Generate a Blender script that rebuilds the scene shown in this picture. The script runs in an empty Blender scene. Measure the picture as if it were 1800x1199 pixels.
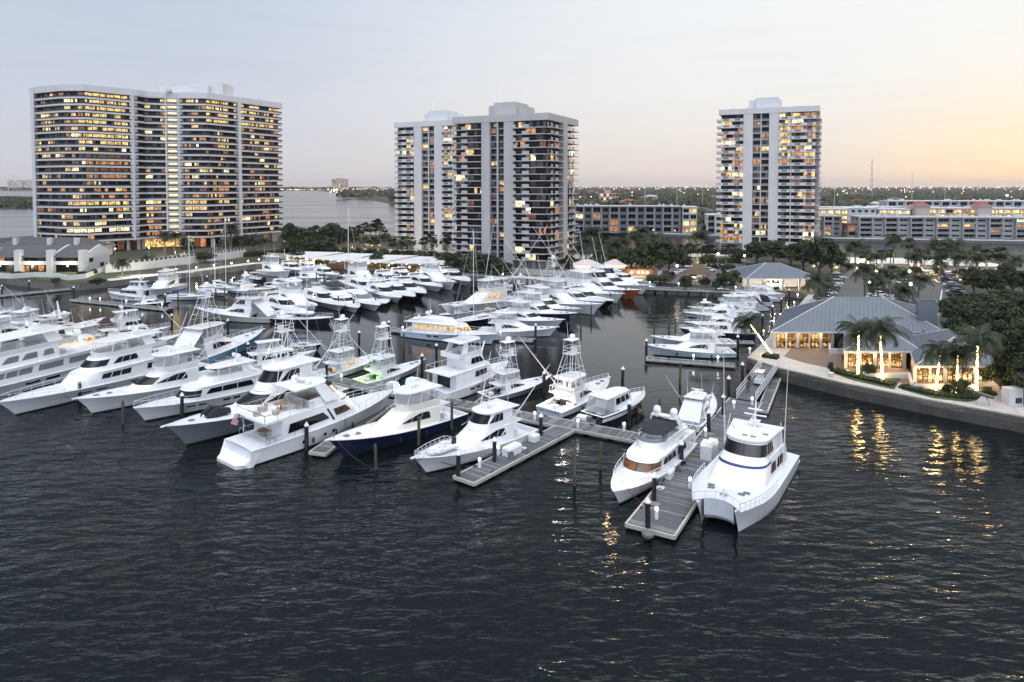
import bpy, math, random
from mathutils import Vector, Matrix
random.seed(7)
sc = bpy.context.scene
col = sc.collection
R = math.radians
# ---------------------------------------------------------------- camera
CAM_H, FPX, PITCH, VH = 30.0, 1200.0, R(2.0), 326.0
VP = VH + FPX*math.tan(PITCH)
cd = bpy.data.cameras.new('camera'); cam = bpy.data.objects.new('camera', cd); col.objects.link(cam)
cam.location = (0, 0, CAM_H); cam.rotation_euler = (math.pi/2 - PITCH, 0, 0)
cd.sensor_width = 36; cd.lens = 36*FPX/1800; cd.shift_y = -(599.5-VP)/1800
cd.clip_start = 1; cd.clip_end = 60000
sc.camera = cam
# ---------------------------------------------------------------- dusk sky
SUN_AZ, SUN_EL = R(48), R(3.0)
w = bpy.data.worlds.new('World'); sc.world = w; w.use_nodes = True
nt = w.node_tree; N = nt.nodes; Lk = nt.links; N.clear()
def wn(t, **k):
    n = N.new(t)
    for a, b in k.items(): setattr(n, a, b)
    return n
out = wn('ShaderNodeOutputWorld'); bg = wn('ShaderNodeBackground'); bg.inputs[1].default_value = 1.0
tc = wn('ShaderNodeTexCoord'); nrm = wn('ShaderNodeVectorMath', operation='NORMALIZE'); Lk.new(tc.outputs['Generated'], nrm.inputs[0])
sep = wn('ShaderNodeSeparateXYZ'); Lk.new(nrm.outputs[0], sep.inputs[0])
dot = wn('ShaderNodeVectorMath', operation='DOT_PRODUCT'); Lk.new(nrm.outputs[0], dot.inputs[0]); dot.inputs[1].default_value = (math.sin(SUN_AZ), math.cos(SUN_AZ), 0)
mr = wn('ShaderNodeMapRange', interpolation_type='SMOOTHSTEP'); Lk.new(dot.outputs['Value'], mr.inputs[0])
for i, x in ((1, .18), (2, .98), (3, 0), (4, 1)): mr.inputs[i].default_value = x
def ramp(stops):
    r = wn('ShaderNodeValToRGB'); e = r.color_ramp.elements
    while len(e) < len(stops): e.new(.5)
    for el, (p, c) in zip(e, stops): el.position = p; el.color = (*c, 1)
    Lk.new(sep.outputs[2], r.inputs[0]); return r
cool = ramp([(0, (.62, .625, .675)), (.035, (.635, .645, .71)), (.10, (.61, .655, .76)), (.27, (.535, .62, .765)), (.37, (.23, .275, .345)), (.72, (.30, .35, .43)), (1, (2.75, 2.8, 2.95))])  # top stop, here and below, brighter than dusk overhead: added to light the boats
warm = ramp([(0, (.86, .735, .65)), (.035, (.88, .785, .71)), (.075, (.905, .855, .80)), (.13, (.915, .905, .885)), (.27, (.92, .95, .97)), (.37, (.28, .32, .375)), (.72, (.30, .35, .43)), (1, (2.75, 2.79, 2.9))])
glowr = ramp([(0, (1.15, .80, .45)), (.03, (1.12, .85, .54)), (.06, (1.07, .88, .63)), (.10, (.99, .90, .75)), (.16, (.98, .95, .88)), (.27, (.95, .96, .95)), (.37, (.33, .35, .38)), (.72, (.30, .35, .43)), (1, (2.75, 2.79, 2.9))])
m2r = wn('ShaderNodeMapRange', interpolation_type='SMOOTHSTEP'); Lk.new(dot.outputs['Value'], m2r.inputs[0])
for i, x in ((1, .90), (2, 1.0), (3, 0), (4, 1)): m2r.inputs[i].default_value = x
# thin streaks of cloud low over the sunset
mp = wn('ShaderNodeMapping'); Lk.new(nrm.outputs[0], mp.inputs[0]); mp.inputs['Scale'].default_value = (3, 3, 42)
nz = wn('ShaderNodeTexNoise'); Lk.new(mp.outputs[0], nz.inputs[0]); nz.inputs['Scale'].default_value = 1.6; nz.inputs['Detail'].default_value = 5
cr = wn('ShaderNodeMapRange'); Lk.new(nz.outputs[0], cr.inputs[0])
for i, x in ((1, .5), (2, .75), (3, 1), (4, .965)): cr.inputs[i].default_value = x
mx = wn('ShaderNodeMix', data_type='RGBA'); Lk.new(mr.outputs[0], mx.inputs[0]); Lk.new(cool.outputs[0], mx.inputs[6]); Lk.new(warm.outputs[0], mx.inputs[7])
mx2 = wn('ShaderNodeMix', data_type='RGBA'); Lk.new(m2r.outputs[0], mx2.inputs[0]); Lk.new(mx.outputs[2], mx2.inputs[6]); Lk.new(glowr.outputs[0], mx2.inputs[7])
ml = wn('ShaderNodeVectorMath', operation='SCALE'); Lk.new(mx2.outputs[2], ml.inputs[0]); Lk.new(cr.outputs[0], ml.inputs['Scale'])
# extra brightness added to the sky behind the camera, lighting faces turned to it
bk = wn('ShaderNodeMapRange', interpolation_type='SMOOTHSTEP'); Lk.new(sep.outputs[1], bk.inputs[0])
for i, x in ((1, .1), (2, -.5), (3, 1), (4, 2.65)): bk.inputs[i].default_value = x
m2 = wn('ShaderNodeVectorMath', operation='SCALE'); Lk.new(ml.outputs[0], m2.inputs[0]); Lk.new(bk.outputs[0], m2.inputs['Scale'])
sky = wn('ShaderNodeTexSky', sky_type='NISHITA', sun_disc=False); sky.sun_elevation = SUN_EL; sky.sun_rotation = SUN_AZ
sk = wn('ShaderNodeVectorMath', operation='SCALE'); Lk.new(sky.outputs[0], sk.inputs[0]); sk.inputs['Scale'].default_value = .004
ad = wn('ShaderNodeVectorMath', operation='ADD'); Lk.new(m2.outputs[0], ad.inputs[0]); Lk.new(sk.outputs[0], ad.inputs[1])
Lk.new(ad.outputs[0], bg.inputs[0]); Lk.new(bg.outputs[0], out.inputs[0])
sd = bpy.data.lights.new('sun', 'SUN'); sd.energy = .5; sd.angle = R(14); sd.color = (1, .74, .55)
so = bpy.data.objects.new('sun', sd); col.objects.link(so)
so.rotation_euler = (math.pi/2 - SUN_EL - R(2), 0, math.pi - SUN_AZ)
vs = sc.view_settings; vs.view_transform = 'Standard'; vs.look = 'None'; vs.exposure = 0; vs.gamma = 1
sc.cycles.max_bounces = 5; sc.cycles.diffuse_bounces = 2; sc.cycles.glossy_bounces = 3; sc.cycles.transparent_max_bounces = 6
sc.cycles.caustics_reflective = False; sc.cycles.caustics_refractive = False; sc.cycles.sample_clamp_indirect = 4
# ---------------------------------------------------------------- pixel of the photograph -> point in the world
def G(u, v, z=0.0):
    a = (u-900)/FPX; b = (VP-v)/FPX
    dx, dy, dz = a, math.cos(PITCH)+b*math.sin(PITCH), -math.sin(PITCH)+b*math.cos(PITCH)
    t = (z-CAM_H)/dz
    return Vector((dx*t, dy*t, z))
def P(x, y, z=0):
    yc = y*math.sin(PITCH)+(z-CAM_H)*math.cos(PITCH); zc = y*math.cos(PITCH)-(z-CAM_H)*math.sin(PITCH)
    return 900+FPX*x/zc, VP-FPX*yc/zc
# ---------------------------------------------------------------- mesh helper
class MB:
    def __init__(s): s.v = []; s.f = []; s.m = []
    def add(s, vs, fs, mi=0):
        o = len(s.v); s.v += [tuple(p) for p in vs]; s.f += [tuple(i+o for i in f) for f in fs]; s.m += [mi]*len(fs); return s
    def box(s, x0, x1, y0, y1, z0, z1, mi=0, M=None):
        vs = [(x, y, z) for z in (z0, z1) for (x, y) in ((x0, y0), (x1, y0), (x1, y1), (x0, y1))]
        if M is not None: vs = [M @ Vector(p) for p in vs]
        return s.add(vs, [(3, 2, 1, 0), (4, 5, 6, 7), (0, 1, 5, 4), (1, 2, 6, 5), (2, 3, 7, 6), (3, 0, 4, 7)], mi)
    def cbox(s, c, d, rz=0, mi=0):
        M = Matrix.Translation(c) @ Matrix.Rotation(rz, 4, 'Z')
        return s.box(-d[0]/2, d[0]/2, -d[1]/2, d[1]/2, -d[2]/2, d[2]/2, mi, M)
    def tube(s, p, q, r, r2=None, n=5, mi=0, caps=False):
        p = Vector(p); q = Vector(q); d = q-p
        if d.length < 1e-6: return s
        r2 = r if r2 is None else r2
        a = d.orthogonal().normalized(); b = d.normalized().cross(a)
        vs = []
        for c, rr in ((p, r), (q, r2)):
            for i in range(n):
                t = 2*math.pi*i/n; vs.append(c+a*math.cos(t)*rr+b*math.sin(t)*rr)
        fs = [(i, (i+1) % n, n+(i+1) % n, n+i) for i in range(n)]
        if caps: fs += [tuple(range(n-1, -1, -1)), tuple(range(n, 2*n))]
        return s.add(vs, fs, mi)
    def path(s, pts, r, n=5, mi=0):
        for a, b in zip(pts, pts[1:]): s.tube(a, b, r, n=n, mi=mi)
        return s
    def loft(s, rings, closed=True, mi=0, cap0=False, cap1=False, flip=False):
        n = len(rings[0]); vs = [p for r in rings for p in r]; fs = []
        for j in range(len(rings)-1):
            for i in range(n if closed else n-1):
                k = (i+1) % n; f = (j*n+i, j*n+k, (j+1)*n+k, (j+1)*n+i); fs.append(f[::-1] if flip else f)
        if cap0: fs.append(tuple(range(n-1, -1, -1)))
        if cap1: fs.append(tuple((len(rings)-1)*n+i for i in range(n)))
        return s.add(vs, fs, mi)
    def lathe(s, prof, c=(0, 0, 0), n=10, mi=0):
        rings = [[(c[0]+r*math.cos(2*math.pi*i/n), c[1]+r*math.sin(2*math.pi*i/n), c[2]+z) for i in range(n)] for r, z in prof]
        return s.loft(rings, True, mi, cap1=prof[-1][0] > .01, cap0=prof[0][0] > .01)
    def prism(s, poly, z0, z1, mi=0, mtop=None):
        n = len(poly); ar = sum(poly[i][0]*poly[(i+1) % n][1]-poly[(i+1) % n][0]*poly[i][1] for i in range(n))
        if ar < 0: poly = poly[::-1]
        vs = [(x, y, z0) for x, y in poly]+[(x, y, z1) for x, y in poly]
        s.add(vs, [(i, (i+1) % n, n+(i+1) % n, n+i) for i in range(n)]+[tuple(range(n-1, -1, -1))], mi)
        return s.add([(x, y, z1) for x, y in poly], [tuple(range(n))], mi if mtop is None else mtop)
    def ball(s, c, r, n=8, m=5, mi=0, sz=1):
        return s.lathe([(max(.001, r*math.sin(math.pi*j/m)), -r*sz*math.cos(math.pi*j/m)) for j in range(m+1)], c, n, mi)
    def mesh(s, name, mats, smooth=0):
        me = bpy.data.meshes.new(name); me.from_pydata(s.v, [], s.f)
        for m in (mats if isinstance(mats, (list, tuple)) else [mats]): me.materials.append(m)
        if any(s.m): me.polygons.foreach_set('material_index', s.m)
        if smooth:
            me.polygons.foreach_set('use_smooth', [True]*len(s.f)); me.set_sharp_from_angle(angle=R(smooth))
        me.update(); return me
    def build(s, name, mats, parent=None, smooth=0, **k):
        o = bpy.data.objects.new(name, s.mesh(name, mats, smooth)); col.objects.link(o)
        if parent is not None: o.parent = parent
        tag(o, **k); return o
def tag(o, label=None, cat=None, group=None, kind=None):
    for k, x in (('label', label), ('category', cat), ('group', group), ('kind', kind)):
        if x: o[k] = x
    return o
def empty(name, loc, rz=0, label=None, cat=None, group=None):
    o = bpy.data.objects.new(name, None); col.objects.link(o); o.location = loc; o.rotation_euler = (0, 0, rz); o.empty_display_size = .2
    return tag(o, label, cat, group)
def kids(o): return KIDS.get(o.name, [])
KIDS = {}
def copy_tree(o, loc, rz=0, scale=1, tilt=(0, 0)):
    def cp(a, par):
        c = a.copy(); col.objects.link(c); c.parent = par
        for k in [x for x in a.children]: cp(k, c)
        return c
    c = cp(o, None); c.location = loc; c.rotation_euler = (tilt[0], tilt[1], rz); c.scale = (scale,)*3 if not isinstance(scale, tuple) else scale
    return c
ORD = 'zeroth first second third fourth fifth sixth seventh eighth ninth tenth eleventh twelfth thirteenth fourteenth fifteenth sixteenth seventeenth eighteenth nineteenth twentieth'.split()
NUM = 'no one two three four five six seven eight nine ten eleven twelve thirteen fourteen fifteen sixteen seventeen eighteen nineteen twenty'.split()
def row_labels(objs, desc, where, cat, group=None):
    """labels for a row of look-alikes: each is told by its order from the left at one named spot"""
    objs = sorted(objs, key=lambda o: P(*o.location)[0]); n = len(objs)
    for i, o in enumerate(objs):
        d = o.get('look', desc)
        if n == 1: l = f'{d} {where}'
        elif i == 0: l = f'{d} {where}, leftmost of {NUM[n]}'
        elif i == n-1: l = f'{d} {where}, rightmost of {NUM[n]}'
        else: l = f'{d} {where}, {ORD[i+1]} from left of {NUM[n]}'
        if len(l.split()) > 16: l = l.rsplit(' of ', 1)[0]
        if len(l.split()) > 16: print('LONG', l)
        tag(o, l, cat, group)
# ---------------------------------------------------------------- materials
MATS = {}
def mat(name, c, rough=.5, metal=0, var=0, vscale=1.0, emit=None, es=0, spec=.5, bump=0, bscale=8, coat=0, rnd=0):
    m = bpy.data.materials.new(name); m.use_nodes = True; t = m.node_tree; b = t.nodes['Principled BSDF']
    b.inputs['Base Color'].default_value = (*c, 1); b.inputs['Roughness'].default_value = rough; b.inputs['Metallic'].default_value = metal
    b.inputs['Specular IOR Level'].default_value = spec
    if coat: b.inputs['Coat Weight'].default_value = coat; b.inputs['Coat Roughness'].default_value = .08
    if emit: b.inputs['Emission Color'].default_value = (*emit, 1); b.inputs['Emission Strength'].default_value = es
    src = None
    if var:
        tcn = t.nodes.new('ShaderNodeTexCoord'); n = t.nodes.new('ShaderNodeTexNoise'); n.inputs['Scale'].default_value = vscale; n.inputs['Detail'].default_value = 4
        t.links.new(tcn.outputs['Object'], n.inputs['Vector'])
        mp_ = t.nodes.new('ShaderNodeMapRange'); t.links.new(n.outputs[0], mp_.inputs[0])
        for i, x in ((1, .3), (2, .7), (3, 1-var), (4, 1+var)): mp_.inputs[i].default_value = x
        sc_ = t.nodes.new('ShaderNodeVectorMath'); sc_.operation = 'SCALE'; sc_.inputs[0].default_value = c; t.links.new(mp_.outputs[0], sc_.inputs['Scale'])
        src = sc_.outputs[0]
    if rnd:
        oi = t.nodes.new('ShaderNodeObjectInfo'); mp_ = t.nodes.new('ShaderNodeMapRange'); t.links.new(oi.outputs['Random'], mp_.inputs[0]); mp_.inputs[3].default_value = 1-rnd; mp_.inputs[4].default_value = 1+rnd
        s2 = t.nodes.new('ShaderNodeVectorMath'); s2.operation = 'SCALE'; s2.inputs[0].default_value = c
        if src: t.links.new(src, s2.inputs[0])
        t.links.new(mp_.outputs[0], s2.inputs['Scale']); src = s2.outputs[0]
    if src: t.links.new(src, b.inputs['Base Color'])
    if bump:
        n = t.nodes.new('ShaderNodeTexNoise'); n.inputs['Scale'].default_value = bscale; n.inputs['Detail'].default_value = 4
        tcn = t.nodes.new('ShaderNodeTexCoord'); t.links.new(tcn.outputs['Object'], n.inputs['Vector'])
        bp = t.nodes.new('ShaderNodeBump'); bp.inputs['Strength'].default_value = bump; bp.inputs['Distance'].default_value = .05
        t.links.new(n.outputs[0], bp.inputs['Height']); t.links.new(bp.outputs[0], b.inputs['Normal'])
    MATS[name] = m; return m
def glow(name, c, s, var=0, vs=(1, 1, 1)):
    """something that gives off light: lamp, lit room behind glass (patchy with var)"""
    m = bpy.data.materials.new(name); m.use_nodes = True; t = m.node_tree; b = t.nodes['Principled BSDF']
    b.inputs['Base Color'].default_value = (.02, .018, .015, 1); b.inputs['Roughness'].default_value = .15
    b.inputs['Emission Color'].default_value = (*c, 1); b.inputs['Emission Strength'].default_value = s
    if var:
        tcn = t.nodes.new('ShaderNodeTexCoord'); mpn = t.nodes.new('ShaderNodeMapping'); mpn.inputs['Scale'].default_value = vs
        t.links.new(tcn.outputs['Object'], mpn.inputs[0])
        n = t.nodes.new('ShaderNodeTexVoronoi' if var > 1 else 'ShaderNodeTexNoise'); n.inputs['Scale'].default_value = 1
        t.links.new(mpn.outputs[0], n.inputs['Vector'])
        if var <= 1: n.inputs['Detail'].default_value = 3; src = n.outputs[0]
        else: src = n.outputs['Distance']
        mp_ = t.nodes.new('ShaderNodeMapRange'); t.links.new(src, mp_.inputs[0])
        for i, x in ((1, .32), (2, .68), (3, s*.15), (4, s*1.6)): mp_.inputs[i].default_value = x
        t.links.new(mp_.outputs[0], b.inputs['Emission Strength'])
    MATS[name] = m; return m
gel = mat('white_gelcoat', (.80, .81, .82), .22, var=.03, vscale=.6, coat=.4)
gelc = mat('cream_gelcoat', (.80, .77, .70), .25, var=.03, vscale=.6, coat=.3)
deckm = mat('nonskid_deck', (.64, .66, .69), .6, var=.05, vscale=1.2, bump=.15, bscale=30)
teak = mat('teak', (.27, .17, .10), .6, var=.15, vscale=3)
glass = mat('dark_glass', (.006, .007, .009), .05, spec=.36)
glassg = mat('grey_glass', (.16, .18, .20), .08, spec=.7)
metal = mat('white_aluminium', (.78, .78, .80), .3, metal=.2)
chrome = mat('steel_rail', (.70, .70, .72), .22, metal=.9)
black = mat('black_rubber', (.015, .015, .017), .5)
canvas = mat('black_canvas', (.018, .02, .028), .8)
canvw = mat('white_canvas', (.72, .73, .75), .75, var=.05, vscale=2)
canvt = mat('tan_canvas', (.42, .36, .29), .8, var=.06, vscale=2)
canvb = mat('blue_canvas', (.03, .06, .20), .75)
navy = mat('navy_gelcoat', (.008, .02, .06), .12, coat=.6)
blk_h = mat('black_gelcoat', (.012, .013, .018), .12, coat=.5)
gray_h = mat('grey_gelcoat', (.20, .22, .25), .14, coat=.5)
lblue_h = mat('pale_blue_gelcoat', (.20, .42, .58), .14, coat=.5)
sage_h = mat('sage_gelcoat', (.50, .54, .46), .16, coat=.5)
pgreen_h = mat('pale_green_gelcoat', (.62, .70, .55), .16, coat=.5)
orange_h = mat('orange_gelcoat', (.42, .09, .025), .16, coat=.5)
bluew_h = mat('icy_blue_gelcoat', (.60, .68, .76), .14, coat=.5)
wood_t = mat('varnished_transom', (.23, .07, .03), .12, coat=.7, var=.2, vscale=2)
boot = mat('boot_stripe', (.012, .014, .02), .3)
blue_s = mat('blue_stripe', (.02, .04, .16), .3)
isin = bpy.data.materials.new('clear_vinyl'); isin.use_nodes = True
t_ = isin.node_tree; b_ = t_.nodes['Principled BSDF']; b_.inputs['Base Color'].default_value = (.55, .57, .6, 1); b_.inputs['Roughness'].default_value = .12
mxs = t_.nodes.new('ShaderNodeMixShader'); trn = t_.nodes.new('ShaderNodeBsdfTransparent'); mxs.inputs[0].default_value = .42
t_.links.new(trn.outputs[0], mxs.inputs[1]); t_.links.new(b_.outputs[0], mxs.inputs[2]); t_.links.new(mxs.outputs[0], t_.nodes['Material Output'].inputs[0])
lit_w = glow('lit_cabin', (1, .55, .20), 1.1, 1, (2.2, 2.2, 1.5))
lit_r = glow('dim_lit_cabin', (.7, .20, .08), .09, 1, (1.5, 1.5, 1))
lit_ws = glow('amber_windshield', (1, .34, .08), .20, 1, (.9, .9, 1.4))
lamp_w = glow('cool_lamp', (.92, .96, 1), 11)
lamp_y = glow('warm_lamp', (1, .80, .50), 20)
lamp_o = glow('amber_lamp', (1, .55, .2), 14)
lamp_b = glow('blue_lamp', (.15, .25, 1), 9)
cockpit_l = glow('cockpit_light', (1, .80, .62), 12)
# ---------------------------------------------------------------- water and land
def water_mat():
    m = bpy.data.materials.new('sea_water'); m.use_nodes = True; t = m.node_tree; b = t.nodes['Principled BSDF']
    b.inputs['Base Color'].default_value = (.003, .0055, .0065, 1); b.inputs['IOR'].default_value = 1.333; b.inputs['Roughness'].default_value = .05
    b.inputs['Specular IOR Level'].default_value = .5
    geo = t.nodes.new('ShaderNodeNewGeometry'); sp = t.nodes.new('ShaderNodeSeparateXYZ'); t.links.new(geo.outputs['Position'], sp.inputs[0])
    def noise(rot, scl, detail, rough=.55, dist=0):
        mp = t.nodes.new('ShaderNodeMapping'); mp.inputs['Rotation'].default_value = (0, 0, rot); mp.inputs['Scale'].default_value = (*scl, 1)
        t.links.new(geo.outputs['Position'], mp.inputs[0]); n = t.nodes.new('ShaderNodeTexNoise'); n.inputs['Scale'].default_value = 1
        n.inputs['Detail'].default_value = detail; n.inputs['Roughness'].default_value = rough; n.inputs['Distortion'].default_value = dist
        t.links.new(mp.outputs[0], n.inputs['Vector']); return n.outputs[0]
    def mth(op, a, b_):
        n = t.nodes.new('ShaderNodeMath'); n.operation = op
        for i, x in enumerate((a, b_)):
            if isinstance(x, (int, float)): n.inputs[i].default_value = x
            else: t.links.new(x, n.inputs[i])
        return n.outputs[0]
    def mrange(x, a, b_, c, d, smooth=True):
        n = t.nodes.new('ShaderNodeMapRange'); n.interpolation_type = 'SMOOTHSTEP' if smooth else 'LINEAR'; t.links.new(x, n.inputs[0])
        for i, y in ((1, a), (2, b_), (3, c), (4, d)): n.inputs[i].default_value = y
        return n.outputs[0]
    h = mth('ADD', mth('MULTIPLY', noise(R(-14), (.34, .80), 3, .48, .25), 1.0), mth('MULTIPLY', noise(R(20), (1.0, 1.8), 2, .5, .2), .10))
    h = mth('ADD', h, mth('MULTIPLY', noise(R(-30), (.06, .10), 2), 1.6))
    # open water in front ruffled in patches, the sheltered basin behind the piers calm, the bay ruffled again
    axis = mth('ADD', mth('MULTIPLY', sp.outputs[0], .5), mth('MULTIPLY', sp.outputs[1], .866))
    open_ = mrange(axis, 50, 86, .74, .05); bay = mth('MULTIPLY', mrange(sp.outputs[1], 240, 420, 0, .05), mrange(sp.outputs[0], 30, -60, 0, 1))
    amp = mth('MAXIMUM', mth('ADD', open_, bay), mrange(sp.outputs[0], 24, 44, 0, .50)); patch = mrange(noise(R(12), (.025, .05), 3), .35, .7, .62, 1.2)
    amp = mth('MULTIPLY', amp, patch)
    t.links.new(mth('ADD', mrange(sp.outputs[1], 190, 330, .10, .14), mth('MULTIPLY', mrange(noise(R(8), (.004, .018), 3), .42, .62, 0, .06), mrange(sp.outputs[1], 260, 420, 0, 1))), b.inputs['Roughness'])
    bp = t.nodes.new('ShaderNodeBump'); bp.inputs['Distance'].default_value = .55; t.links.new(amp, bp.inputs['Strength']); t.links.new(h, bp.inputs['Height'])
    t.links.new(bp.outputs[0], b.inputs['Normal'])
    MATS['sea_water'] = m; return m
water = water_mat()
m_ = MB(); m_.add([(-14000, -400, 0), (14000, -400, 0), (14000, 16000, 0), (-14000, 16000, 0)], [(0, 1, 2, 3)]); m_.build('water', water, kind='structure')
conc = mat('pale_concrete', (.42, .40, .37), .8, var=.12, vscale=.5, bump=.2, bscale=4)
concw = mat('white_stucco', (.62, .61, .59), .8, var=.05, vscale=.3)
asph = mat('asphalt', (.10, .097, .095), .9, var=.25, vscale=.12, bump=.1, bscale=6)
grassm = mat('lawn', (.045, .068, .025), .9, var=.35, vscale=.25, bump=.6, bscale=3)
soil = mat('dark_ground', (.04, .042, .026), .95, var=.4, vscale=.06, bump=.5, bscale=.5)
seaw = mat('seawall_concrete', (.16, .15, .138), .85, var=.2, vscale=.7, bump=.3, bscale=3)
promm = mat('promenade_paving', (.48, .45, .41), .8, var=.1, vscale=.6)
farland = mat('far_ground', (.045, .045, .035), .95, var=.4, vscale=.01)
paintw = mat('white_paint', (.75, .75, .73), .6)
LZ = 1.7
def poly(pts, z): return [tuple(G(u, v, z)[:2]) for u, v in pts]
# shoreline traced along the top of the seawall, left to right, then round the far side of the peninsula
shore = [(-260, 460), (0, 488), (85, 499), (140, 500), (195, 494), (330, 479), (450, 464), (520, 460), (600, 464), (700, 471), (820, 483), (900, 489), (1000, 493), (1130, 495), (1330, 506), (1400, 512), (1421, 518), (1368, 578), (1312, 631), (1362, 648), (1480, 676), (1600, 700), (1700, 719), (1800, 737), (2300, 830)]
back = [(3200, 560), (2400, 462), (1800, 446), (1450, 442), (1265, 438), (1010, 434), (860, 428), (700, 415), (500, 404), (300, 404), (60, 414), (-260, 440)]
land = poly(shore, LZ)+poly(back, LZ)
m_ = MB(); m_.prism(land, -2, LZ, 0, 1); m_.build('ground', [seaw, soil], kind='structure')
# sea wall cap
def ribbon(name, pts, w, z0, z1, m, side=1, **k):
    q = [G(u, v, LZ) for u, v in pts]; A = []; B = []
    for i, p in enumerate(q):
        a = q[max(0, i-1)]; b = q[min(len(q)-1, i+1)]; d = (b-a).normalized(); n = Vector((-d.y, d.x, 0))*side
        A.append(p); B.append(p+n*w)
    mb = MB(); n = len(q)
    rings = [[(A[i].x, A[i].y, z0), (A[i].x, A[i].y, z1), (B[i].x, B[i].y, z1), (B[i].x, B[i].y, z0)] for i in range(n)]
    mb.loft(rings, True, flip=side > 0, cap0=True, cap1=True)
    return mb.build(name, m, **k)
def offs(pts, d):   # shift a traced line inland (world metres, +y-ish by local normal)
    q = [G(u, v, LZ) for u, v in pts]; r = []
    for i, p in enumerate(q):
        a = q[max(0, i-1)]; b = q[min(len(q)-1, i+1)]; t = (b-a).normalized(); r.append(p+Vector((-t.y, t.x, 0))*d)
    return r
ribbon('promenade', shore[4:14], 5, LZ-.3, LZ+.06, promm, kind='structure')
ribbon('path', shore[18:25], 6.5, LZ-.5, LZ+.12, promm, kind='structure')
ribbon('path', shore[16:19], 5.0, LZ-.5, LZ+.11, conc, kind='structure')
ribbon('sea_wall', shore[18:25], .6, LZ-2.6, LZ+.2, seaw, label='long pale concrete sea wall below the lit palms', cat='sea wall')
def sheet(name, pts, z, m, **k):
    mb = MB(); q = poly(pts, z); mb.prism(q, z-.05, z); return mb.build(name, m, **k)
sheet('parking_lot', [(1430, 520), (1490, 478), (1500, 470), (1720, 475), (1672, 505), (1650, 560), (1660, 600), (1590, 600), (1440, 560)], LZ+.02, asph, kind='structure')
sheet('parking_lot', [(1120, 494), (1180, 455), (1300, 452), (1345, 470), (1320, 500), (1210, 500)], LZ+.024, asph, kind='structure')
sheet('parking_lot', [(215, 474), (260, 452), (420, 440), (470, 447), (330, 466)], LZ+.03, asph, kind='structure')
sheet('road', [(1420, 468), (1440, 460), (1800, 470), (2300, 490), (2300, 505), (1800, 480)], LZ+.04, asph, kind='structure')
sheet('road', [(520, 448), (700, 446), (830, 455), (1010, 455), (1170, 452), (1300, 450), (1300, 446), (1010, 447), (700, 438), (520, 436)], LZ+.045, conc, kind='structure')
sheet('path', [(1700, 700), (1725, 655), (1738, 655), (1775, 705), (1800, 733), (1760, 726)], LZ+.16, conc, kind='structure')
sheet('lawn', [(0, 470), (205, 470), (190, 490), (140, 494), (80, 492), (0, 481)], LZ+.05, grassm, kind='structure')
sheet('lawn', [(1440, 453), (1800, 458), (2300, 475), (2300, 460), (1800, 447.5), (1450, 443.5)], LZ+.02, grassm, kind='structure')
sheet('plaza', [(1455, 468), (1750, 482), (1790, 470), (1700, 455), (1470, 452)], LZ+.03, concw, kind='structure')
for a, b in (((1656, 510), (1640, 600)), ((1600, 500), (1598, 590))):
    mb = MB(); p = G(*a, LZ+.035); q = G(*b, LZ+.035); d = (q-p).normalized(); nn = Vector((-d.y, d.x, 0))*.12
    mb.add([p-nn, q-nn, q+nn, p+nn], [(0, 1, 2, 3)]); mb.build('parking_line', paintw, kind='structure')
# far mainland across the canal, islands and far shore
main_ = [(560, 335.5), (590, 338), (640, 349), (700, 358), (850, 385), (1000, 405), (1265, 415), (1440, 419), (1800, 424), (2500, 440)]
FZ = 1.5
q = poly(main_, FZ); q += [(9000, 900), (12800, 15000), (-1400, 15000)]
m_ = MB(); m_.prism(q, -2, FZ, 0, 1); m_.build('far_ground', [seaw, farland], kind='structure')
mb = MB(); pts = [G(u, v, FZ) for u, v in main_[5:]]
for a, b in zip(pts, pts[1:]):
    d = (b-a).normalized(); nn = Vector((-d.y, d.x, 0))*1.0
    mb.loft([[a, a+Vector((0, 0, .5)), a+nn+Vector((0, 0, .5)), a+nn], [b, b+Vector((0, 0, .5)), b+nn+Vector((0, 0, .5)), b+nn]], True, cap0=True, cap1=True)
mb.build('sea_wall', paintw, label='low white canal sea wall in front of the long apartment blocks', cat='sea wall')
isl = mat('mangrove_ground', (.05, .06, .025), .95, var=.4, vscale=.02)
sheet('island', [(-900, 362), (78, 360), (85, 352), (60, 345), (-900, 346)], .6, isl, kind='structure')
q = poly([(-1500, 336), (560, 335), (560, 330), (-1500, 330)], 1.0); m_ = MB(); m_.prism(q, -1, 1); m_.build('far_shore', farland, kind='structure')
terr = mat('brown_terrace', (.17, .12, .085), .85, var=.15, vscale=1.5)
sheet('terrace', [(1362, 640), (1372, 606), (1480, 612), (1480, 640), (1462, 660)], LZ+.10, terr, kind='structure')
sheet('terrace', [(1470, 655), (1480, 632), (1590, 640), (1600, 655), (1735, 665), (1738, 690), (1590, 675)], LZ+.09, terr, kind='structure')
sheet('path', [(1738, 655), (1722, 600), (1742, 590), (1772, 660)], LZ+.10, mat('red_brick_paving', (.24, .085, .05), .85, var=.15, vscale=2), kind='structure')
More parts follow.
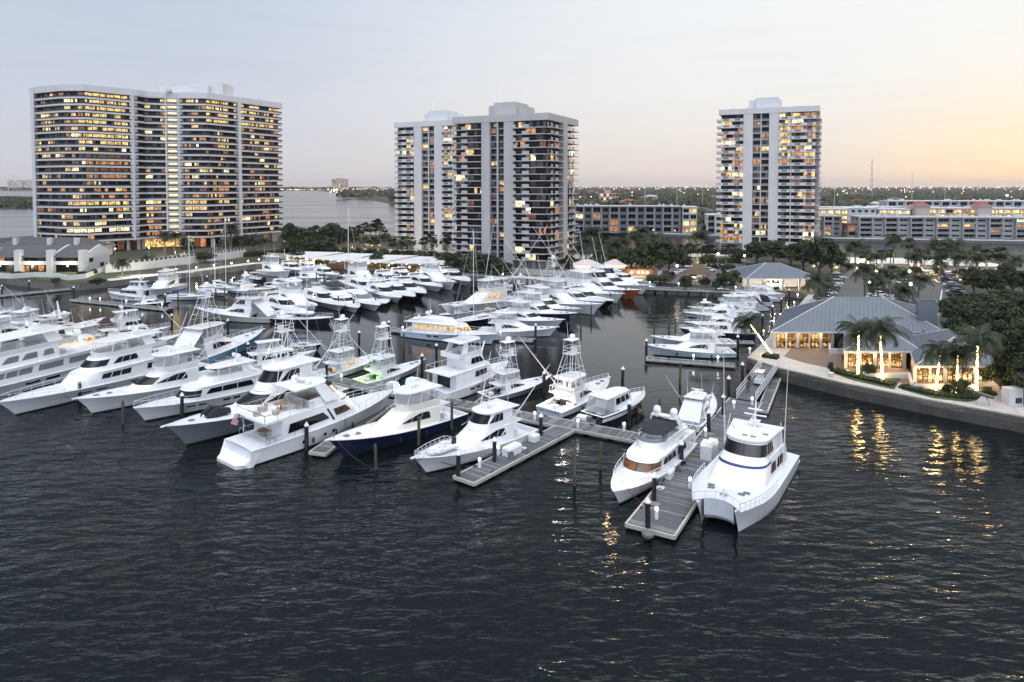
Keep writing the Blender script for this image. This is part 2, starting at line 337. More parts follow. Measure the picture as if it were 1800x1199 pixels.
# ---------------------------------------------------------------- boats: shared shapes (local axes: x stern->bow, y to port, z up from the waterline)
def hull_fns(L, B, hs, hb, full=.5, tw=.9):
    def bd(t):
        if t < .38: return B/2*(tw+(1-tw)*math.sin(t/.38*math.pi/2))
        s = (t-.38)/.62; return B/2*max(.012, (1-s**2.3)**.85)
    def bw(t):
        if t < .3: return bd(t)*.93
        s = (t-.3)/.7; return B/2*.93*max(.0, (1-s**1.75))*(1-.12*s)
    def zs(t): return hs+(hb-hs)*max(0, t)**1.7
    return bd, bw, zs
def make_hull(root, L, B, hs, hb, hm, rake=.09, bootm=None, band=None, tw=.9, n=18, transom=None):
    """hull shell, deck and rub rail; returns the sheer functions"""
    bd, bw, zs = hull_fns(L, B, hs, hb, tw=tw)
    ts = [0, .06, .14, .24, .34, .42, .5, .57, .64, .7, .76, .82, .87, .91, .945, .97, .988, 1.0]
    def ring(t):
        z = zs(t); d, ww = bd(t), bw(t); r = []
        for f, y, zz in ((0, 0.0, -.7), (.0, ww*.98, -.05), (.08, ww, .16), (.42, ww+(d-ww)*.30, z*.46), (.78, ww+(d-ww)*.68, z*.8), (1, d, z)):
            x = t*(L-rake*L*(1-f)); r.append((x, y, zz))
        return r
    rs = [ring(t) for t in ts]; m = MB()
    for j in range(len(rs)-1):
        a, b = rs[j], rs[j+1]
        for i in range(5):
            mi = 0 if i >= 2 else 1
            if band is not None and i == 3: mi = 2
            m.add([a[i], b[i], b[i+1], a[i+1]], [(3, 2, 1, 0)], mi)
            m.add([(p[0], -p[1], p[2]) for p in (a[i], b[i], b[i+1], a[i+1])], [(0, 1, 2, 3)], mi)
    a = rs[0]; full = [(p[0], p[1], p[2]) for p in a]+[(p[0], -p[1], p[2]) for p in a[::-1][:-1]]
    m.add(full, [tuple(range(len(full)))], 3 if transom else 0)
    m.build('hull', [hm, bootm or boot, band or hm, transom or hm], root, smooth=35)
    return bd, bw, zs
def make_deck(root, L, fn, t0, inset=.06, camber=.10, m=None, drop=.0):
    bd, bw, zs = fn; mb = MB(); rings = []
    ts = [t0+(1-t0)*(i/14) for i in range(15)]
    for t in ts:
        w_ = max(.02, bd(t)-inset); z = zs(t)-drop; x = t*L-(.04 if t == 1 else 0)
        rings.append([(x, -w_, z), (x, -w_*.5, z+camber*.8*w_/bd(.4)), (x, 0, z+camber*w_/bd(.4)), (x, w_*.5, z+camber*.8*w_/bd(.4)), (x, w_, z)])
    mb.loft(rings, False, flip=True)
    mb.build('deck', m or deckm, root, smooth=30)
    r = MB(); pts = [(t*L, bd(t)+.01, zs(t)) for t in [i/20 for i in range(21)]]
    for sgn in (1, -1): r.path([(x, y*sgn, z) for x, y, z in pts], .06, 5)
    r.build('rub_rail', gel, root)
def cockpit(root, L, fn, t1, sole=.55, wide=.28, m=None, rm=None):
    bd, bw, zs = fn; mb = MB(); n = 6
    for i in range(n):
        a, b = t1*i/n, t1*(i+1)/n
        for s in (1, -1):
            A = [(a*L, s*bd(a), zs(a)), (a*L+(.25 if i == 0 else 0), s*(bd(a)-wide), zs(a)+.02), (a*L+(.25 if i == 0 else 0), s*(bd(a)-wide), sole)]
            Bq = [(b*L, s*bd(b), zs(b)), (b*L, s*(bd(b)-wide), zs(b)+.02), (b*L, s*(bd(b)-wide), sole)]
            mb.loft([A, Bq], False, 1, flip=s > 0)
        mb.add([(a*L, -bd(a)+wide, sole), (b*L, -bd(b)+wide, sole), (b*L, bd(b)-wide, sole), (a*L, bd(a)-wide, sole)], [(0, 1, 2, 3)], 0)
    w0 = bd(0)
    mb.add([(0, -w0, zs(0)), (.25, -w0+wide, zs(0)+.02), (.25, w0-wide, zs(0)+.02), (0, w0, zs(0))], [(0, 1, 2, 3)], 1)
    mb.add([(.25, -w0+wide, zs(0)+.02), (.25, -w0+wide, sole), (.25, w0-wide, sole), (.25, w0-wide, zs(0)+.02)], [(0, 1, 2, 3)], 1)
    mb.box(t1*L-.5, t1*L+.05, -w0+wide+.1, -.5, sole, sole+.75, 1); mb.cbox((t1*L*.42, 0, sole+.3), (.6, .6, .6), 0, 1)
    mb.tube((t1*L*.42, 0, sole+.5), (t1*L*.42, 0, sole+1.2), .05, mi=1)
    o = mb.build('cockpit', [m or deckm, rm or gel], root)
    return o
def outline(xr, xf, wr, wf, fr, n=5, m=9, pw=1.0):
    st = []
    for i in range(n):
        s = i/n; st.append((xr+(xf-fr-xr)*s, -(wr+(wf-wr)*s)))
    arc = []
    for j in range(m+1):
        a = -math.pi/2+math.pi*j/m; c = max(0, math.cos(a)); arc.append((xf-fr+fr*c**pw, wf*math.sin(a)))
    return st+arc+[(x, -y) for x, y in st[::-1]]
def lift(o, z): return [(x, y, z(x) if callable(z) else z) for x, y in o]
def block(mb, Pb, Pt, crown=.08, mi=0, mtop=None, cap=True):
    n = len(Pb); mb.loft([[tuple(a[k]+(b[k]-a[k])*f/5 for k in range(3)) for a, b in zip(Pb, Pt)] for f in range(6)], True, mi)
    if cap:
        c = [sum(p[k] for p in Pt)/n for k in range(3)]; zc = max(p[2] for p in Pt)+crown
        inner = [(c[0]+(p[0]-c[0])*.72, c[1]+(p[1]-c[1])*.72, p[2]+(zc-p[2])*.75) for p in Pt]
        mt = mi if mtop is None else mtop
        mb.loft([Pt, inner], True, mt); mb.add(inner+[(c[0], c[1], zc)], [(i, (i+1) % n, n) for i in range(n)], mt)
def strip(mb, Pb, Pt, a, b, h0, h1, off=.045, ta=0, tb=0, n=14, mi=0, bot=(0, 0)):
    """a pane that follows a deckhouse side between two fractions of its outline"""
    n0 = len(Pb); ls = [0]
    for i in range(n0-1): ls.append(ls[-1]+math.dist(Pb[i][:2], Pb[i+1][:2]))
    T = ls[-1]
    def at(t):
        s = min(max(t*T, 0), T-1e-6); i = 0
        while i < n0-2 and ls[i+1] < s: i += 1
        f = (s-ls[i])/max(1e-6, ls[i+1]-ls[i])
        lb = [Pb[i][k]+(Pb[i+1][k]-Pb[i][k])*f for k in range(3)]; lt = [Pt[i][k]+(Pt[i+1][k]-Pt[i][k])*f for k in range(3)]
        dx, dy = Pb[i+1][0]-Pb[i][0], Pb[i+1][1]-Pb[i][1]; q = math.hypot(dx, dy) or 1
        return lb, lt, (dy/q, -dx/q)
    r = []
    ss = sorted(set([j/n for j in range(n+1)]+[(l/T-a)/(b-a) for l in ls if a+.002 < l/T < b-.002]))
    for s in ss:
        lb, lt, nn = at(a+(b-a)*s); lo, hi = h0, h1
        if ta and s < ta: hi = h0+(h1-h0)*max(.05, (s/ta))**.7
        if tb and s > 1-tb: hi = h0+(h1-h0)*max(.05, ((1-s)/tb))**.7
        lo += bot[0]*(1-s)+bot[1]*s
        r.append([tuple(lb[k]+(lt[k]-lb[k])*h+(nn[k]*off if k < 2 else .0) for k in range(3)) for h in (lo, lo+(hi-lo)*.5, hi)])
    mb.loft([[x[i] for x in r] for i in range(3)], False, mi)
def window(par, Pb, Pt, a, b, h0, h1, m=None, name='window', **k):
    mb = MB(); strip(mb, Pb, Pt, a, b, h0, h1, **k); return mb.build(name, m or glass, par, smooth=30)
def slab(root, name, xr, xf, wr, wf, fr, z, th=.12, m=None, crown=.07):
    o = outline(xr, xf, wr, wf, fr, 4, 8); mb = MB(); Pb = lift(o, z); Pt = lift(o, z+th)
    block(mb, Pb, Pt, crown); mb.add(Pb, [tuple(range(len(Pb)-1, -1, -1))]); return mb.build(name, m or gel, root, smooth=35)
def rail(root, L, fn, t0, t1=1.0, h=.65, name='bow_rail'):
    bd, bw, zs = fn; mb = MB()
    for s in (1, -1):
        pts = [((t0+(t1-t0)*i/9)*L-.1, s*max(.05, bd(t0+(t1-t0)*i/9)-.12), zs(t0+(t1-t0)*i/9)) for i in range(10)]
        mb.path([(x, y, z+h*min(1, i/2+.1)) for i, (x, y, z) in enumerate(pts)], .035, 4)
        mb.path([(x, y, z+h*.5*min(1, i/2+.1)) for i, (x, y, z) in enumerate(pts)], .02, 3)
        for i, (x, y, z) in enumerate(pts): mb.tube((x, y, z), (x, y, z+h*min(1, i/2+.1)), .025, n=4)
    mb.build(name, metal, root)
def dome(root, x, y, z, r=.35, h=None, name='radar_dome'):
    h = h or r*1.7; mb = MB(); mb.lathe([(r*.8, 0), (r, h*.15), (r, h*.55), (r*.85, h*.8), (r*.45, h*.96), (.001, h)], (x, y, z), 10); return mb.build(name, gel, root, smooth=40)
def whip(root, x, y, z, h, lean=(-.15, 0)):
    mb = MB(); mb.tube((x, y, z), (x+lean[0]*h, y+lean[1]*h, z+h), .035, .015, 4); mb.build('antenna', metal, root)
def outriggers(root, x, y, z, l, spread=.28, rake=.55):
    for s in (1, -1):
        mb = MB(); e = (x-l*rake, s*(y+l*spread), z+l*math.sqrt(max(.05, 1-rake*rake-spread*spread)))
        mb.tube((x, s*y, z), e, .075, .03, 5); mid = tuple((x, s*y, z)[k]*.6+e[k]*.4 for k in range(3)); mb.tube((x-.2, s*y, z+1.5), mid, .025, n=3)
        mb.build('outrigger', metal, root)
def tuna_tower(root, x0, x1, wb, z0, z1, xc=None, top=True, heavy=1):
    xc = (x0+x1)/2 if xc is None else xc; t = MB(); r = .042*heavy; hw = .75; hl = .8
    zt = z1; cs = []
    for sx, xx in ((-1, x0), (1, x1)):
        for sy in (-1, 1):
            a = (xx, sy*wb, z0); b = (xc+sx*hl, sy*hw, zt); t.tube(a, b, r); cs.append((a, b))
            m1 = [a[k]*.5+b[k]*.5 for k in range(3)]; c = (xc, sy*hw*.9, zt); t.tube((xx*.5+(x0+x1)*.25, sy*wb, z0), c, r*.7, n=4); t.tube(m1, (xc-sx*.1, sy*(wb+hw)/2, (z0+zt)/2), r*.6, n=4)
    for k in (.3, .62):
        ring = [tuple(a[i]*(1-k)+b[i]*k for i in range(3)) for a, b in cs]
        for i, j in ((0, 1), (1, 3), (3, 2), (2, 0)): t.tube(ring[i], ring[j], r*.7, n=4)
    a0, b0 = cs[0]; a1, b1 = cs[1]
    for k in range(1, 9):
        f = k/9; t.tube([a0[i]*(1-f)+b0[i]*f for i in range(3)], [a0[i]*(1-f)+b0[i]*f+(0, .4, 0)[i] for i in range(3)], r*.5, n=3)
    t.tube([a0[0], a0[1]+.4, a0[2]], [b0[0], b0[1]+.4, b0[2]], r*.5, n=3)
    t.build('tower', metal, root)
    p = MB(); p.box(xc-1, xc+1, -.85, .85, zt, zt+.07)
    for zz in (.5, .95):
        q = [(xc-.95, -.8, zt+zz), (xc+.9, -.8, zt+zz), (xc+.9, .8, zt+zz), (xc-.95, .8, zt+zz), (xc-.95, -.8, zt+zz)]; p.path(q, .035, 4)
    for sx in (-.95, .9):
        for sy in (-.8, .8): p.tube((xc+sx, sy, zt), (xc+sx*.8, sy*.85, zt+1.9), .035, n=4)
    p.box(xc+.3, xc+.8, -.35, .35, zt+.07, zt+.9)
    p.build('tower_platform', gel, root)
    if top: slab(root, 'sun_top', xc-1.0, xc+1.0, .75, .75, .4, zt+1.9, .08)
    return zt
def lettering(root, txt, loc, size, rot, m, name='lettering', ext=.004):
    c = bpy.data.curves.new(name, 'FONT'); c.body = txt; c.size = size; c.align_x = 'CENTER'; c.extrude = ext; c.materials.append(m)
    t = bpy.data.objects.new('txt', c); me = bpy.data.meshes.new_from_object(t); bpy.data.objects.remove(t); bpy.data.curves.remove(c)
    o = bpy.data.objects.new(name, me); col.objects.link(o); o.parent = root; o.location = loc; o.rotation_euler = rot; return o
def pt_light(root, loc, power, color=(1, .8, .6), r=.15):
    l = bpy.data.lights.new('lamp_light', 'POINT'); l.energy = power; l.color = color; l.shadow_soft_size = r
    o = bpy.data.objects.new('lamp_light', l); col.objects.link(o); o.location = loc
    if root is not None: o.parent = root
    return o
def house_sides(cab, Pb, Pt, sp, m):
    for a, b, h0, h1, ta, tb in sp:
        window(cab, Pb, Pt, a, b, h0, h1, m, ta=ta, tb=tb); window(cab, Pb, Pt, 1-b, 1-a, h0, h1, m, ta=tb, tb=ta)
        if b-a > .11:
            for q in (.36, .68): mu = MB(); strip(mu, Pb, Pt, a+(b-a)*q-.0016, a+(b-a)*q+.0016, h0, h1 if q > tb*.5 and q < 1-tb else h0+(h1-h0)*((1-q)/tb)**.7, .06, n=1); mu.build('window_mullion', gel, cab); q = 1-q; mu = MB(); strip(mu, Pb, Pt, 1-b+(b-a)*q-.0016, 1-b+(b-a)*q+.0016, h0, h1 if (1-q) < 1-tb else h0+(h1-h0)*(q/tb)**.7, .06, n=1); mu.build('window_mullion', gel, cab)
# ---------------------------------------------------------------- kinds of boat
def sportfish(root, L, hm=gel, bridge='open', tower=0, rig=1, mask=None, win=None, hm2=None, vinyl=1, covr=None, sole_m=None, transom=None, lamp=None, rails=0, cream=0, B=None, ckrail=None, dom=1, rigl=.62, hardm=None, tops=None):
    k = min(1.35, max(.62, L/18)); gm = gelc if cream else gel
    B = B or min(.32*L, 3.2+.115*L); hs, hb = .95*k+.1, 2.15*k+.1
    fn = make_hull(root, L, B, hs, hb, hm, rake=.10, transom=transom); bd, bw, zs = fn; t1 = .25
    make_deck(root, L, fn, t1, m=gm if cream else None); cockpit(root, L, fn, t1, .5*k, m=sole_m, rm=ckrail)
    wr = bd(.3)-.42; H1 = 1.75*k; xr, xf = t1*L, .70*L; z1 = zs(.3)+H1
    ob = outline(xr, xf, wr, wr*.86, .16*L, 6, 11, .8); ot = outline(xr-.02*L, .52*L, wr*.90, wr*.74, .07*L, 6, 11, .8)
    Pb, Pt = lift(ob, lambda x: zs(x/L)-.02), lift(ot, z1); mb = MB(); block(mb, Pb, Pt, .1)
    cab = mb.build('deckhouse', gm, root, smooth=32); wm = win or glass
    house_sides(cab, Pb, Pt, [(.09, .335, .42, .86, .10, .55)], wm)
    if mask: window(cab, Pb, Pt, .365, .635, .40, .86, mask, 'windshield', n=18)
    mb = MB(); mb.box(xr-.06, xr-.02, -wr*.5, wr*.45, .5*k+.1, zs(.2)+H1*.72); mb.build('saloon_door', wm if win else glass, root)
    mb = MB(); mb.tube((L*.82, 0, zs(.82)+.1), (L*.82, 0, zs(.82)+.42), .16, .12, 6, caps=True); mb.box(L*.72, L*.72+.55, -.3, .3, zs(.72)+.05, zs(.72)+.16); mb.box(L*.97, L*1.025, -.14, .14, zs(.985)+.02, zs(1)+.12); mb.build('anchor_gear', gel, root)
    for xx, yy in ((.80, 0), (.88, 0)):
        h = MB(); zz = zs(xx)+.09; h.box(xx*L-.3, xx*L+.3, yy-.3, yy+.3, zz, zz+.06); h.build('deck_hatch', glassg, root)
    for sg in (1, -1):
        q = [((.36+.05*i)*L, sg*(wr*.9-.02*i*wr), zs(.3)+H1*1.02-(.0 if i < 3 else .1*(i-2)*k)) for i in range(4)]; h = MB(); h.path([(x, y, z+.12) for x, y, z in q], .025, 4); h.build('hand_rail', metal, root)
    # flying bridge
    bx0, bx1, bw_ = .235*L, .49*L, wr*.84
    if bridge == 'enclosed':
        H2 = 1.75*k; ob = outline(bx0+.2, bx1+.04*L, bw_*.98, bw_*.85, .09*L, 6, 11, .8); ot = outline(bx0, bx1-.04*L, bw_*.92, bw_*.80, .07*L, 6, 11, .8)
        P2b, P2t = lift(ob, z1), lift(ot, z1+H2); mb = MB(); block(mb, P2b, P2t, .12); br = mb.build('bridge', gm, root, smooth=32)
        house_sides(br, P2b, P2t, [(.14, .33, .38, .86, .12, .25)], wm); window(br, P2b, P2t, .355, .645, .40, .90, mask or glass, 'windshield', n=18)
        zt = z1+H2+.1
        slab(root, 'hardtop', bx0-.06*L, bx1-.015*L, bw_*1.02, bw_*.9, .07*L, zt-.12, .10)
    else:
        ch = .85*k; ob = outline(bx0, bx1, bw_, bw_*.82, .08*L, 5, 9); P2b, P2t = lift(ob, z1), lift(outline(bx0, bx1+.01*L, bw_*1.02, bw_*.86, .08*L, 5, 9), z1+ch)
        mb = MB(); mb.loft([P2b, P2t], True); mb.loft([[(p[0], p[1], p[2]) for p in P2t], [(bx0+(p[0]-bx0)*.93, p[1]*.93, p[2]+.02) for p in P2t], [(bx0+(p[0]-bx0)*.92, p[1]*.92, z1+.05) for p in P2b]], True)
        mb.add([(bx0+(p[0]-bx0)*.92, p[1]*.92, z1+.05) for p in P2b], [tuple(range(len(P2b)))])
        mb.box(bx0+.35*(bx1-bx0), bx0+.5*(bx1-bx0), -.5, .5, z1+.05, z1+1.0*k); mb.cbox((bx0+.22*(bx1-bx0), .45, z1+.6), (.5, .5, 1.0)); mb.cbox((bx0+.22*(bx1-bx0), -.45, z1+.6), (.5, .5, 1.0))
        br = mb.build('flying_bridge', gm, root, smooth=32)
        zt = z1+2.15*k; Q = outline(bx0+.01*L, bx1-.02*L, bw_*.98, bw_*.84, .07*L, 5, 9)
        if vinyl:
            v = MB(); strip(v, P2t, lift(Q, zt), .12, .88, .03, .97, .0, n=20); v.build('clear_enclosure', isin, root)
        mb = MB(); Qt = lift(Q, zt)
        for i in (1, 4, 7, len(Q)-8, len(Q)-5, len(Q)-2): mb.tube(P2t[i], Qt[i], .05, n=5)
        mb.build('hardtop_frame', metal, root)
        slab(root, 'hardtop', bx0-.03*L, bx1+.015*L, bw_*1.03, bw_*.9, .07*L, zt, .10, m=hardm or tops)
        zt += .15
    if covr is not None:   # canvas shade over the cockpit, sloping aft from the bridge
        mb = MB(); A = [(bx0-.1, -bw_, zt-.4), (bx0-.1, bw_, zt-.4), (.03*L, bd(0)*.86, zs(0)+.35), (.03*L, -bd(0)*.86, zs(0)+.35)]
        mb.add(A, [(0, 1, 2, 3)]); mb.add([(x, y, z-.06) for x, y, z in A], [(3, 2, 1, 0)]); mb.build('cockpit_shade', covr, root)
    else:
        mb = MB(); mb.box(xr-.11*L, xr+.02, -wr*.86, wr*.86, z1-.12, z1-.02)
        for s in (1, -1): mb.tube((xr-.10*L, s*wr*.8, z1), (xr-.10*L, s*wr*.8, z1+.8), .03, n=4)
        mb.path([(xr-.02, -wr*.84, z1+.8), (xr-.10*L, -wr*.8, z1+.8), (xr-.10*L, wr*.8, z1+.8), (xr-.02, wr*.84, z1+.8)], .03, 4); mb.build('bridge_overhang', gm, root)
    if tower:
        zz = tuna_tower(root, bx0-.05*L, bx1-.02*L, bw_*.95, z1+.2, zt+3.6*k*tower, xc=(bx0+bx1)/2-.01*L); whip(root, (bx0+bx1)/2, .7, zz+1.9, 2.4)
        if dom: dome(root, (bx0+bx1)/2, 0, zz+1.98, .4)
    else:
        if dom: dome(root, bx0+.10*L, 0, zt, .34)
        mb = MB(); mb.tube((bx0+.16*L, 0, zt), (bx0+.14*L, 0, zt+.5), .12, .08, 6); mb.box(bx0+.13*L, bx0+.15*L, -.75, .75, zt+.5, zt+.62); mb.build('radar', gel, root)
        whip(root, bx0+.04*L, bw_*.8, zt, 3.2); whip(root, bx0+.04*L, -bw_*.8, zt, 3.2)
    if rig: outriggers(root, .36*L, wr*.93, zs(.3)+.8*k, L*rigl)
    if rails: rail(root, L, fn, .55)
    if lamp: pt_light(root, (t1*L*.5, 0, zs(.2)+1.6*k), *lamp)
    return fn, z1, zt
def express(root, L, hm=gel, glassm=None, top=1, sole_m=None, arch=1, cream=0, band=None, canv=None, lit=None):
    k = min(1.2, max(.6, L/14)); B = min(.32*L, 2.6+.13*L); hs, hb = 1.1*k, 1.75*k
    fn = make_hull(root, L, B, hs, hb, hm, rake=.12, band=band, tw=.92); bd, bw, zs = fn
    make_deck(root, L, fn, .28, camber=.3); cockpit(root, L, fn, .30, .55*k, m=sole_m)
    wr = bd(.35)-.3; ob = outline(.28*L, .74*L, wr, wr*.7, .22*L, 5, 12, .85); ot = outline(.27*L, .55*L, wr*.84, wr*.66, .12*L, 5, 12, .85)
    zt = zs(.35)+1.45*k; Pb, Pt = lift(ob, lambda x: zs(x/L)), lift(ot, zt); mb = MB(); block(mb, Pb, Pt, .12); cab = mb.build('deckhouse', gelc if cream else gel, root, smooth=32)
    house_sides(cab, Pb, Pt, [(.10, .34, .38, .84, .2, .25)], lit or glass); window(cab, Pb, Pt, .36, .64, .34, .86, glassm or glass, 'windshield', n=18)
    for s in (1, -1):
        mb = MB(); mb.add([(L*.50, s*(bd(.5)*.985+.03), zs(.5)*.60), (L*.66, s*(bd(.66)*.94+.02), zs(.66)*.66), (L*.65, s*(bd(.65)*.965+.02), zs(.65)*.76), (L*.52, s*(bd(.52)*.995+.03), zs(.52)*.72)], [(0, 1, 2, 3) if s < 0 else (3, 2, 1, 0)]); mb.build('hull_window', glass, root)
    if arch:
        mb = MB()
        for s in (1, -1): mb.loft([[(.20*L, s*wr, zs(.2)), (.27*L, s*wr, zs(.2)), (.27*L, s*(wr-.15), zs(.2)), (.20*L, s*(wr-.15), zs(.2))], [(.25*L, s*wr*.8, zt+.55), (.31*L, s*wr*.8, zt+.55), (.31*L, s*(wr*.8-.1), zt+.55), (.25*L, s*(wr*.8-.1), zt+.55)]], True, flip=s < 0)
        mb.box(.25*L, .31*L, -wr*.8, wr*.8, zt+.5, zt+.6); mb.build('radar_arch', gel, root); dome(root, .28*L, 0, zt+.6, .28)
    if canv:
        o = outline(.03*L, .33*L, bd(.05)*.9, wr*.9, .08*L, 4, 6); mb = MB(); block(mb, lift(o, zs(.1)+.1), lift(outline(.08*L, .32*L, bd(.1)*.7, wr*.75, .05*L, 4, 6), zt+.15), .1); mb.build('cockpit_cover', canv, root, smooth=30)
    rail(root, L, fn, .5, h=.5); whip(root, .26*L, wr*.7, zt, 2.2)
    return fn
def motoryacht(root, L, hm=gel, B=None, mainw=((.10, .42), ), upw=None, fly=1, hard=1, win=None, upwin=None, k=None, rails=1, hullw=1, mast=1, pilot=1, over=1, cream=0, swim=1, dinghy=0, bim=None, enclosed=0, bands=None, square=0, shield=1):
    """two-level cruising yacht: tall main deckhouse, wheelhouse on top, flying bridge under a hardtop"""
    k = k or min(1.25, max(.7, L/22)); B = B or min(.27*L, 2.8+.13*L); hs, hb = 1.45*k, 2.6*k; gm = gelc if cream else gel
    fn = make_hull(root, L, B, hs, hb, hm, rake=.08, tw=.93, band=bands); bd, bw, zs = fn; make_deck(root, L, fn, .0, camber=.12)
    wr = bd(.3)-.25; H1 = 2.15*k; xr, xf = .13*L, .72*L; z1 = zs(.25)+H1; wm = win or glass
    ob = outline(xr, xf, wr, wr*.84, .12*L, 7, 11, .8); ot = outline(xr, .66*L, wr*.96, wr*.8, .09*L, 7, 11, .8)
    Pb, Pt = lift(ob, lambda x: zs(x/L)), lift(ot, z1); mb = MB(); block(mb, Pb, Pt, .06); cab = mb.build('main_deckhouse', gm, root, smooth=32)
    for a, b in mainw: house_sides(cab, Pb, Pt, [(a, b, .40, .82, 0 if square else .06, 0 if square else .06)], wm)
    mb = MB(); mb.box(xr-.05, xr-.02, -wr*.55, wr*.55, zs(.1)+.1, zs(.1)+H1*.85); mb.build('saloon_door', wm, root)
    # boat deck with overhang
    slab(root, 'boat_deck', .04*L, .66*L, wr*1.04, wr*.86, .12*L, z1, .12)
    mb = MB()
    for s in (1, -1):
        mb.tube((.07*L, s*wr*.95, zs(.05)), (.07*L, s*wr*.95, z1), .06); q = [(x*L, s*wr*.98, z1+.9) for x in (.05, .15, .25, .34)]; mb.path(q, .03, 4)
        for p in q: mb.tube((p[0], p[1], z1), p, .025, n=4)
    mb.path([(.05*L, -wr*.98, z1+.9), (.05*L, wr*.98, z1+.9)], .03, 4); mb.build('boat_deck_rail', metal, root)
    ux0, ux1 = (.28*L, .60*L) if pilot else (.20*L, .54*L); H2 = 1.8*k if pilot else .95*k; uw = wr*.80
    ob = outline(ux0, ux1+.03*L, uw, uw*.85, .10*L, 6, 11, .8); ot = outline(ux0, ux1-.03*L, uw*.94, uw*.8, .08*L, 6, 11, .8); z2 = z1+.12+H2
    P2b, P2t = lift(ob, z1+.12), lift(ot, z2); mb = MB(); block(mb, P2b, P2t, .06); up = mb.build('upper_deckhouse', gm, root, smooth=32)
    if pilot:
        for a, b in (upw or ((.10, .33), )): house_sides(up, P2b, P2t, [(a, b, .36, .84, .1, .1)], upwin or wm)
        if shield: window(up, P2b, P2t, .35, .65, .36, .86, upwin or wm, 'windshield', n=18)
    elif shield: window(cab, Pb, Pt, .36, .64, .30, .86, wm, 'windshield', n=18)
    if fly and pilot:
        ob = outline(ux0-.08*L, ux1-.05*L, uw*.95, uw*.8, .08*L, 5, 9); mb = MB(); mb.loft([lift(ob, z2), lift(outline(ux0-.08*L, ux1-.04*L, uw, uw*.84, .08*L, 5, 9), z2+.75*k)], True); mb.loft([lift(outline(ux0-.08*L, ux1-.04*L, uw, uw*.84, .08*L, 5, 9), z2+.75*k), lift(outline(ux0-.07*L, ux1-.055*L, uw*.93, uw*.78, .08*L, 5, 9), z2+.75*k), lift(outline(ux0-.07*L, ux1-.055*L, uw*.93, uw*.78, .08*L, 5, 9), z2+.1)], True)
        o3 = outline(ux0-.08*L, ux1-.05*L, uw*.95, uw*.8, .08*L, 5, 9); mb.add(lift(o3, z2+.08), [tuple(range(len(o3)))]); mb.cbox((ux0+.1*L, 0, z2+.5), (.5, 1.2, .9)); mb.cbox((ux0+.02*L, uw*.5, z2+.35), (1.6, .6, .6))
        mb.build('flying_bridge', gm, root, smooth=32); zf = z2
    else: zf = z1+.12+(0 if pilot else 0)
    zt = zf+2.15*k+.1
    if hard:
        hx0, hx1 = ux0-.06*L, ux1-.08*L; mb = MB()
        for s in (1, -1):
            mb.loft([[(hx0+.02*L, s*uw*.92, zf+.1), (hx0+.09*L, s*uw*.92, zf+.1), (hx0+.09*L, s*uw*.8, zf+.1), (hx0+.02*L, s*uw*.8, zf+.1)], [(hx0+.07*L, s*uw*.8, zt), (hx0+.12*L, s*uw*.8, zt), (hx0+.12*L, s*uw*.7, zt), (hx0+.07*L, s*uw*.7, zt)]], True, flip=s < 0)
            mb.tube((hx1-.02*L, s*uw*.78, zf+.7), (hx1-.03*L, s*uw*.78, zt), .06); mb.tube(((hx0+hx1)/2+.05*L, s*uw*.85, zf+.7), ((hx0+hx1)/2+.05*L, s*uw*.82, zt), .05)
        mb.build('hardtop_arch', gel, root); slab(root, 'hardtop', hx0, hx1+.03*L, uw, uw*.86, .09*L, zt, .12, m=bim)
        if enclosed:
            v = MB(); strip(v, lift(outline(hx0+.02*L, hx1, uw*.95, uw*.8, .08*L, 5, 9), zf+.7*k), lift(outline(hx0+.03*L, hx1, uw*.95, uw*.8, .08*L, 5, 9), zt), .02, .98, 0, 1, 0, n=20); v.build('clear_enclosure', isin, root)
        zt += .18
    elif bim:
        mb = MB(); o = outline(ux0-.01*L, ux1-.06*L, uw*.92, uw*.8, .05*L, 4, 6); Pq = lift(o, zt-.1); block(mb, Pq, lift(outline(ux0, ux1-.07*L, uw*.85, uw*.7, .05*L, 4, 6), zt+.12), .12); mb.build('bimini_top', bim, root, smooth=40)
        mb = MB()
        for i in (1, 4, len(o)-5, len(o)-2): mb.tube((o[i][0], o[i][1], zf+.5), Pq[i], .035, n=4)
        mb.build('bimini_frame', chrome, root)
    else: zt = zf+1.0*k
    if mast:
        mx_ = ux0+.06*L; mb = MB(); mb.tube((mx_, 0, zt-.1), (mx_-.35, 0, zt+1.3*k), .16, .08, 6); mb.box(mx_-.35, mx_-.05, -.9*k, .9*k, zt+.65*k, zt+.75*k); mb.box(mx_-.3, mx_-.1, -.6, .6, zt+1.2*k, zt+1.3*k); mb.build('radar_mast', gel, root)
        dome(root, mx_-.2, .8*k, zt+.75*k, .34*k); dome(root, mx_-.2, -.8*k, zt+.75*k, .34*k); whip(root, mx_, .3, zt+1, 2.6, (-.05, 0))
    if rails: rail(root, L, fn, .45, h=.8)
    if hullw:
        for s in (1, -1):
            for t in (.34, .42, .60, .68):
                mb = MB(); y = lambda tt: s*(bw(tt)+(bd(tt)-bw(tt))*.5+.03); z = zs(t)*.56; a = .028
                mb.add([((t-a)*L*.96, y(t-a), z), ((t+a)*L*.96, y(t+a), z), ((t+a)*L*.96, y(t+a)+s*.02, z+.32*k), ((t-a)*L*.96, y(t-a)+s*.02, z+.32*k)], [(0, 1, 2, 3) if s < 0 else (3, 2, 1, 0)]); mb.build('hull_window', glass, root)
    if swim: mb = MB(); mb.box(-1.0*k, .05, -bd(0)*.85, bd(0)*.85, .25, .4); mb.build('swim_platform', deckm, root)
    if dinghy: make_dinghy(root, .15*L, 0, z1+.15, 3.4*k, .4)
    return fn, z1, z2, zt
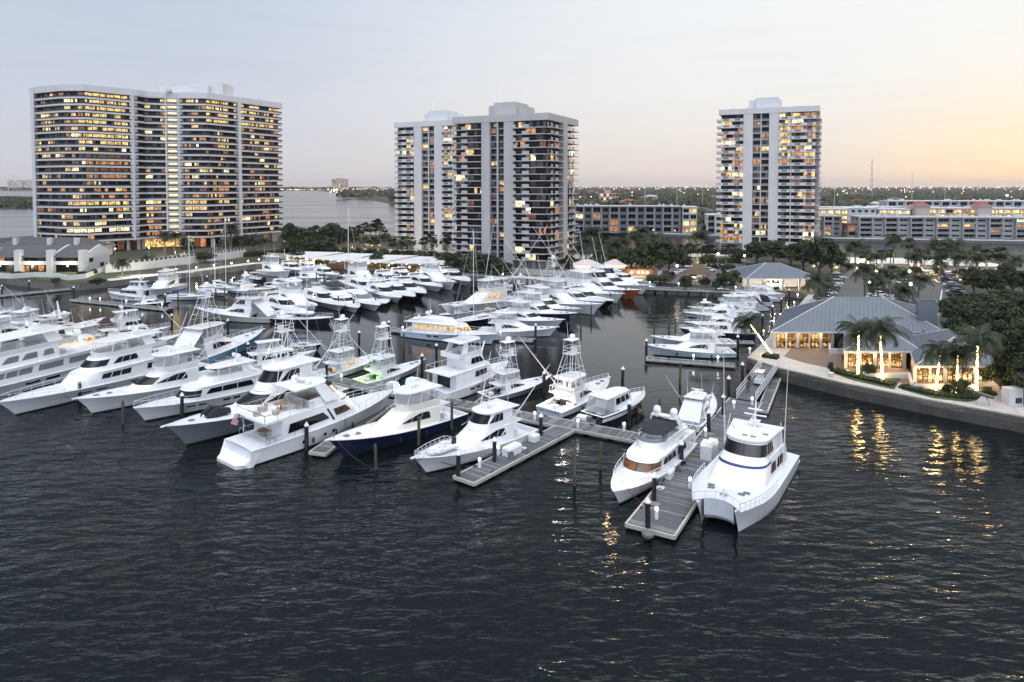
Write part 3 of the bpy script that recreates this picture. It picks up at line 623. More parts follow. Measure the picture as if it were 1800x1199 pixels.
def make_dinghy(root, x, y, z, l, rz=0, name='tender', m=None):
    M = Matrix.Translation((x, y, z)) @ Matrix.Rotation(rz, 4, 'Z'); mb = MB(); r = .22*l/3.4
    pts = [(-l/2, .6), (l*.2, .6), (l*.38, .42), (l*.48, .12), (l*.48, -.12), (l*.38, -.42), (l*.2, -.6), (-l/2, -.6)]
    for a, b in zip(pts, pts[1:]): mb.tube(M @ Vector((a[0], a[1], r+.1)), M @ Vector((b[0], b[1], r+.1)), r, n=7, caps=True)
    mb.box(-l*.48, l*.36, -.5, .5, .1, .26, 0, M); mb.box(-l*.15, 0, -.3, .3, .2, .95, 0, M); mb.box(-l*.56, -l*.46, -.2, .2, .3, 1.0, 1, M)
    return mb.build(name, [m or gel, black], root, smooth=40)
def sailboat(root, L, hm=gel, H=None, cover=None):
    B = .3*L; H = H or 1.35*L; fn = make_hull(root, L, B, .95, 1.25, hm, rake=.14, tw=.62); bd, bw, zs = fn; make_deck(root, L, fn, .0, camber=.1)
    o = outline(.26*L, .66*L, B*.30, B*.2, .1*L, 4, 7); Pb, Pt = lift(o, lambda x: zs(x/L)), lift([(x, y*.85) for x, y in o], zs(.4)+.5); mb = MB(); block(mb, Pb, Pt, .08); cab = mb.build('coach_roof', gel, root, smooth=30)
    house_sides(cab, Pb, Pt, [(.08, .34, .3, .75, .1, .2)], glass)
    mb = MB(); xm = .56*L; mb.tube((xm, 0, zs(.5)), (xm, 0, H), .10, .07, 6); mb.tube((xm, -B*.3, H*.55), (xm, B*.3, H*.55), .035, n=4); mb.build('mast', metal, root)
    mb = MB(); mb.tube((xm, 0, zs(.5)+1.1), (.12*L, 0, zs(.5)+1.0), .07, n=5); mb.build('boom', metal, root)
    mb = MB(); mb.tube((xm-.1, 0, zs(.5)+1.25), (.16*L, 0, zs(.5)+1.12), .20, .13, 6, caps=True); mb.build('sail_cover', cover or canvb, root, smooth=50)
    mb = MB()
    for e in ((L*.98, 0, zs(1)), (.02*L, 0, zs(0)), (xm-.1, B*.46, zs(.5)), (xm-.1, -B*.46, zs(.5))): mb.tube((xm, 0, H-.1), e, .02, n=3)
    mb.build('rigging', chrome, root)
    mb = MB(); mb.box(.05*L, .24*L, -B*.22, B*.22, zs(0)+.05, zs(0)+.3); mb.tube((.1*L, 0, zs(0)), (.1*L, 0, zs(0)+1), .04, n=4); mb.build('cockpit', deckm, root)
    mb = MB(); o = outline(.18*L, .30*L, B*.3, B*.25, .04*L, 3, 5); block(mb, lift(o, zs(.2)+1.2), lift(o, zs(.2)+1.5), .1); mb.build('spray_hood', cover or canvb, root, smooth=40)
    rail(root, L, fn, .02, h=.6, name='life_lines'); return fn
def console_boat(root, L, hm=gel, top=None, engines=2):
    k = 1; B = .30*L; fn = make_hull(root, L, B, .75, 1.25, hm, rake=.12, tw=.9); bd, bw, zs = fn; make_deck(root, L, fn, .72); cockpit(root, L, fn, .72, .35)
    mb = MB(); o = outline(.36*L, .52*L, .5, .45, .3, 3, 5); block(mb, lift(o, .35), lift([(x-.1, y*.9) for x, y in o], 1.5), .05); mb.build('console', gel, root, smooth=30)
    mb = MB()
    for x in (.34, .52):
        for s in (1, -1): mb.tube((x*L, s*.65, .4), (x*L, s*.7, 2.5), .04, n=4)
    mb.build('top_frame', chrome, root); slab(root, 't_top', .28*L, .58*L, .95, .85, .4, 2.5, .07, m=top)
    for i in range(engines):
        y = (i-(engines-1)/2)*.75; e = MB(); e.box(-.75, -.1, y-.22, y+.22, .45, 1.3); e.box(-.6, -.3, y-.12, y+.12, -.4, .45); e.build('outboard_motor', canvas if engines < 3 else gel, root)
    whip(root, .36*L, .6, 2.5, 2); return fn
def fender_row(root, fn, L, ts, side):
    for t in ts:
        mb = MB(); y = side*(fn[0](t)+.12); mb.lathe([(.001, -.35), (.13, -.27), (.13, .27), (.001, .35)], (t*L*.97, y, fn[2](t)*.45), 7); mb.build('fender', black, root, smooth=40)
BOATS = {}
def moor(key, kind, bow, stern, name, label, cat, group=None, **kw):
    b = G(bow[0], bow[1], bow[2] if len(bow) > 2 else 1.9); s = G(stern[0], stern[1], stern[2] if len(stern) > 2 else .3); d = b-s; d.z = 0
    root = empty(name, (s.x, s.y, 0), math.atan2(d.y, d.x), label, cat, group or 'boats moored in the marina')
    root['len'] = d.length
    r = kind(root, d.length, **kw); BOATS[key] = (root, d.length, r); return root
# ---------------------------------------------------------------- the boats, one by one
def catamaran(root, L):
    B = 7.2; zs = lambda t: 1.55+.75*t**1.6
    def bo(t): return B/2 if t < .55 else B/2*(1-.40*((t-.55)/.45)**2.4)
    def bi(t): return 1.0 if t < .6 else 1.0+.05*((t-.6)/.4)**2
    ts = [0, .15, .3, .45, .55, .65, .73, .8, .86, .91, .95, .98, 1]; m = MB()
    for s in (1, -1):
        rings = []
        for t in ts:
            o, i = bo(t), bi(t); c = (o+i)/2; hw = (o-i)/2; z = zs(t); g = 1-max(0, (t-.6)/.4)**1.8*.97; x = lambda f: t*(L-1.4*(1-f))
            e = 1-max(0, (t-.8)/.2)**2*.96
            rings.append([(x(0), s*(c-hw*.3*g), -.6), (x(.1), s*(c-hw*.85*g), .15), (x(.5), s*(c-hw*.9*(g*.5+.5*e)), z*.55), (x(1), s*(c-hw*e), z), (x(1), s*(c+hw*e), z), (x(.6), s*(c+hw*(g*.4+.6*e)*.97), z*.62), (x(.3), s*(c+hw*(g*.7+.3*e)*.9), z*.32), (x(.1), s*(c+hw*.86*g), .15), (x(0), s*(c+hw*.3*g), -.6)])
        m.loft(rings, True, cap0=True, cap1=True, flip=s > 0)
    m.build('hull', gel, root, smooth=32)
    d = MB(); rings = []; xe = lambda y: L*(.932+.06*min(1, abs(y)/1.9)**2.6)
    for t in [i/20 for i in range(21)]:
        w_ = bo(t)-.08; z = zs(t); ff = max(0, (t-.55)/.45)
        rings.append([((t*(1-ff)+t*ff*xe(y)/L)*L, y, z+c) for y, c in ((-w_, 0), (-w_*.8, .06), (-w_*.55, .10), (-w_*.28, .14), (0, .16), (w_*.28, .14), (w_*.55, .10), (w_*.8, .06), (w_, 0))])
    d.loft(rings, False, flip=True); a = [(xe(y)-.02, y, zs(1)+.16-.04*abs(y)) for y in [-1.3+2.6*i/8 for i in range(9)]]; d.loft([a, [(x-.12, y, .9) for x, y, z in a], [(x-.5, y*.95, .50) for x, y, z in a], [(x-6, y, .45) for x, y, z in a]], False, flip=True); d.box(0, L*.72, -1.6, 1.6, .85, 1.0)
    d.build('deck', deckm, root, smooth=30)
    for x, y in ((.775, -1.5), (.74, -1.7), (.775, 1.2), (.74, 1.5)): h = MB(); h.box(x*L, x*L+.5, y-.3, y+.3, zs(x)+.13, zs(x)+.2); h.build('deck_hatch', glassg, root)
    wr = 2.98; z0 = lambda x: zs(x/L)+.05; z1 = 3.55
    Pb = lift(outline(.16*L, .78*L, wr, wr*.90, .18*L, 6, 13, .75), z0); Pt = lift(outline(.16*L, .54*L, wr*.92, wr*.74, .10*L, 6, 13, .75), z1)
    mb = MB(); block(mb, Pb, Pt, .1); cab = mb.build('main_deckhouse', gel, root, smooth=32)
    window(cab, Pb, Pt, .27, .73, .77, .86, blue_s, 'blue_band', n=30, off=.02)
    for a, b in ((.06, .17), (.19, .27)): house_sides(cab, Pb, Pt, [(a, b, .35, .74, .1, .1)], lit_r if a > .1 else glass)
    P2b = lift(outline(.19*L, .535*L, wr*.84, wr*.72, .09*L, 6, 13, .75), z1+.02); P2t = lift(outline(.19*L, .46*L, wr*.80, wr*.64, .08*L, 6, 13, .75), z1+1.45)
    mb = MB(); block(mb, P2b, P2t, .1); br = mb.build('bridge', gel, root, smooth=32)
    window(br, P2b, P2t, .335, .665, .22, .86, glass, 'windshield', n=24); house_sides(br, P2b, P2t, [(.20, .325, .24, .84, .2, .0)], lit_r)
    mul = MB()
    for t in (.40, .45, .5, .55, .60): strip(mul, P2b, P2t, t-.002, t+.002, .22, .86, .045, n=1)
    mul.build('window_mullion', black, br)
    slab(root, 'hardtop', .15*L, .475*L, wr*.86, wr*.7, .08*L, z1+1.47, .14)
    zt = z1+1.68
    for x, y in ((.40, -.5), (.40, .3), (.33, 1.2)): h = MB(); h.box(x*L, x*L+.3, y, y+.5, zt-.02, zt+.05); h.build('roof_hatch', glassg, root)
    mb = MB(); mb.tube((.24*L, 0, zt-.1), (.22*L, 0, zt+2.6), .14, .06, 6); mb.box(.22*L, .235*L, -1.1, 1.1, zt+1.1, zt+1.2); mb.box(.22*L, .24*L, -.7, .7, zt+1.7, zt+1.78); mb.box(.21*L, .25*L, -.5, .5, zt+.55, zt+.63); mb.build('radar_mast', gel, root)
    dome(root, .3*L, -1.7, zt-.05, .33); dome(root, .30*L, 1.3, zt-.05, .16)
    for s in (1, -1):
        mb = MB(); mb.tube((.27*L, s*2.9, 2), (.25*L, s*3.2, 12.2), .06, .025, 5); mb.tube((.27*L, s*2.9, 3.2), (.235*L, s*2.5, 6.1), .04, n=4); mb.tube((.23*L, s*2.9, 2), (.25*L, s*3.0, 6), .035, n=4); mb.build('outrigger', metal, root)
    r = MB()
    for s in (1, -1):
        pts = [(t*L, s*(bo(t)-.15), zs(t)) for t in [.55+.45*i/11 for i in range(12)]]
        r.path([(x, y, z+.75) for x, y, z in pts], .035, 4); r.path([(x, y, z+.38) for x, y, z in pts], .02, 3)
        for x, y, z in pts: r.tube((x, y, z), (x, y, z+.75), .025, n=4)
    q = [(.985*L, -2.0, zs(1)+.75), (.945*L, -1.2, zs(.95)+.8), (.93*L, -.4, zs(.95)+.85), (.93*L, .4, zs(.95)+.85), (.945*L, 1.2, zs(.95)+.8), (.985*L, 2.0, zs(1)+.75)]; r.path(q, .035, 4)
    for p in q: r.tube((p[0], p[1], 2.1), p, .025, n=4)
    r.build('bow_rail', metal, root)
    a = MB(); a.tube((.89*L, 0, 2.1), (.86*L, 0, 2.9), .08, n=6); a.box(.85*L, .88*L, -.3, .3, 2.2, 2.5); a.build('anchor_winch', chrome, root)
    c = MB(); c.box(-.9, .02, -B/2+.1, B/2-.1, .55, .7); c.box(0, .16*L, -B/2+.2, B/2-.2, 1.2, 1.35); c.build('aft_deck', deckm, root)
    return None
def tri_deck(root, L):
    fn, z1, z2, zt = motoryacht(root, L, mainw=((.20, .34),), swim=1, dinghy=0, k=.95, B=5.4, hullw=1)
    lettering(root, 'TEMO', (-.03, 0, .8), .75, (R(90), 0, R(-90)), blue_s, 'transom_lettering')
    mb = MB(); mb.tube((.62*L, .5, z1+.3), (.74*L, 1.2, z1+2.6), .16, .12, 6, caps=True); mb.tube((.62*L, .5, z1-.1), (.62*L, .5, z1+.6), .22, n=6); mb.build('davit_crane', gel, root)
    return fn, z1, z2, zt
def long_yacht(root, L):
    """white raised-pilothouse yacht lying stern-out, oval side windows and a big hardtop wing"""
    B = 6.0; hs, hb = 1.75, 2.7; fn = make_hull(root, L, B, hs, hb, gel, rake=.10, tw=.93); bd, bw, zs = fn; make_deck(root, L, fn, .0, camber=.1)
    wr = bd(.4)-.12; z1 = 4.05; xr, xf = .165*L, .74*L
    Pb = lift(outline(xr, xf, wr, wr*.8, .14*L, 8, 11, .8), lambda x: zs(x/L)-.02); Pt = lift(outline(xr, .63*L, wr*.97, wr*.76, .1*L, 8, 11, .8), z1); mb = MB(); block(mb, Pb, Pt, .05); cab = mb.build('main_deckhouse', gel, root, smooth=32)
    for a, b, l in ((.03, .245, 0), (.285, .375, 1)):
        for q in ((a, b), (1-b, 1-a)): window(cab, Pb, Pt, q[0], q[1], .28, .72, lit_r if l else glass, ta=.06, tb=.06)
    mul = MB()
    for t in (.075, .13, .19, .315, .345):
        for q in (t, 1-t): strip(mul, Pb, Pt, q-.0012, q+.0012, .28, .72, .045, n=1)
    mul.build('window_mullion', black, cab)
    for q in ((.258, .268), (1-.268, 1-.258)): window(cab, Pb, Pt, q[0], q[1], .1, .85, glass, 'side_door')
    # aft deck under the overhang, then the sloping stern
    slab(root, 'boat_deck', .07*L, .60*L, wr*1.02, wr*.78, .10*L, z1, .22)
    mb = MB()
    for s in (1, -1):
        q = [(x*L, s*wr, z1+.22+.85) for x in (.07, .14, .21, .28, .35)]; mb.path(q, .04, 4)
        for p in q: mb.tube((p[0], p[1], z1+.2), p, .03, n=4)
        mb.tube((.10*L, s*wr*.93, hs), (.10*L, s*wr*.93, z1), .07); mb.tube((.17*L, s*wr*.96, hs), (.17*L, s*wr*.96, z1), .05)
        q = [(x*L, s*(bd(.1)-.1), hs+.8) for x in (.08, .13, .18, .24)]; mb.path(q, .035, 4)
        for p in q: mb.tube((p[0], p[1], hs), p, .03, n=4)
    mb.path([(.07*L, -wr, z1+1.07), (.07*L, wr, z1+1.07)], .04, 4); mb.path([(.08*L, -wr*.94, hs+.8), (.08*L, wr*.94, hs+.8)], .035, 4); mb.build('aft_rail', chrome, root)
    mb = MB(); mb.loft([[(-.062*L, -1.9, .35), (-.062*L, 1.9, .35)], [(-.03*L, -2.55, .42), (-.03*L, 2.55, .42)], [(.075*L, -2.75, hs+.05), (.075*L, 2.75, hs+.05)]], False, flip=True)
    for s in (1, -1): mb.add([(-.062*L, s*1.9, .35), (-.03*L, s*2.55, .42), (.075*L, s*2.75, hs+.05), (.0, s*2.78, hs+.02), (0, s*2.78, -.3), (-.062*L, s*1.9, -.3)], [tuple(range(6)) if s > 0 else tuple(range(5, -1, -1))])
    mb.add([(-.062*L, -1.9, .35), (-.062*L, -1.9, -.3), (-.062*L, 1.9, -.3), (-.062*L, 1.9, .35)], [(0, 3, 2, 1)]); mb.build('swim_steps', gel, root)
    mb = MB(); mb.lathe([(.9, 0), (.9, .06)], (.15*L, 0, hs+.75), 12); mb.tube((.15*L, 0, hs), (.15*L, 0, hs+.75), .1); mb.build('aft_table', teak, root)
    mb = MB(); mb.lathe([(.8, 0), (.8, .06)], (.24*L, 0, z1+.95), 12); mb.tube((.24*L, 0, z1+.2), (.24*L, 0, z1+.95), .1); mb.build('upper_table', teak, root)
    for x, y in ((.17, 1.0), (.18, -1.1), (.30, 1.5), (.31, -1.3), (.11, .2)): mb = MB(); mb.cbox((x*L, y, z1+.5), (.6, .6, .55)); mb.cbox((x*L+.3, y, z1+.85), (.1, .6, .6)); mb.build('deck_chair', canvt, root)
    # flying bridge with wing-like hardtop
    ux0, ux1, uw = .34*L, .58*L, wr*.84; zb = z1+.22
    oA = outline(ux0, ux1+.05*L, uw, uw*.8, .1*L, 5, 11, .8); oB = outline(ux0, ux1, uw*1.0, uw*.8, .1*L, 5, 11, .8); A, Bq = lift(oA, zb), lift(oB, zb+1.0)
    mb = MB(); mb.loft([A, Bq], True); ins = [(ux0+(p[0]-ux0)*.93, p[1]*.92, p[2]) for p in Bq]; mb.loft([Bq, ins, [(x, y, zb+.06) for x, y, z in ins]], True); fb = mb.build('flying_bridge', gel, root, smooth=32)
    mb = MB(); mb.add([(x, y, zb+.1) for x, y, z in ins], [tuple(range(len(ins)))]); mb.build('bridge_sole', teak, fb)
    for s in (1, -1): mb = MB(); mb.box(.40*L, .48*L, s*1.1-.6, s*1.1+.6, zb+.1, zb+.6); mb.build('settee', canvt, root)
    mb = MB()
    for s in (1, -1):
        mb.loft([[(.44*L, s*uw, zb+.3), (.53*L, s*uw*.97, zb+.3), (.53*L, s*uw*.9, zb+.3), (.44*L, s*uw*.9, zb+.3)], [(.38*L, s*uw*.85, zb+2.4), (.45*L, s*uw*.85, zb+2.4), (.45*L, s*uw*.75, zb+2.4), (.38*L, s*uw*.75, zb+2.4)]], True, flip=s < 0)
    mb.build('hardtop_arch', gel, root); slab(root, 'hardtop', .26*L, .50*L, uw*.95, uw*.85, .09*L, zb+2.35, .16)
    v = MB(); strip(v, Bq, lift(outline(ux0, ux1-.04*L, uw*.97, uw*.78, .09*L, 5, 11, .8), zb+1.9), .28, .72, .0, 1, 0, n=16); v.build('wind_screen', glassg, root)
    for x, y, r in ((.36, 1.2, .42), (.37, -1.2, .42), (.33, .3, .3)): dome(root, x*L, y, zb+2.55, r)
    mb = MB()
    for x in (.345, .36, .375): mb.path([(x*L, .2, zb+2.5), (x*L, .2, zb+3.2), (x*L, .8, zb+3.5)], .05, 5)
    mb.box(.35*L, .38*L, -.7, .7, zb+3.0, zb+3.1); mb.build('radar_mast', gel, root)
    rail(root, L, fn, .5, h=.9)
    for s in (1, -1):
        for t in (.3, .44, .5): mb = MB(); y = s*(bw(t)+(bd(t)-bw(t))*.5+.03); mb.lathe([(.001, 0), (.2, 0)], (0, 0, 0), 10); o = mb.build('porthole', glass, root); o.rotation_euler = (R(90)*-s, 0, 0); o.location = (t*L*.96, y, zs(t)*.5)
    # flag on its staff
    f = MB(); f.tube((.07*L, 1.2, z1-.9), (.045*L, 1.25, z1+.6), .04, n=5); fl = f.build('flag_staff', chrome, root)
    f = MB(); c0 = (.05*L, 1.25, z1+.5); n = 13
    for i in range(n):
        z = c0[2]-1.1*i/n; dx = -.035*i; p = [(c0[0]+dx+x*-.25, c0[1]+x*.9+.08*math.sin(5*x+i*.3), zz) for zz in (z, z-1.1/n) for x in (0, .33, .66, 1)]
        f.add(p, [(0, 1, 5, 4), (1, 2, 6, 5), (2, 3, 7, 6)], i % 2)
        if i < 7: f.m[-3] = 2
    f.build('flag', [mat('flag_red', (.45, .02, .03), .8), mat('flag_white', (.75, .75, .75), .8), mat('flag_blue', (.02, .03, .15), .8)], fl)
    return fn, z1
S, E, MY, SB, CC = sportfish, express, motoryacht, sailboat, console_boat
cS, cE, cM, cB, cC = 'sport fisher', 'express cruiser', 'motor yacht', 'sailboat', 'small boat'
# --- front row, from the right
r_ = moor('cat', catamaran, (1258, 893, 2.2), (1343, 800, .8), 'power_catamaran', 'big white power catamaran with blue band and twin bows at the right pier', 'catamaran')
r_ = moor('cruiser', MY, (1078, 860, 2.0), (1190, 783), 'motor_yacht', 'white cruiser with black bimini, glowing amber windshield and lit bow beside the pier end', cM, pilot=0, hard=0, bim=canvas, fly=0, k=.70, B=5.0, mainw=((.05, .16), (.18, .33)), win=None, mast=0, hullw=0, dinghy=0)
L_ = r_['len']
def refit_cruiser(r_, L):
    for c in list(r_.children):
        for d in list(c.children):
            if d.name.startswith('windshield'): d.data.materials[0] = lit_ws
        if c.name.startswith('main_deckhouse'):
            wr_ = BOATS['cruiser'][2][0][0](.3)-.25; Pb_ = lift(outline(.13*L, .72*L, wr_, wr_*.84, .12*L, 7, 11, .8), lambda x: BOATS['cruiser'][2][0][2](x/L)); Pt_ = lift(outline(.13*L, .66*L, wr_*.96, wr_*.8, .09*L, 7, 11, .8), BOATS['cruiser'][2][1])
            for t in (.362, .43, .5, .57, .638): m_ = MB(); strip(m_, Pb_, Pt_, t-.003, t+.003, .29, .87, .07, n=1); m_.build('window_mullion', black, c)
            m_ = MB(); strip(m_, Pb_, Pt_, .355, .645, .845, .90, .065, n=18); m_.build('window_frame', black, c)
    uw = 1.9; z1 = 1.45*.70+2.15*.70+.3; ux = .22*L; z = z1+.15
    mb = MB(); o = outline(ux, .55*L, uw*.95, uw*.8, .1*L, 5, 9); o2 = outline(ux, .54*L, uw, uw*.85, .1*L, 5, 9); A, Bq = lift(o, z), lift(o2, z+.75); mb.loft([A, Bq], True); mb.loft([Bq, [(ux+(x-ux)*.93, y*.93, q) for x, y, q in Bq], [(ux+(x-ux)*.93, y*.93, z+.05) for x, y, q in Bq]], True)
    mb.cbox((.40*L, 0, z+.5), (.5, 1.4, .8)); mb.cbox((.32*L, .8, z+.4), (.6, .6, .8)); mb.cbox((.32*L, -.8, z+.4), (.6, .6, .8)); mb.box(.23*L, .27*L, -1.5, 1.5, z, z+.55); mb.build('flying_bridge', gel, r_, smooth=32)
    mb = MB(); strip(mb, Bq, lift(outline(ux, .53*L, uw, uw*.85, .1*L, 5, 9), z+1.1), .3, .7, 0, 1, 0, n=14); mb.build('wind_screen', glassg, r_)
    mb = MB()
    for s in (1, -1): mb.loft([[(.17*L, s*1.9, z-.1), (.24*L, s*1.9, z-.1), (.24*L, s*1.75, z-.1), (.17*L, s*1.75, z-.1)], [(.20*L, s*1.5, z+1.9), (.245*L, s*1.5, z+1.9), (.245*L, s*1.35, z+1.9), (.20*L, s*1.35, z+1.9)]], True, flip=s < 0)
    mb.box(.20*L, .245*L, -1.5, 1.5, z+1.85, z+2.0); mb.build('radar_arch', gel, r_)
    for y in (-.95, .95): dome(r_, .22*L, y, z+2.0, .42, .9)
    make_dinghy(r_, .12*L, .3, z+.1, 3.2, R(80))
    pt_light(r_, (.985*L, 0, 2.6), 110, (1, .62, .3)); pt_light(r_, (.88*L, 1.6, 2.4), 70, (1, .62, .3)); pt_light(r_, (.88*L, -1.6, 2.4), 70, (1, .62, .3)); pt_light(r_, (.1*L, 0, 2.9), 40, (1, .75, .4))
refit_cruiser(r_, L_)
moor('asco', S, (1252, 690, 1.7), (1208, 752), 'sport_fisher', 'white sport fisher with cockpit shade and NASCO on the transom, beside the gangway pier', cS, bridge='open', covr=canvw, rigl=.55, cream=0)
lettering(BOATS['asco'][0], 'NASCO', (-.03, 0, .28), .62, (R(90), 0, R(-90)), black, 'transom_lettering')
def picnic(root, L):
    B = 4.0; fn = make_hull(root, L, B, 1.25, 1.7, blk_h, rake=.08, tw=.88, band=gel); bd, bw, zs = fn; make_deck(root, L, fn, .30, camber=.25); cockpit(root, L, fn, .30, .5, m=teak)
    Pb = lift(outline(.24*L, .68*L, 1.55, 1.2, .14*L, 5, 9, .8), lambda x: zs(x/L)); Pt = lift(outline(.24*L, .60*L, 1.42, 1.1, .10*L, 5, 9, .8), 3.1); mb = MB(); block(mb, Pb, Pt, .12); c = mb.build('deckhouse', gel, root, smooth=32)
    house_sides(c, Pb, Pt, [(.03, .13, .42, .86, 0, 0), (.15, .24, .42, .86, 0, 0), (.26, .34, .42, .86, 0, .2)], glass); window(c, Pb, Pt, .37, .63, .42, .88, glass, 'windshield')
    slab(root, 'hardtop', .10*L, .60*L, 1.6, 1.2, .1*L, 3.12, .1); v = MB(); strip(v, lift(outline(.05*L, .25*L, 1.6, 1.5, .02, 3, 3), 1.35), lift(outline(.11*L, .25*L, 1.45, 1.4, .02, 3, 3), 3.1), 0, 1, 0, 1, 0, n=12); v.add([(.05*L, -1.6, 1.35), (.11*L, -1.45, 3.1), (.11*L, 1.45, 3.1), (.05*L, 1.6, 1.35)], [(0, 1, 2, 3)]); v.build('clear_enclosure', isin, root)
    rail(root, L, fn, .5, h=.6); dome(root, .4*L, 0, 3.3, .25); make_dinghy(root, -.6, .1, .25, 3.0, R(90), m=glassg); fender_row(root, fn, L, (.5, .62, .74), -1); return fn
moor('picnic', picnic, (1133, 690, 1.5), (1040, 742), 'cabin_cruiser', 'low black hulled cabin cruiser with white top and grey tender across its stern', 'cabin cruiser')
moor('hundred', S, (1070, 662, 2.0), (965, 727), 'sport_fisher', 'white tower sport fisher with floodlit cockpit and HUNDRED across the transom', cS, bridge='open', tower=1.0, transom=bluew_h, win=lit_r, lamp=(300, (1, .80, .72)), rails=1, rigl=.72)
r_, l_, _x = BOATS['hundred']; lettering(r_, 'ONE HUNDRED', (-.04, 0, .42), .52, (R(90), 0, R(-90)), blue_s, 'transom_lettering')
mb = MB()
for y in (-1.2, -.4, .4, 1.2): mb.box(.22*l_, .22*l_+.12, y-.2, y+.2, 4.05, 4.3)
mb.build('flood_light', cockpit_l, r_); pt_light(r_, (.20*l_, 0, 4.1), 160, (1, .85, .8))
moor('towerb', S, (966, 655, 2.0), (850, 700), 'sport_fisher', 'white sport fisher with ladder tower and long pale grey hull behind the dinghy yacht', cS, bridge='open', tower=.95, hm=gray_h, rigl=.72)
moor('tri', tri_deck, (893, 634, 2.5), (762, 700), 'motor_yacht', 'tall white three level yacht seen from astern with twin domes and grey lettering', cM)
moor('green', S, (745, 628, 2.0), (632, 676), 'sport_fisher', 'tower sport fisher with green glowing cockpit and lime transom', cS, bridge='open', tower=1.05, rigl=.8, transom=mat('lime_transom', (.30, .45, .02), .3, coat=.4), lamp=(170, (.45, 1, .22)), sole_m=pgreen_h)
lettering(BOATS['green'][0], 'CITY SANDS', (-.04, 0, .35), .5, (R(90), 0, R(-90)), mat('yellow_lettering', (.75, .8, .15), .5), 'transom_lettering')
moor('tower2', S, (672, 616, 2.0), (560, 664), 'sport_fisher', 'white tower sport fisher with amber side windows, left of the green lit one', cS, bridge='open', tower=1.1, rigl=.85, win=lit_w)
# --- front row, bows or stern towards the open water
moor('white_h', S, (728, 806, 2.1), (922, 757), 'sport_fisher', 'white enclosed bridge sport fisher with tender on foredeck beside the finger dock', cS, bridge='enclosed', rails=1, mask=None, rigl=.55)
r_, l_, f_ = BOATS['white_h']; make_dinghy(r_, .80*l_, .35, f_[0][2](.8)+.12, 3.5, 0, 'tender')
moor('navy', S, (578, 776, 2.2), (800, 730), 'sport_fisher', 'navy blue hulled sport fisher with cream topsides and clear curtained bridge', cS, hm=navy, cream=1, rig=0)
moor('longy', long_yacht, (690, 681, 3.0), (418, 806), 'motor_yacht', 'long white yacht lying stern out with striped flag and oval side windows', cM)
moor('bigs', S, (292, 752, 2.8), (590, 690), 'sport_fisher', 'large grey hulled sport fisher with dark wraparound windshields and jet skis on foredeck', cS, hm=gray_h, bridge='enclosed', tower=.9, mask=glass, rigl=.5)
r_, l_, f_ = BOATS['bigs']
for y in (.55, -.65):
    mb = MB(); z = f_[0][2](.76)+.15; mb.loft([[(.70*l_+x, y+s*w_, z+h) for s, h in ((-1, 0), (-1, .35), (-.5, .5+q), (.5, .5+q), (1, .35), (1, 0))] for x, w_, q in ((0, .45, .1), (.8, .5, .3), (1.6, .5, .45), (2.3, .35, .2), (2.9, .08, 0))], True, cap0=True, cap1=True); mb.tube((.70*l_+1.7, y-.4, z+1.05), (.70*l_+1.7, y+.4, z+1.05), .05)
    o = mb.build('jet_ski', black, None, smooth=40, label='black jet ski on the grey sport fisher foredeck, nearer the '+('yacht with broad white hardtop' if y > 0 else 'striped flag'), cat='jet ski', group='jet skis on the foredeck')
    o.location = r_.location; o.rotation_euler = r_.rotation_euler
pt_light(r_, (.40*l_, 0, 7.6), 110, (1, .93, .85))
moor('hardt', MY, (234, 716, 2.2), (468, 681), 'motor_yacht', 'white yacht with open flying bridge under a broad white hardtop and dark wrapped saloon windows', cM, pilot=0, hard=1, mainw=((.04, .33),), k=.82, fly=0, hullw=1)
moor('darkw', S, (134, 707, 2.1), (385, 664), 'sport_fisher', 'white sport fisher with wide black windshield mask and curtained open bridge', cS, mask=glass, rig=1, rigl=.5, bridge='open')
moor('rb', MY, (-6, 697, 3.1), (328, 640), 'motor_yacht', 'long white raised wheelhouse yacht with RB on its side at the left edge', cM, mainw=((.04, .16), (.235, .36)), upw=((.12, .30),), hard=1, k=.90, enclosed=0, fly=1, square=1)
r_, l_, f_ = BOATS['rb']
lettering(r_, 'RB', (.27*l_, -2.42, f_[1]+.55), 1.1, (R(90), 0, 0), black, 'side_lettering', .02); lettering(r_, 'RB', (.27*l_, 2.42, f_[1]+.55), 1.1, (R(90), 0, R(180)), black, 'side_lettering', .02)
moor('leftbig', MY, (-330, 732, 3.2), (190, 632), 'motor_yacht', 'very tall white yacht with square grey windows cut by the left edge', cM, mainw=((.02, .10), (.12, .2), (.22, .34)), upw=((.03, .09), (.12, .2), (.22, .30)), square=1, k=.98, win=glassg, hard=1)
# --- second row, left part
moor('lblue', S, (462, 583, 2.2), (300, 650), 'sport_fisher', 'pale blue hulled tower sport fisher with white bow rail and cockpit shade', cS, hm=lblue_h, bridge='open', tower=1.1, rails=1, rigl=.5, covr=canvw)
moor('blackenc', MY, (556, 616, 1.8), (432, 650), 'motor_yacht', 'white aft cabin cruiser with black trimmed curtained bridge, left of the ladder towers', cM, pilot=0, hard=1, fly=0, enclosed=1, k=.72, mainw=((.05, .2), (.22, .34)), mast=0, hullw=0)
moor('mastboat', SB, (566, 604, 1.3), (508, 614), 'sailboat', 'small dark hulled sailboat with a very tall bare mast among the sport fishers', cB, hm=blk_h, H=14.2)
moor('cream', MY, (322, 588, 1.9), (160, 632), 'motor_yacht', 'cream trawler yacht with upright house and black side windows near the lit saloon yacht', cM, pilot=0, hard=0, fly=0, k=.8, cream=1, mainw=((.06, .12), (.14, .2), (.22, .33)), hullw=0, square=1)
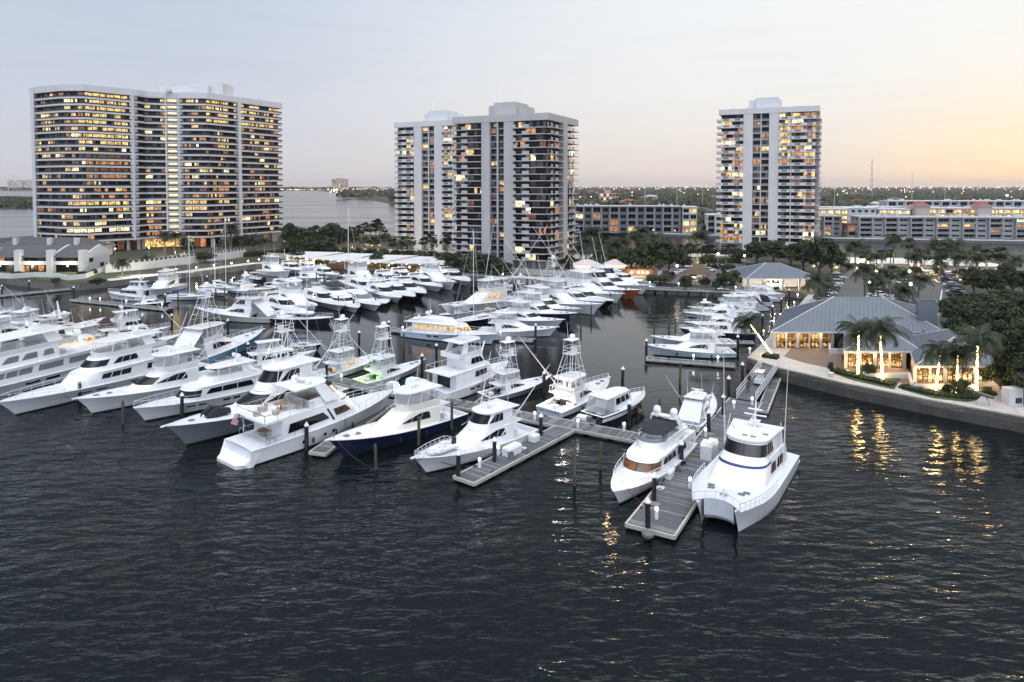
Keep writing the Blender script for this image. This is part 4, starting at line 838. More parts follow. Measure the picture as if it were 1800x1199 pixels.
moor('litmy', MY, (262, 602, 2.4), (18, 646), 'motor_yacht', 'white yacht with golden lit upper saloon and striped funnel mast', cM, upwin=lit_w, upw=((.06, .30),), fly=0, hard=0, mainw=((.05, .33),), k=.8)
r_, l_, f_ = BOATS['litmy']; mb = MB(); z = f_[2]
mb.tube((.36*l_, 0, z), (.35*l_, 0, z+3.2), .5, .3, 8, mi=1, caps=True); mb.tube((.35*l_, 0, z+3.1), (.33*l_, 0, z+6.2), .28, .1, 6)
for i in (0, .5, 1.0): mb.lathe([(.56, 0), (.56, .16)], (.358*l_, 0, z+1.6+i), 8)
mb.build('funnel_mast', [gel, black], r_, smooth=30)
for x, y in ((.30, 1.2), (.42, -1.0), (.46, 1.1), (.27, -1.3)): dome(r_, x*l_, y, z, .62)
lettering(r_, 'Golden Time', (.5*l_, -2.25, f_[1]-.45), .75, (R(90), 0, 0), blue_s, 'side_lettering')
moor('brownw', S, (182, 560, 1.9), (48, 603), 'sport_fisher', 'cream sport fisher with brown lit side window near the left edge', cS, cream=1, bridge='open', win=lit_r, lamp=(60, (1, .75, .4)), rigl=.7)
moor('bluec', S, (80, 566, 1.8), (-60, 612), 'sport_fisher', 'white convertible with dark cockpit canopy and blue bucket at the left edge', cS, bridge='open', covr=canvas, sole_m=None, rigl=.6)
moor('leftm', E, (45, 553, 1.8), (-90, 590), 'express_cruiser', 'white curtained cruiser half cut off by the left edge', cE, glassm=glassg)
moor('archy', MY, (300, 572, 2.1), (170, 606), 'motor_yacht', 'white yacht with raked arch mast and twin domes beyond the golden lit yacht', cM, fly=1, hard=1, k=.75)
moor('jumb', E, (352, 622, 1.6), (225, 660), 'express_cruiser', 'low white cruiser with tender on its cabin top behind the RB yacht', cE, arch=0)
moor('l1', S, (122, 553, 1.8), (0, 592), 'sport_fisher', 'white sport fisher behind the cream one with the brown window', cS, bridge='open', rigl=.6)
moor('l2', E, (24, 544, 1.6), (-90, 572), 'express_cruiser', 'white cruiser nearest the shore at the left edge', cE)
moor('l3', S, (232, 578, 1.8), (100, 622), 'sport_fisher', 'white sport fisher squeezed between the golden lit yacht and the arch mast yacht', cS, bridge='open', rigl=.5)
# --- left basin
moor('sage', S, (345, 541, 2.4), (484, 563), 'sport_fisher', 'big sage hulled sport fisher with varnished transom and sloping white cockpit shade', cS, hm=sage_h, bridge='enclosed', tower=.8, mask=None, covr=canvw, transom=wood_t, rig=0, rails=1)
moor('n1', MY, (190, 513, 2.0), (268, 527), 'motor_yacht', 'white sport yacht with swept dark windows at the far left dock', cM, pilot=0, hard=1, fly=0, k=.8)
moor('n2', S, (250, 515, 1.8), (315, 504), 'sport_fisher', 'white cruiser wrapped in clear curtains beyond the far left dock', cS, rig=0, dom=0)
moor('n3', E, (302, 527, 1.4), (236, 537), 'express_cruiser', 'black hulled open cruiser tied along the far left floating dock', cE, hm=blk_h)
moor('n4', SB, (366, 519, 1.3), (293, 524), 'sailboat', 'white sailboat with blue canvas dodger, leftmost of the three by the promenade', cB, H=17)
moor('n5', SB, (400, 514, 1.3), (352, 512), 'sailboat', 'white sailboat with cream boom cover, middle of the three by the promenade', cB, H=15.5, cover=canvw)
moor('n6', SB, (418, 506, 1.3), (372, 504), 'sailboat', 'white sailboat with the tallest mast, rightmost of the three by the promenade', cB, H=21, cover=canvw)
moor('n7', CC, (434, 512, 1.2), (404, 507), 'console_boat', 'little white open boat with white top beside the tallest sailboat mast', cC)
moor('n9', E, (478, 507, 1.6), (415, 511), 'express_cruiser', 'white flush deck cruiser with lit cabin beside the small centre dock', cE, arch=1, lit=lit_w)
moor('n9b', E, (402, 493, 1.6), (440, 500), 'express_cruiser', 'short white cruiser bow-left in front of the long promenade wall', cE)
moor('n10', CC, (425, 484, 1.2), (462, 493), 'console_boat', 'dark hulled open boat near the promenade corner', cC, hm=blk_h)
moor('n11', E, (527, 497, 1.6), (472, 500), 'express_cruiser', 'long low white open cruiser pointing at the centre basin', cE, arch=0)
moor('n11b', CC, (520, 508, 1.2), (474, 504), 'console_boat', 'white open boat with blue tarp under the long low cruiser', cC, top=canvb)
moor('n12', S, (576, 488, 1.7), (523, 489), 'sport_fisher', 'small white sport fisher in front of the hedge by the carports', cS, bridge='open', rig=0)
moor('n12b', E, (596, 486, 1.5), (552, 481), 'express_cruiser', 'short white cruiser with striped top by the carport hedge', cE, canv=canvw)
moor('n13', S, (510, 482, 1.7), (462, 478), 'sport_fisher', 'white flybridge cruiser closest to the promenade corner', cS, bridge='open', rig=0)
moor('n13b', E, (534, 478, 1.5), (498, 471), 'express_cruiser', 'white cruiser with black canvas top under the promenade wall', cE, canv=canvas)
moor('n13c', E, (560, 478, 1.5), (530, 470), 'express_cruiser', 'white hardtop cruiser under the dark hedge by the carports', cE)
moor('n13d', CC, (545, 496, 1.2), (575, 499), 'console_boat', 'white open boat with three engines bow left beside a wood post', cC, engines=3)
moor('n18a', CC, (632, 482, 1.3), (592, 488), 'console_boat', 'dark blue open boat lying along the promenade by the carports', cC, hm=navy, top=canvas)
moor('n14a', E, (538, 552, 1.6), (468, 530), 'express_cruiser', 'white cruiser with tan canvas cover behind the sage hulled boat', cE, canv=canvt)
moor('n14b', MY, (586, 556, 1.8), (484, 562), 'motor_yacht', 'black hulled commuter yacht with long white deck, nearest of the middle basin', cM, hm=blk_h, pilot=0, hard=0, fly=0, k=.62, mast=0, hullw=0, dinghy=0)
moor('n14c', S, (556, 546, 1.8), (492, 531), 'sport_fisher', 'white sport fisher with black side windows just behind the black commuter yacht', cS, rig=0, bridge='open')
moor('n14d', E, (606, 541, 1.6), (536, 516), 'express_cruiser', 'white cruiser with pale curtained cockpit left of the black framed bimini boat', cE, arch=0)
moor('n14e', MY, (630, 542, 1.7), (568, 516), 'motor_yacht', 'white cruiser with black bimini frame in the middle basin', cM, pilot=0, hard=0, bim=canvas, fly=0, k=.7, mast=0, hullw=0, dinghy=0)
moor('n14f', E, (668, 541, 1.5), (606, 520), 'express_cruiser', 'low white open cruiser with seats uncovered right of the black bimini boat', cE, arch=0, glassm=glassg)
moor('n14g', CC, (678, 533, 1.3), (628, 512), 'console_boat', 'white console boat with outboards in the middle basin', cC)
moor('n15', SB, (640, 512, 1.3), (578, 522), 'sailboat', 'white sailboat whose mast rises in front of the carports', cB, H=24, cover=canvb)
moor('n16', E, (672, 516, 1.6), (612, 497), 'express_cruiser', 'white sedan cruiser with black oval windows in the middle basin', cE)
moor('n17a', E, (705, 526, 1.7), (648, 508), 'express_cruiser', 'pale green hulled cruiser with white cabin in the middle basin', cE, hm=pgreen_h)
moor('n17b', E, (729, 525, 1.6), (670, 505), 'express_cruiser', 'black hulled cruiser right beside the pale green hull', cE, hm=blk_h)
moor('n17c', E, (748, 519, 1.6), (690, 500), 'express_cruiser', 'navy hulled cruiser with blue tarp, rightmost dark hull of the middle basin', cE, hm=navy, canv=canvb)
moor('n17d', E, (778, 507, 1.6), (716, 494), 'express_cruiser', 'white cruiser with pointed foredeck, next to the navy hull', cE)
moor('n17e', S, (666, 500, 1.6), (614, 488), 'sport_fisher', 'white curtained flybridge boat behind the pale green hull', cS, rig=0, bridge='open')
moor('n17f', E, (708, 500, 1.5), (660, 489), 'express_cruiser', 'small white cruiser with blue tinted cabin by the promenade posts', cE, glassm=glassg)
moor('n17g', E, (736, 494, 1.5), (688, 485), 'express_cruiser', 'small white cruiser with dark tarp at the promenade posts', cE, canv=canvas)
moor('n19a', S, (800, 503, 1.8), (738, 490), 'sport_fisher', 'pale sport fisher with green waterline near the dark bushes', cS, rig=0, bridge='open')
moor('n19b', MY, (797, 490, 1.9), (752, 478), 'motor_yacht', 'white yacht with large dark windshield near the dark bushes', cM, pilot=0, hard=1, fly=0, k=.7, mast=0, hullw=0, dinghy=0)
moor('n19c', E, (826, 497, 1.7), (774, 481), 'express_cruiser', 'rightmost white cruiser in front of the dark bushes', cE)
# --- centre row, bows to the right
moor('e1', MY, (876, 586, 2.3), (716, 586), 'motor_yacht', 'classic white yacht with golden lit saloon windows at the end dock', cM, win=lit_w, mainw=((.03, .10), (.115, .18), (.2, .26), (.28, .36)), pilot=0, hard=0, fly=1, k=.86, B=5.2, hm=bluew_h, swim=0, dinghy=1)
moor('e2', S, (980, 574, 2.1), (842, 584), 'sport_fisher', 'white open bridge sport fisher just right of the golden lit yacht', cS, bridge='open', rigl=.6)
moor('e3', S, (990, 563, 2.0), (874, 561), 'sport_fisher', 'white sport fisher with black mask, first behind the open bridge one', cS, bridge='open', mask=glass)
moor('e4', S, (1012, 554, 2.0), (893, 548), 'sport_fisher', 'navy hulled sport fisher with white bow deck in the centre row', cS, bridge='open', mask=glass, hm=navy)
moor('e5', S, (1018, 547, 2.0), (912, 538), 'sport_fisher', 'white sport fisher with black mask tucked behind the navy hulled one', cS, bridge='open', mask=glass)
moor('e6', S, (1056, 541, 2.1), (930, 531), 'sport_fisher', 'white sport fisher with long bow and low tower, middle of the centre row', cS, bridge='open', tower=.7, rigl=.75)
moor('e7', E, (1065, 532, 1.8), (962, 524), 'express_cruiser', 'white cruiser with black canvas cockpit cover in the centre row', cE, canv=canvas)
moor('e8', E, (1080, 531, 1.8), (985, 519), 'express_cruiser', 'black hulled cruiser half hidden in the centre row', cE, hm=blk_h)
moor('e9', S, (1095, 523, 2.0), (985, 512), 'sport_fisher', 'white sport fisher with narrow bow left of the orange bow', cS, bridge='open', rigl=.8)
moor('e10', S, (1125, 514, 2.3), (1008, 507), 'sport_fisher', 'white sport fisher with bright orange bow', cS, bridge='enclosed', mask=glass)
moor('e11', S, (1142, 507, 2.1), (1020, 499), 'sport_fisher', 'white enclosed bridge sport fisher right behind the orange bow', cS, bridge='enclosed', mask=glass)
moor('e12', MY, (1152, 504, 2.1), (1042, 494), 'motor_yacht', 'white yacht with dark bridge windows, farthest of the centre row', cM, k=.75, hard=0, fly=0, dinghy=0, hullw=0)
moor('e13', S, (775, 545, 1.8), (905, 528), 'sport_fisher', 'cream sport fisher with brown lit window behind the golden yacht', cS, cream=1, win=lit_w, rigl=.8)
moor('e14', CC, (772, 552, 1.4), (826, 549), 'console_boat', 'pale blue console boat with white top behind the golden yacht', cC, hm=lblue_h)
moor('e15', SB, (792, 565, 1.4), (880, 555), 'sailboat', 'dark blue sailboat whose mast stands before the middle tower', cB, hm=navy, H=20.5, cover=canvt)
moor('e16', S, (905, 517, 1.8), (985, 527), 'sport_fisher', 'white sport fisher with blue glowing deck lights near the promenade', cS, rigl=.8)
moor('e17', E, (920, 508, 1.6), (986, 516), 'express_cruiser', 'white hardtop cruiser beside the blue glowing deck lights', cE)
moor('e18', S, (868, 521, 1.8), (942, 536), 'sport_fisher', 'tower sport fisher with slanting outriggers in the inner centre row', cS, tower=.9, rigl=.9)
moor('e19', CC, (868, 498, 1.2), (902, 504), 'console_boat', 'white open boat alone by the promenade below the middle tower', cC)
moor('e20', S, (938, 501, 1.8), (1002, 507), 'sport_fisher', 'grey hulled sport fisher stern to the promenade below the middle tower', cS, hm=gray_h, rigl=.9)
r_, l_, f_ = BOATS['e10']; mb = MB(); bd, bw, zs = f_[0]
for s in (1, -1):
    rr = []
    for t in (.84, .88, .92, .95, .975, .99, 1.004):
        z = zs(min(t, 1)); d_, w_ = bd(min(t, 1)), bw(min(t, 1)); rr.append([(t*(l_-.10*l_*(1-f))+.03, s*(y+.03), zz) for f, y, zz in ((.08, w_, .16), (.42, w_+(d_-w_)*.30, z*.46), (.78, w_+(d_-w_)*.68, z*.8), (1, d_, z))])
    mb.loft(rr, False, flip=s < 0)
mb.build('orange_bow', orange_h, r_, smooth=40)
pt_light(BOATS['e16'][0], (3, 0, 3.5), 220, (.5, .7, 1)); pt_light(BOATS['e1'][0], (8, 0, 6.2), 90, (1, .8, .55)); pt_light(BOATS['tri'][0], (-2.5, 3.2, 1.4), 160, (.25, .8, 1))
# --- right-hand slips, bows to the left
moor('w1', S, (1136, 603, 2.2), (1288, 622), 'sport_fisher', 'white sport fisher nearest the palm leaning over the right walkway', cS, bridge='open', hm=bluew_h, rigl=.5)
moor('w2', S, (1147, 589, 2.1), (1290, 606), 'sport_fisher', 'white sport fisher second from the leaning palm, with a tall clear bridge', cS, bridge='open', tower=.6)
moor('w3', E, (1193, 574, 2.0), (1322, 590), 'express_cruiser', 'long navy hulled cruiser with white cabin on the right walkway', cE, hm=navy)
moor('w4', E, (1203, 564, 1.9), (1310, 575), 'express_cruiser', 'black hulled cruiser behind the long navy one on the right walkway', cE, hm=blk_h)
moor('w5', E, (1200, 547, 2.0), (1318, 562), 'express_cruiser', 'navy hulled yacht with white striped side and blue tinted screen', cE, hm=navy, band=gel, glassm=glassg)
moor('w6', S, (1212, 540, 1.9), (1330, 551), 'sport_fisher', 'white sport fisher behind the striped navy yacht', cS, bridge='open', rigl=.5)
moor('w7', S, (1253, 533, 1.9), (1345, 543), 'sport_fisher', 'white sport fisher with grey canvas, midway along the right slips', cS, bridge='open', covr=canvt, rigl=.5)
moor('w8', E, (1262, 525, 1.9), (1352, 535), 'express_cruiser', 'white cruiser with dark cockpit tarp midway along the right slips', cE, canv=canvas)
moor('w9', S, (1276, 519, 1.9), (1364, 527), 'sport_fisher', 'white sport fisher with broad flat hardtop far along the right slips', cS, bridge='open', rig=0)
moor('w10', E, (1290, 513, 1.8), (1372, 520), 'express_cruiser', 'white cruiser with open arch far along the right slips', cE)
moor('w11', MY, (1308, 508, 1.8), (1384, 514), 'motor_yacht', 'white yacht below the pavilion roof at the end of the right slips', cM, k=.65, pilot=0, hard=1, fly=0, mast=0, hullw=0, dinghy=0)
moor('w12', CC, (1330, 505, 1.4), (1374, 508), 'console_boat', 'white open boat with dark top closest to the pavilion', cC, top=canvas)
moor('w13', CC, (1262, 508, 1.3), (1296, 505), 'console_boat', 'white open boat beside the pavilion dock shelter', cC)
def lines(key, ends):
    r_, l_, f_ = BOATS[key]; f_ = f_[0] if isinstance(f_[0], tuple) else f_; M = Matrix.LocRotScale(r_.location, r_.rotation_euler, None).inverted()
    for t, sd_, (u, v), zq in ends:
        a = Vector((t*l_, sd_*(f_[0](t)-.05), f_[2](t)+.08)); b = M @ G(u, v, zq); pts = [a+(b-a)*k+Vector((0, 0, -.5*math.sin(math.pi*k))) for k in [i/8 for i in range(9)]]; m = MB(); m.path(pts, .035, 4); m.build('mooring_line', black, r_)
lines('white_h', [(.93, -1, (836, 818), .6), (.6, -1, (880, 800), .6), (.3, -1, (930, 772), .6), (.95, 1, (661, 826), 2)])
lines('navy', [(.95, -1, (661, 826), 2), (.95, 1, (609, 757), 2)]); lines('cruiser', [(.92, 1, (1149, 889), 1.2), (.4, 1, (1198, 826), 1.2)])
lines('rb', [(.7, -1, (140, 706), 1.6), (.6, -1, (214, 681), 1.6)]); lines('hardt', [(.93, -1, (216, 745), 2)]); lines('longy', [(.3, -1, (539, 791), 1), (.55, -1, (609, 757), 1)])
lines('picnic', [(.5, -1, (1106, 748), 1)]); lines('w1', [(.8, -1, (1160, 632), .6), (.4, -1, (1230, 636), .6)]); lines('asco', [(.9, 1, (1271, 736), 1.2)])
def led(key, x0, x1, y, z, m=lamp_b, name='light_strip'):
    r_, l_, f_ = BOATS[key]; mb = MB(); mb.box(x0*l_, x1*l_, y-.06, y+.06, z, z+.1); mb.build(name, m, r_)
led('e12', .15, .55, -1.6, 5.2); led('n13c', .1, .2, -1.4, 1.9); led('n14b', .1, .16, -1.5, 1.7); led('e2', .25, .5, -1.75, 4.75, glow('soft_blue_strip', (.5, .45, 1), 2.5)); led('n19b', .3, .5, -1, 4.4); led('n17f', .1, .2, -1.2, 1.8); led('hundred', .06, .10, -1.6, 1.2, lamp_y, 'courtesy_lamp'); led('bigs', .30, .36, 1.6, 4.6, lamp_y, 'deck_lamp')
for k_, ts_, sd_ in (('white_h', (.35, .5, .65), -1), ('cruiser', (.3, .5, .7), 1), ('navy', (.4, .6), 1), ('asco', (.3, .55), -1), ('w1', (.3, .5, .7), 1), ('longy', (.35, .5, .62), -1), ('hundred', (.3, .5), -1)):
    r_, l_, f_ = BOATS[k_]; fender_row(r_, f_[0] if isinstance(f_[0], tuple) else f_, l_, ts_, sd_)
# ---------------------------------------------------------------- buildings
white_c = mat('white_concrete', (.60, .60, .61), .8, var=.05, vscale=.15)
grey_c = mat('grey_concrete', (.44, .43, .43), .85, var=.07, vscale=.15)
rail_d = mat('dark_railing', (.03, .03, .035), .5)
rail_g = mat('grey_railing', (.20, .20, .22), .5)
core_d = mat('bronze_facade', (.016, .014, .014), .5, spec=.15)
win_d = mat('tower_glass', (.008, .008, .010), .08, spec=.10)
win_c = mat('curtained_glass', (.032, .028, .027), .3, var=.5, vscale=1.2)
win_b = mat('blind_glass', (.13, .125, .125), .4, var=.2, vscale=1)
lit_g = glow('gold_room', (1, .64, .22), 1.15, 1, (.9, .9, .8)); lit_g2 = glow('bright_room', (1, .78, .42), 1.9, 1, (.8, .8, .8))
lit_o = glow('orange_room', (1, .42, .13), .62, 1, (1.1, 1.1, .9)); lit_d = glow('dim_room', (.8, .28, .14), .20, 1, (1.2, 1.2, 1))
LIT = [lit_g, lit_g, lit_g2, lit_o, lit_o, lit_d]
DARK = [win_d]*6+[win_c, win_c, win_b]
seamm = mat('roof_seam', (.105, .12, .14), .5)
slate_c = mat('slate_grey_render', (.20, .21, .235), .85, var=.06, vscale=.2); mid_c = mat('mid_grey_render', (.36, .375, .39), .85, var=.06, vscale=.2)
roofm = mat('blue_grey_metal_roof', (.155, .178, .205), .5, var=.08, vscale=.4, metal=.25)
roofd = mat('grey_shingle_roof', (.085, .083, .088), .85, var=.15, vscale=.8, bump=.4, bscale=2)
redroof = mat('red_tile_roof', (.28, .08, .05), .8, var=.2, vscale=1)
peach = mat('peach_stucco', (.50, .36, .28), .85, var=.05, vscale=.3); pinkm = mat('pale_pink_stucco', (.58, .48, .45), .85, var=.05, vscale=.3)
thatch = mat('thatch', (.11, .075, .045), .95, var=.3, vscale=2, bump=.6, bscale=6)
woodw = mat('brown_boarding', (.16, .07, .04), .7, var=.2, vscale=2)
def limited(cells, par, name, most=95):
    """countable pieces of a facade: the ones that show largest each a part, what is left one part"""
    cells = sorted(cells, key=lambda c: -c[0]); rest = {}
    for pr, mb, ms in cells[:most]: mb.build(name, ms, par)
    if len(cells) > most:
        ms_all = []; big = MB()
        for pr, mb, ms in cells[most:]:
            idx = []
            for m in ms:
                if m not in ms_all: ms_all.append(m)
                idx.append(ms_all.index(m))
            o = len(big.v); big.v += mb.v; big.f += [tuple(i+o for i in f) for f in mb.f]; big.m += [idx[k] for k in mb.m]
        big.build(name+'_rows', ms_all, par, kind='stuff')
def pane_cell(a, b, z0, z1, nrm, mats, off=.05, gap=.05):
    """one window: a few panes side by side between the ground points a and b"""
    mb = MB(); n = len(mats); ms = []; a = Vector((a[0], a[1], 0)); b = Vector((b[0], b[1], 0)); d = b-a; L = d.length; d = d/L; o = Vector((nrm[0], nrm[1], 0))*off
    for i, m in enumerate(mats):
        p = a+d*(L*i/n+gap)+o; q = a+d*(L*(i+1)/n-gap)+o
        if m not in ms: ms.append(m)
        f = [(p.x, p.y, z0), (q.x, q.y, z0), (q.x, q.y, z1), (p.x, p.y, z1)]
        mb.add(f, [(0, 1, 2, 3)], ms.index(m))
    return mb, ms
def room(rng, p, uni=None):
    r = rng.random()
    if uni: return [uni if rng.random() < .93 else win_c for _ in range(3)]
    if r < p:
        m = rng.choice(LIT); n = rng.choice((2, 3, 3, 4)); return [m if rng.random() < .75 else rng.choice((win_d, win_c, lit_d)) for _ in range(n)]
    return [rng.choice(DARK) for _ in range(rng.choice((2, 3)))]
def slab_tower(name, label, org, ang, W, D, z1, nf, front, right, seed, plit, tone, rail_m, glassy=0, left_b=1, ph=None, hot=()):
    """apartment tower: piers, window strips and balcony bays; x along the front, y into the depth"""
    rng = random.Random(seed); root = empty(name, (*org, 0), ang, label, 'apartment tower', 'apartment towers round the marina'); z0 = LZ+.0; zb = z0+3.4; fh = (z1-2.4-zb)/nf
    mb = MB(); mb.box(.6, W-.6, .6, D-.6, zb, z1-1.2); mb.build('facade', core_d if glassy else core_d, root)
    mb = MB(); mb.box(1.5, W-1.5, 2.2, D-2, z0, zb)
    for x in [W*i/7 for i in range(8)]: mb.box(max(0, x-.5), min(W, x+.5), .4, 1.2, z0, zb)
    mb.build('ground_floor', tone, root)
    roof = MB(); roof.box(-.8, W+.8, -1.0, D+1.0, z1-2.3, z1); roof.box(W*.28, W*.62, D*.25, D*.75, z1, z1+4.2); roof.box(W*.36, W*.60, D*.2, D*.6, z1+.01, z1+5.0); ro = roof.build('roof', tone, root)
    for i in range(5): x = MB(); x.cbox((W*(.1+.17*i), D*.4, z1+.6), (2.2, 1.8, 1.2)); x.build('roof_unit', tone, ro)
    an = MB(); an.tube((W*.34, D*.4, z1+4), (W*.34, D*.4, z1+11), .15, .06, 5); an.build('antenna', metal, ro)
    wins, bals, piers = [], [], []
    def face(T, spec, wdt, hotn):
        for (f0, f1, kind, n) in spec:
            x0, x1 = f0*wdt, f1*wdt
            if kind == 'pier': m = MB(); m.box(x0, x1, -.9, .7, z0, z1+.02, 0, T); m.build('pier', tone, root); continue
            if kind == 'fin': m = MB(); m.box(x0, x1, -.3, .7, zb, z1-2.2, 0, T); m.build('fin', tone, root); continue
            for fl in range(nf):
                zz = zb+fl*fh
                if kind == 'strip':
                    sl = MB(); sl.box(x0, x1, .1, .62, zz-.12, zz+.12, 0, T); sl.box(x0+.1, x1-.1, .2, .5, zz+.15, zz+.85, 1, T); bals.append((1, sl, [tone, rail_m]))
                else:
                    pr = 1.5 if kind == 'bay' else .9; sl = MB(); sl.box(x0, x1, -pr, .62, zz-.16, zz+.12, 0, T)
                    if glassy:
                        for c in ((.30, .52), (0, .10)) if n > 1 else ((.1, .5),): sl.box(x0+(x1-x0)*c[0], x0+(x1-x0)*c[1], -pr+.02, -pr+.14, zz+.13, zz+1.05, 0, T)
                        sl.box(x0+.05, x1-.05, -pr+.05, -pr+.09, zz+.95, zz+1.02, 1, T)
                    else:
                        q = (x1-x0)/max(1, n)
                        for i in range(max(1, n)):
                            a = x0+q*i; sl.box(a, a+q*.26, -pr+.02, -pr+.14, zz+.13, zz+1.1, 0, T); sl.box(a+q*.74, a+q, -pr+.02, -pr+.14, zz+.13, zz+1.1, 0, T); sl.box(a+q*.26, a+q*.74, -pr+.05, -pr+.1, zz+.18, zz+1.0, 1, T); sl.box(a+q*.26, a+q*.74, -pr+.03, -pr+.13, zz+1.0, zz+1.1, 0, T)
                    bals.append((2 if T is Tf else 1.5, sl, [tone, rail_m]))
                q = (x1-x0)/n
                for i in range(n):
                    a = T @ Vector((x0+q*i+.12, .6, 0)); b = T @ Vector((x0+q*(i+1)-.12, .6, 0)); nn = T.to_3x3() @ Vector((0, -1, 0))
                    p = plit*(2.2 if any(h0 <= fl <= h1 and abs((f0+f1)/2-hx) < .22 for h0, h1, hx in hotn) else .8)
                    ms = room(rng, p); c, mm = pane_cell(a, b, zz+.15, zz+fh-.22, nn, ms, .06); wins.append(((5 if any(k in LIT for k in mm) else 1)+(1 if T is Tf else 0)+.1*rng.random(), c, mm))
    Tf = Matrix.Identity(4); face(Tf, front, W, hot)
    Tr = Matrix.Translation((W, 0, 0)) @ Matrix.Rotation(R(90), 4, 'Z'); face(Tr, right, D, ())
    if left_b:
        for fl in range(nf):
            m = MB(); zz = zb+fl*fh; m.box(-1.9, .6, .8, 5.5, zz-.14, zz+.12); m.box(-1.9, -1.78, .8, 5.5, zz+.13, zz+1.05, 1); m.box(-1.9, .5, .8, .92, zz+.13, zz+1.05); bals.append((1.2, m, [tone, rail_m]))
    limited(wins, root, 'window'); limited(bals, root, 'balcony'); return root
a3 = -R(24.6)
fr3 = [(.0, .245, 'bay', 2), (.245, .345, 'pier', 0), (.345, .425, 'strip', 1), (.425, .435, 'fin', 0), (.435, .515, 'strip', 1), (.515, .615, 'pier', 0), (.615, .735, 'bay', 1), (.735, .745, 'fin', 0), (.745, .985, 'bay', 2)]
slab_tower('apartment_tower', 'white slab tower at right with blank vertical piers and railed balconies', (91.5, 300), a3, 38.6, 24, 63, 20, fr3, [(.1, .5, 'bay', 2), (.55, .7, 'pier', 0), (.75, 1, 'bay', 2)], 3, .38, white_c, rail_g, hot=((12, 19, .72), (10, 15, .15), (0, 4, .15)))
slab_tower('apartment_tower', 'pale tower half hidden behind the dark windowed middle tower', (-51.5, 306), a3, 38.6, 24, 58, 20, fr3, [(.1, .9, 'bay', 3)], 5, .40, white_c, rail_g, hot=((11, 19, .72),))
fr2 = [(.0, .31, 'bay', 3), (.31, .40, 'pier', 0), (.40, .47, 'strip', 1), (.47, .485, 'fin', 0), (.485, .555, 'strip', 1), (.555, .655, 'pier', 0), (.655, .99, 'bay', 3)]
slab_tower('apartment_tower', 'middle tower with dark bronze glass, grey piers and small white balconies', (-19.9, 240), -R(25.5), 34.9, 26.6, 53.8, 21, fr2, [(.0, .46, 'bay', 3), (.46, .62, 'pier', 0), (.64, .98, 'bay', 2)], 11, .22, grey_c, rail_d, glassy=1, left_b=0)
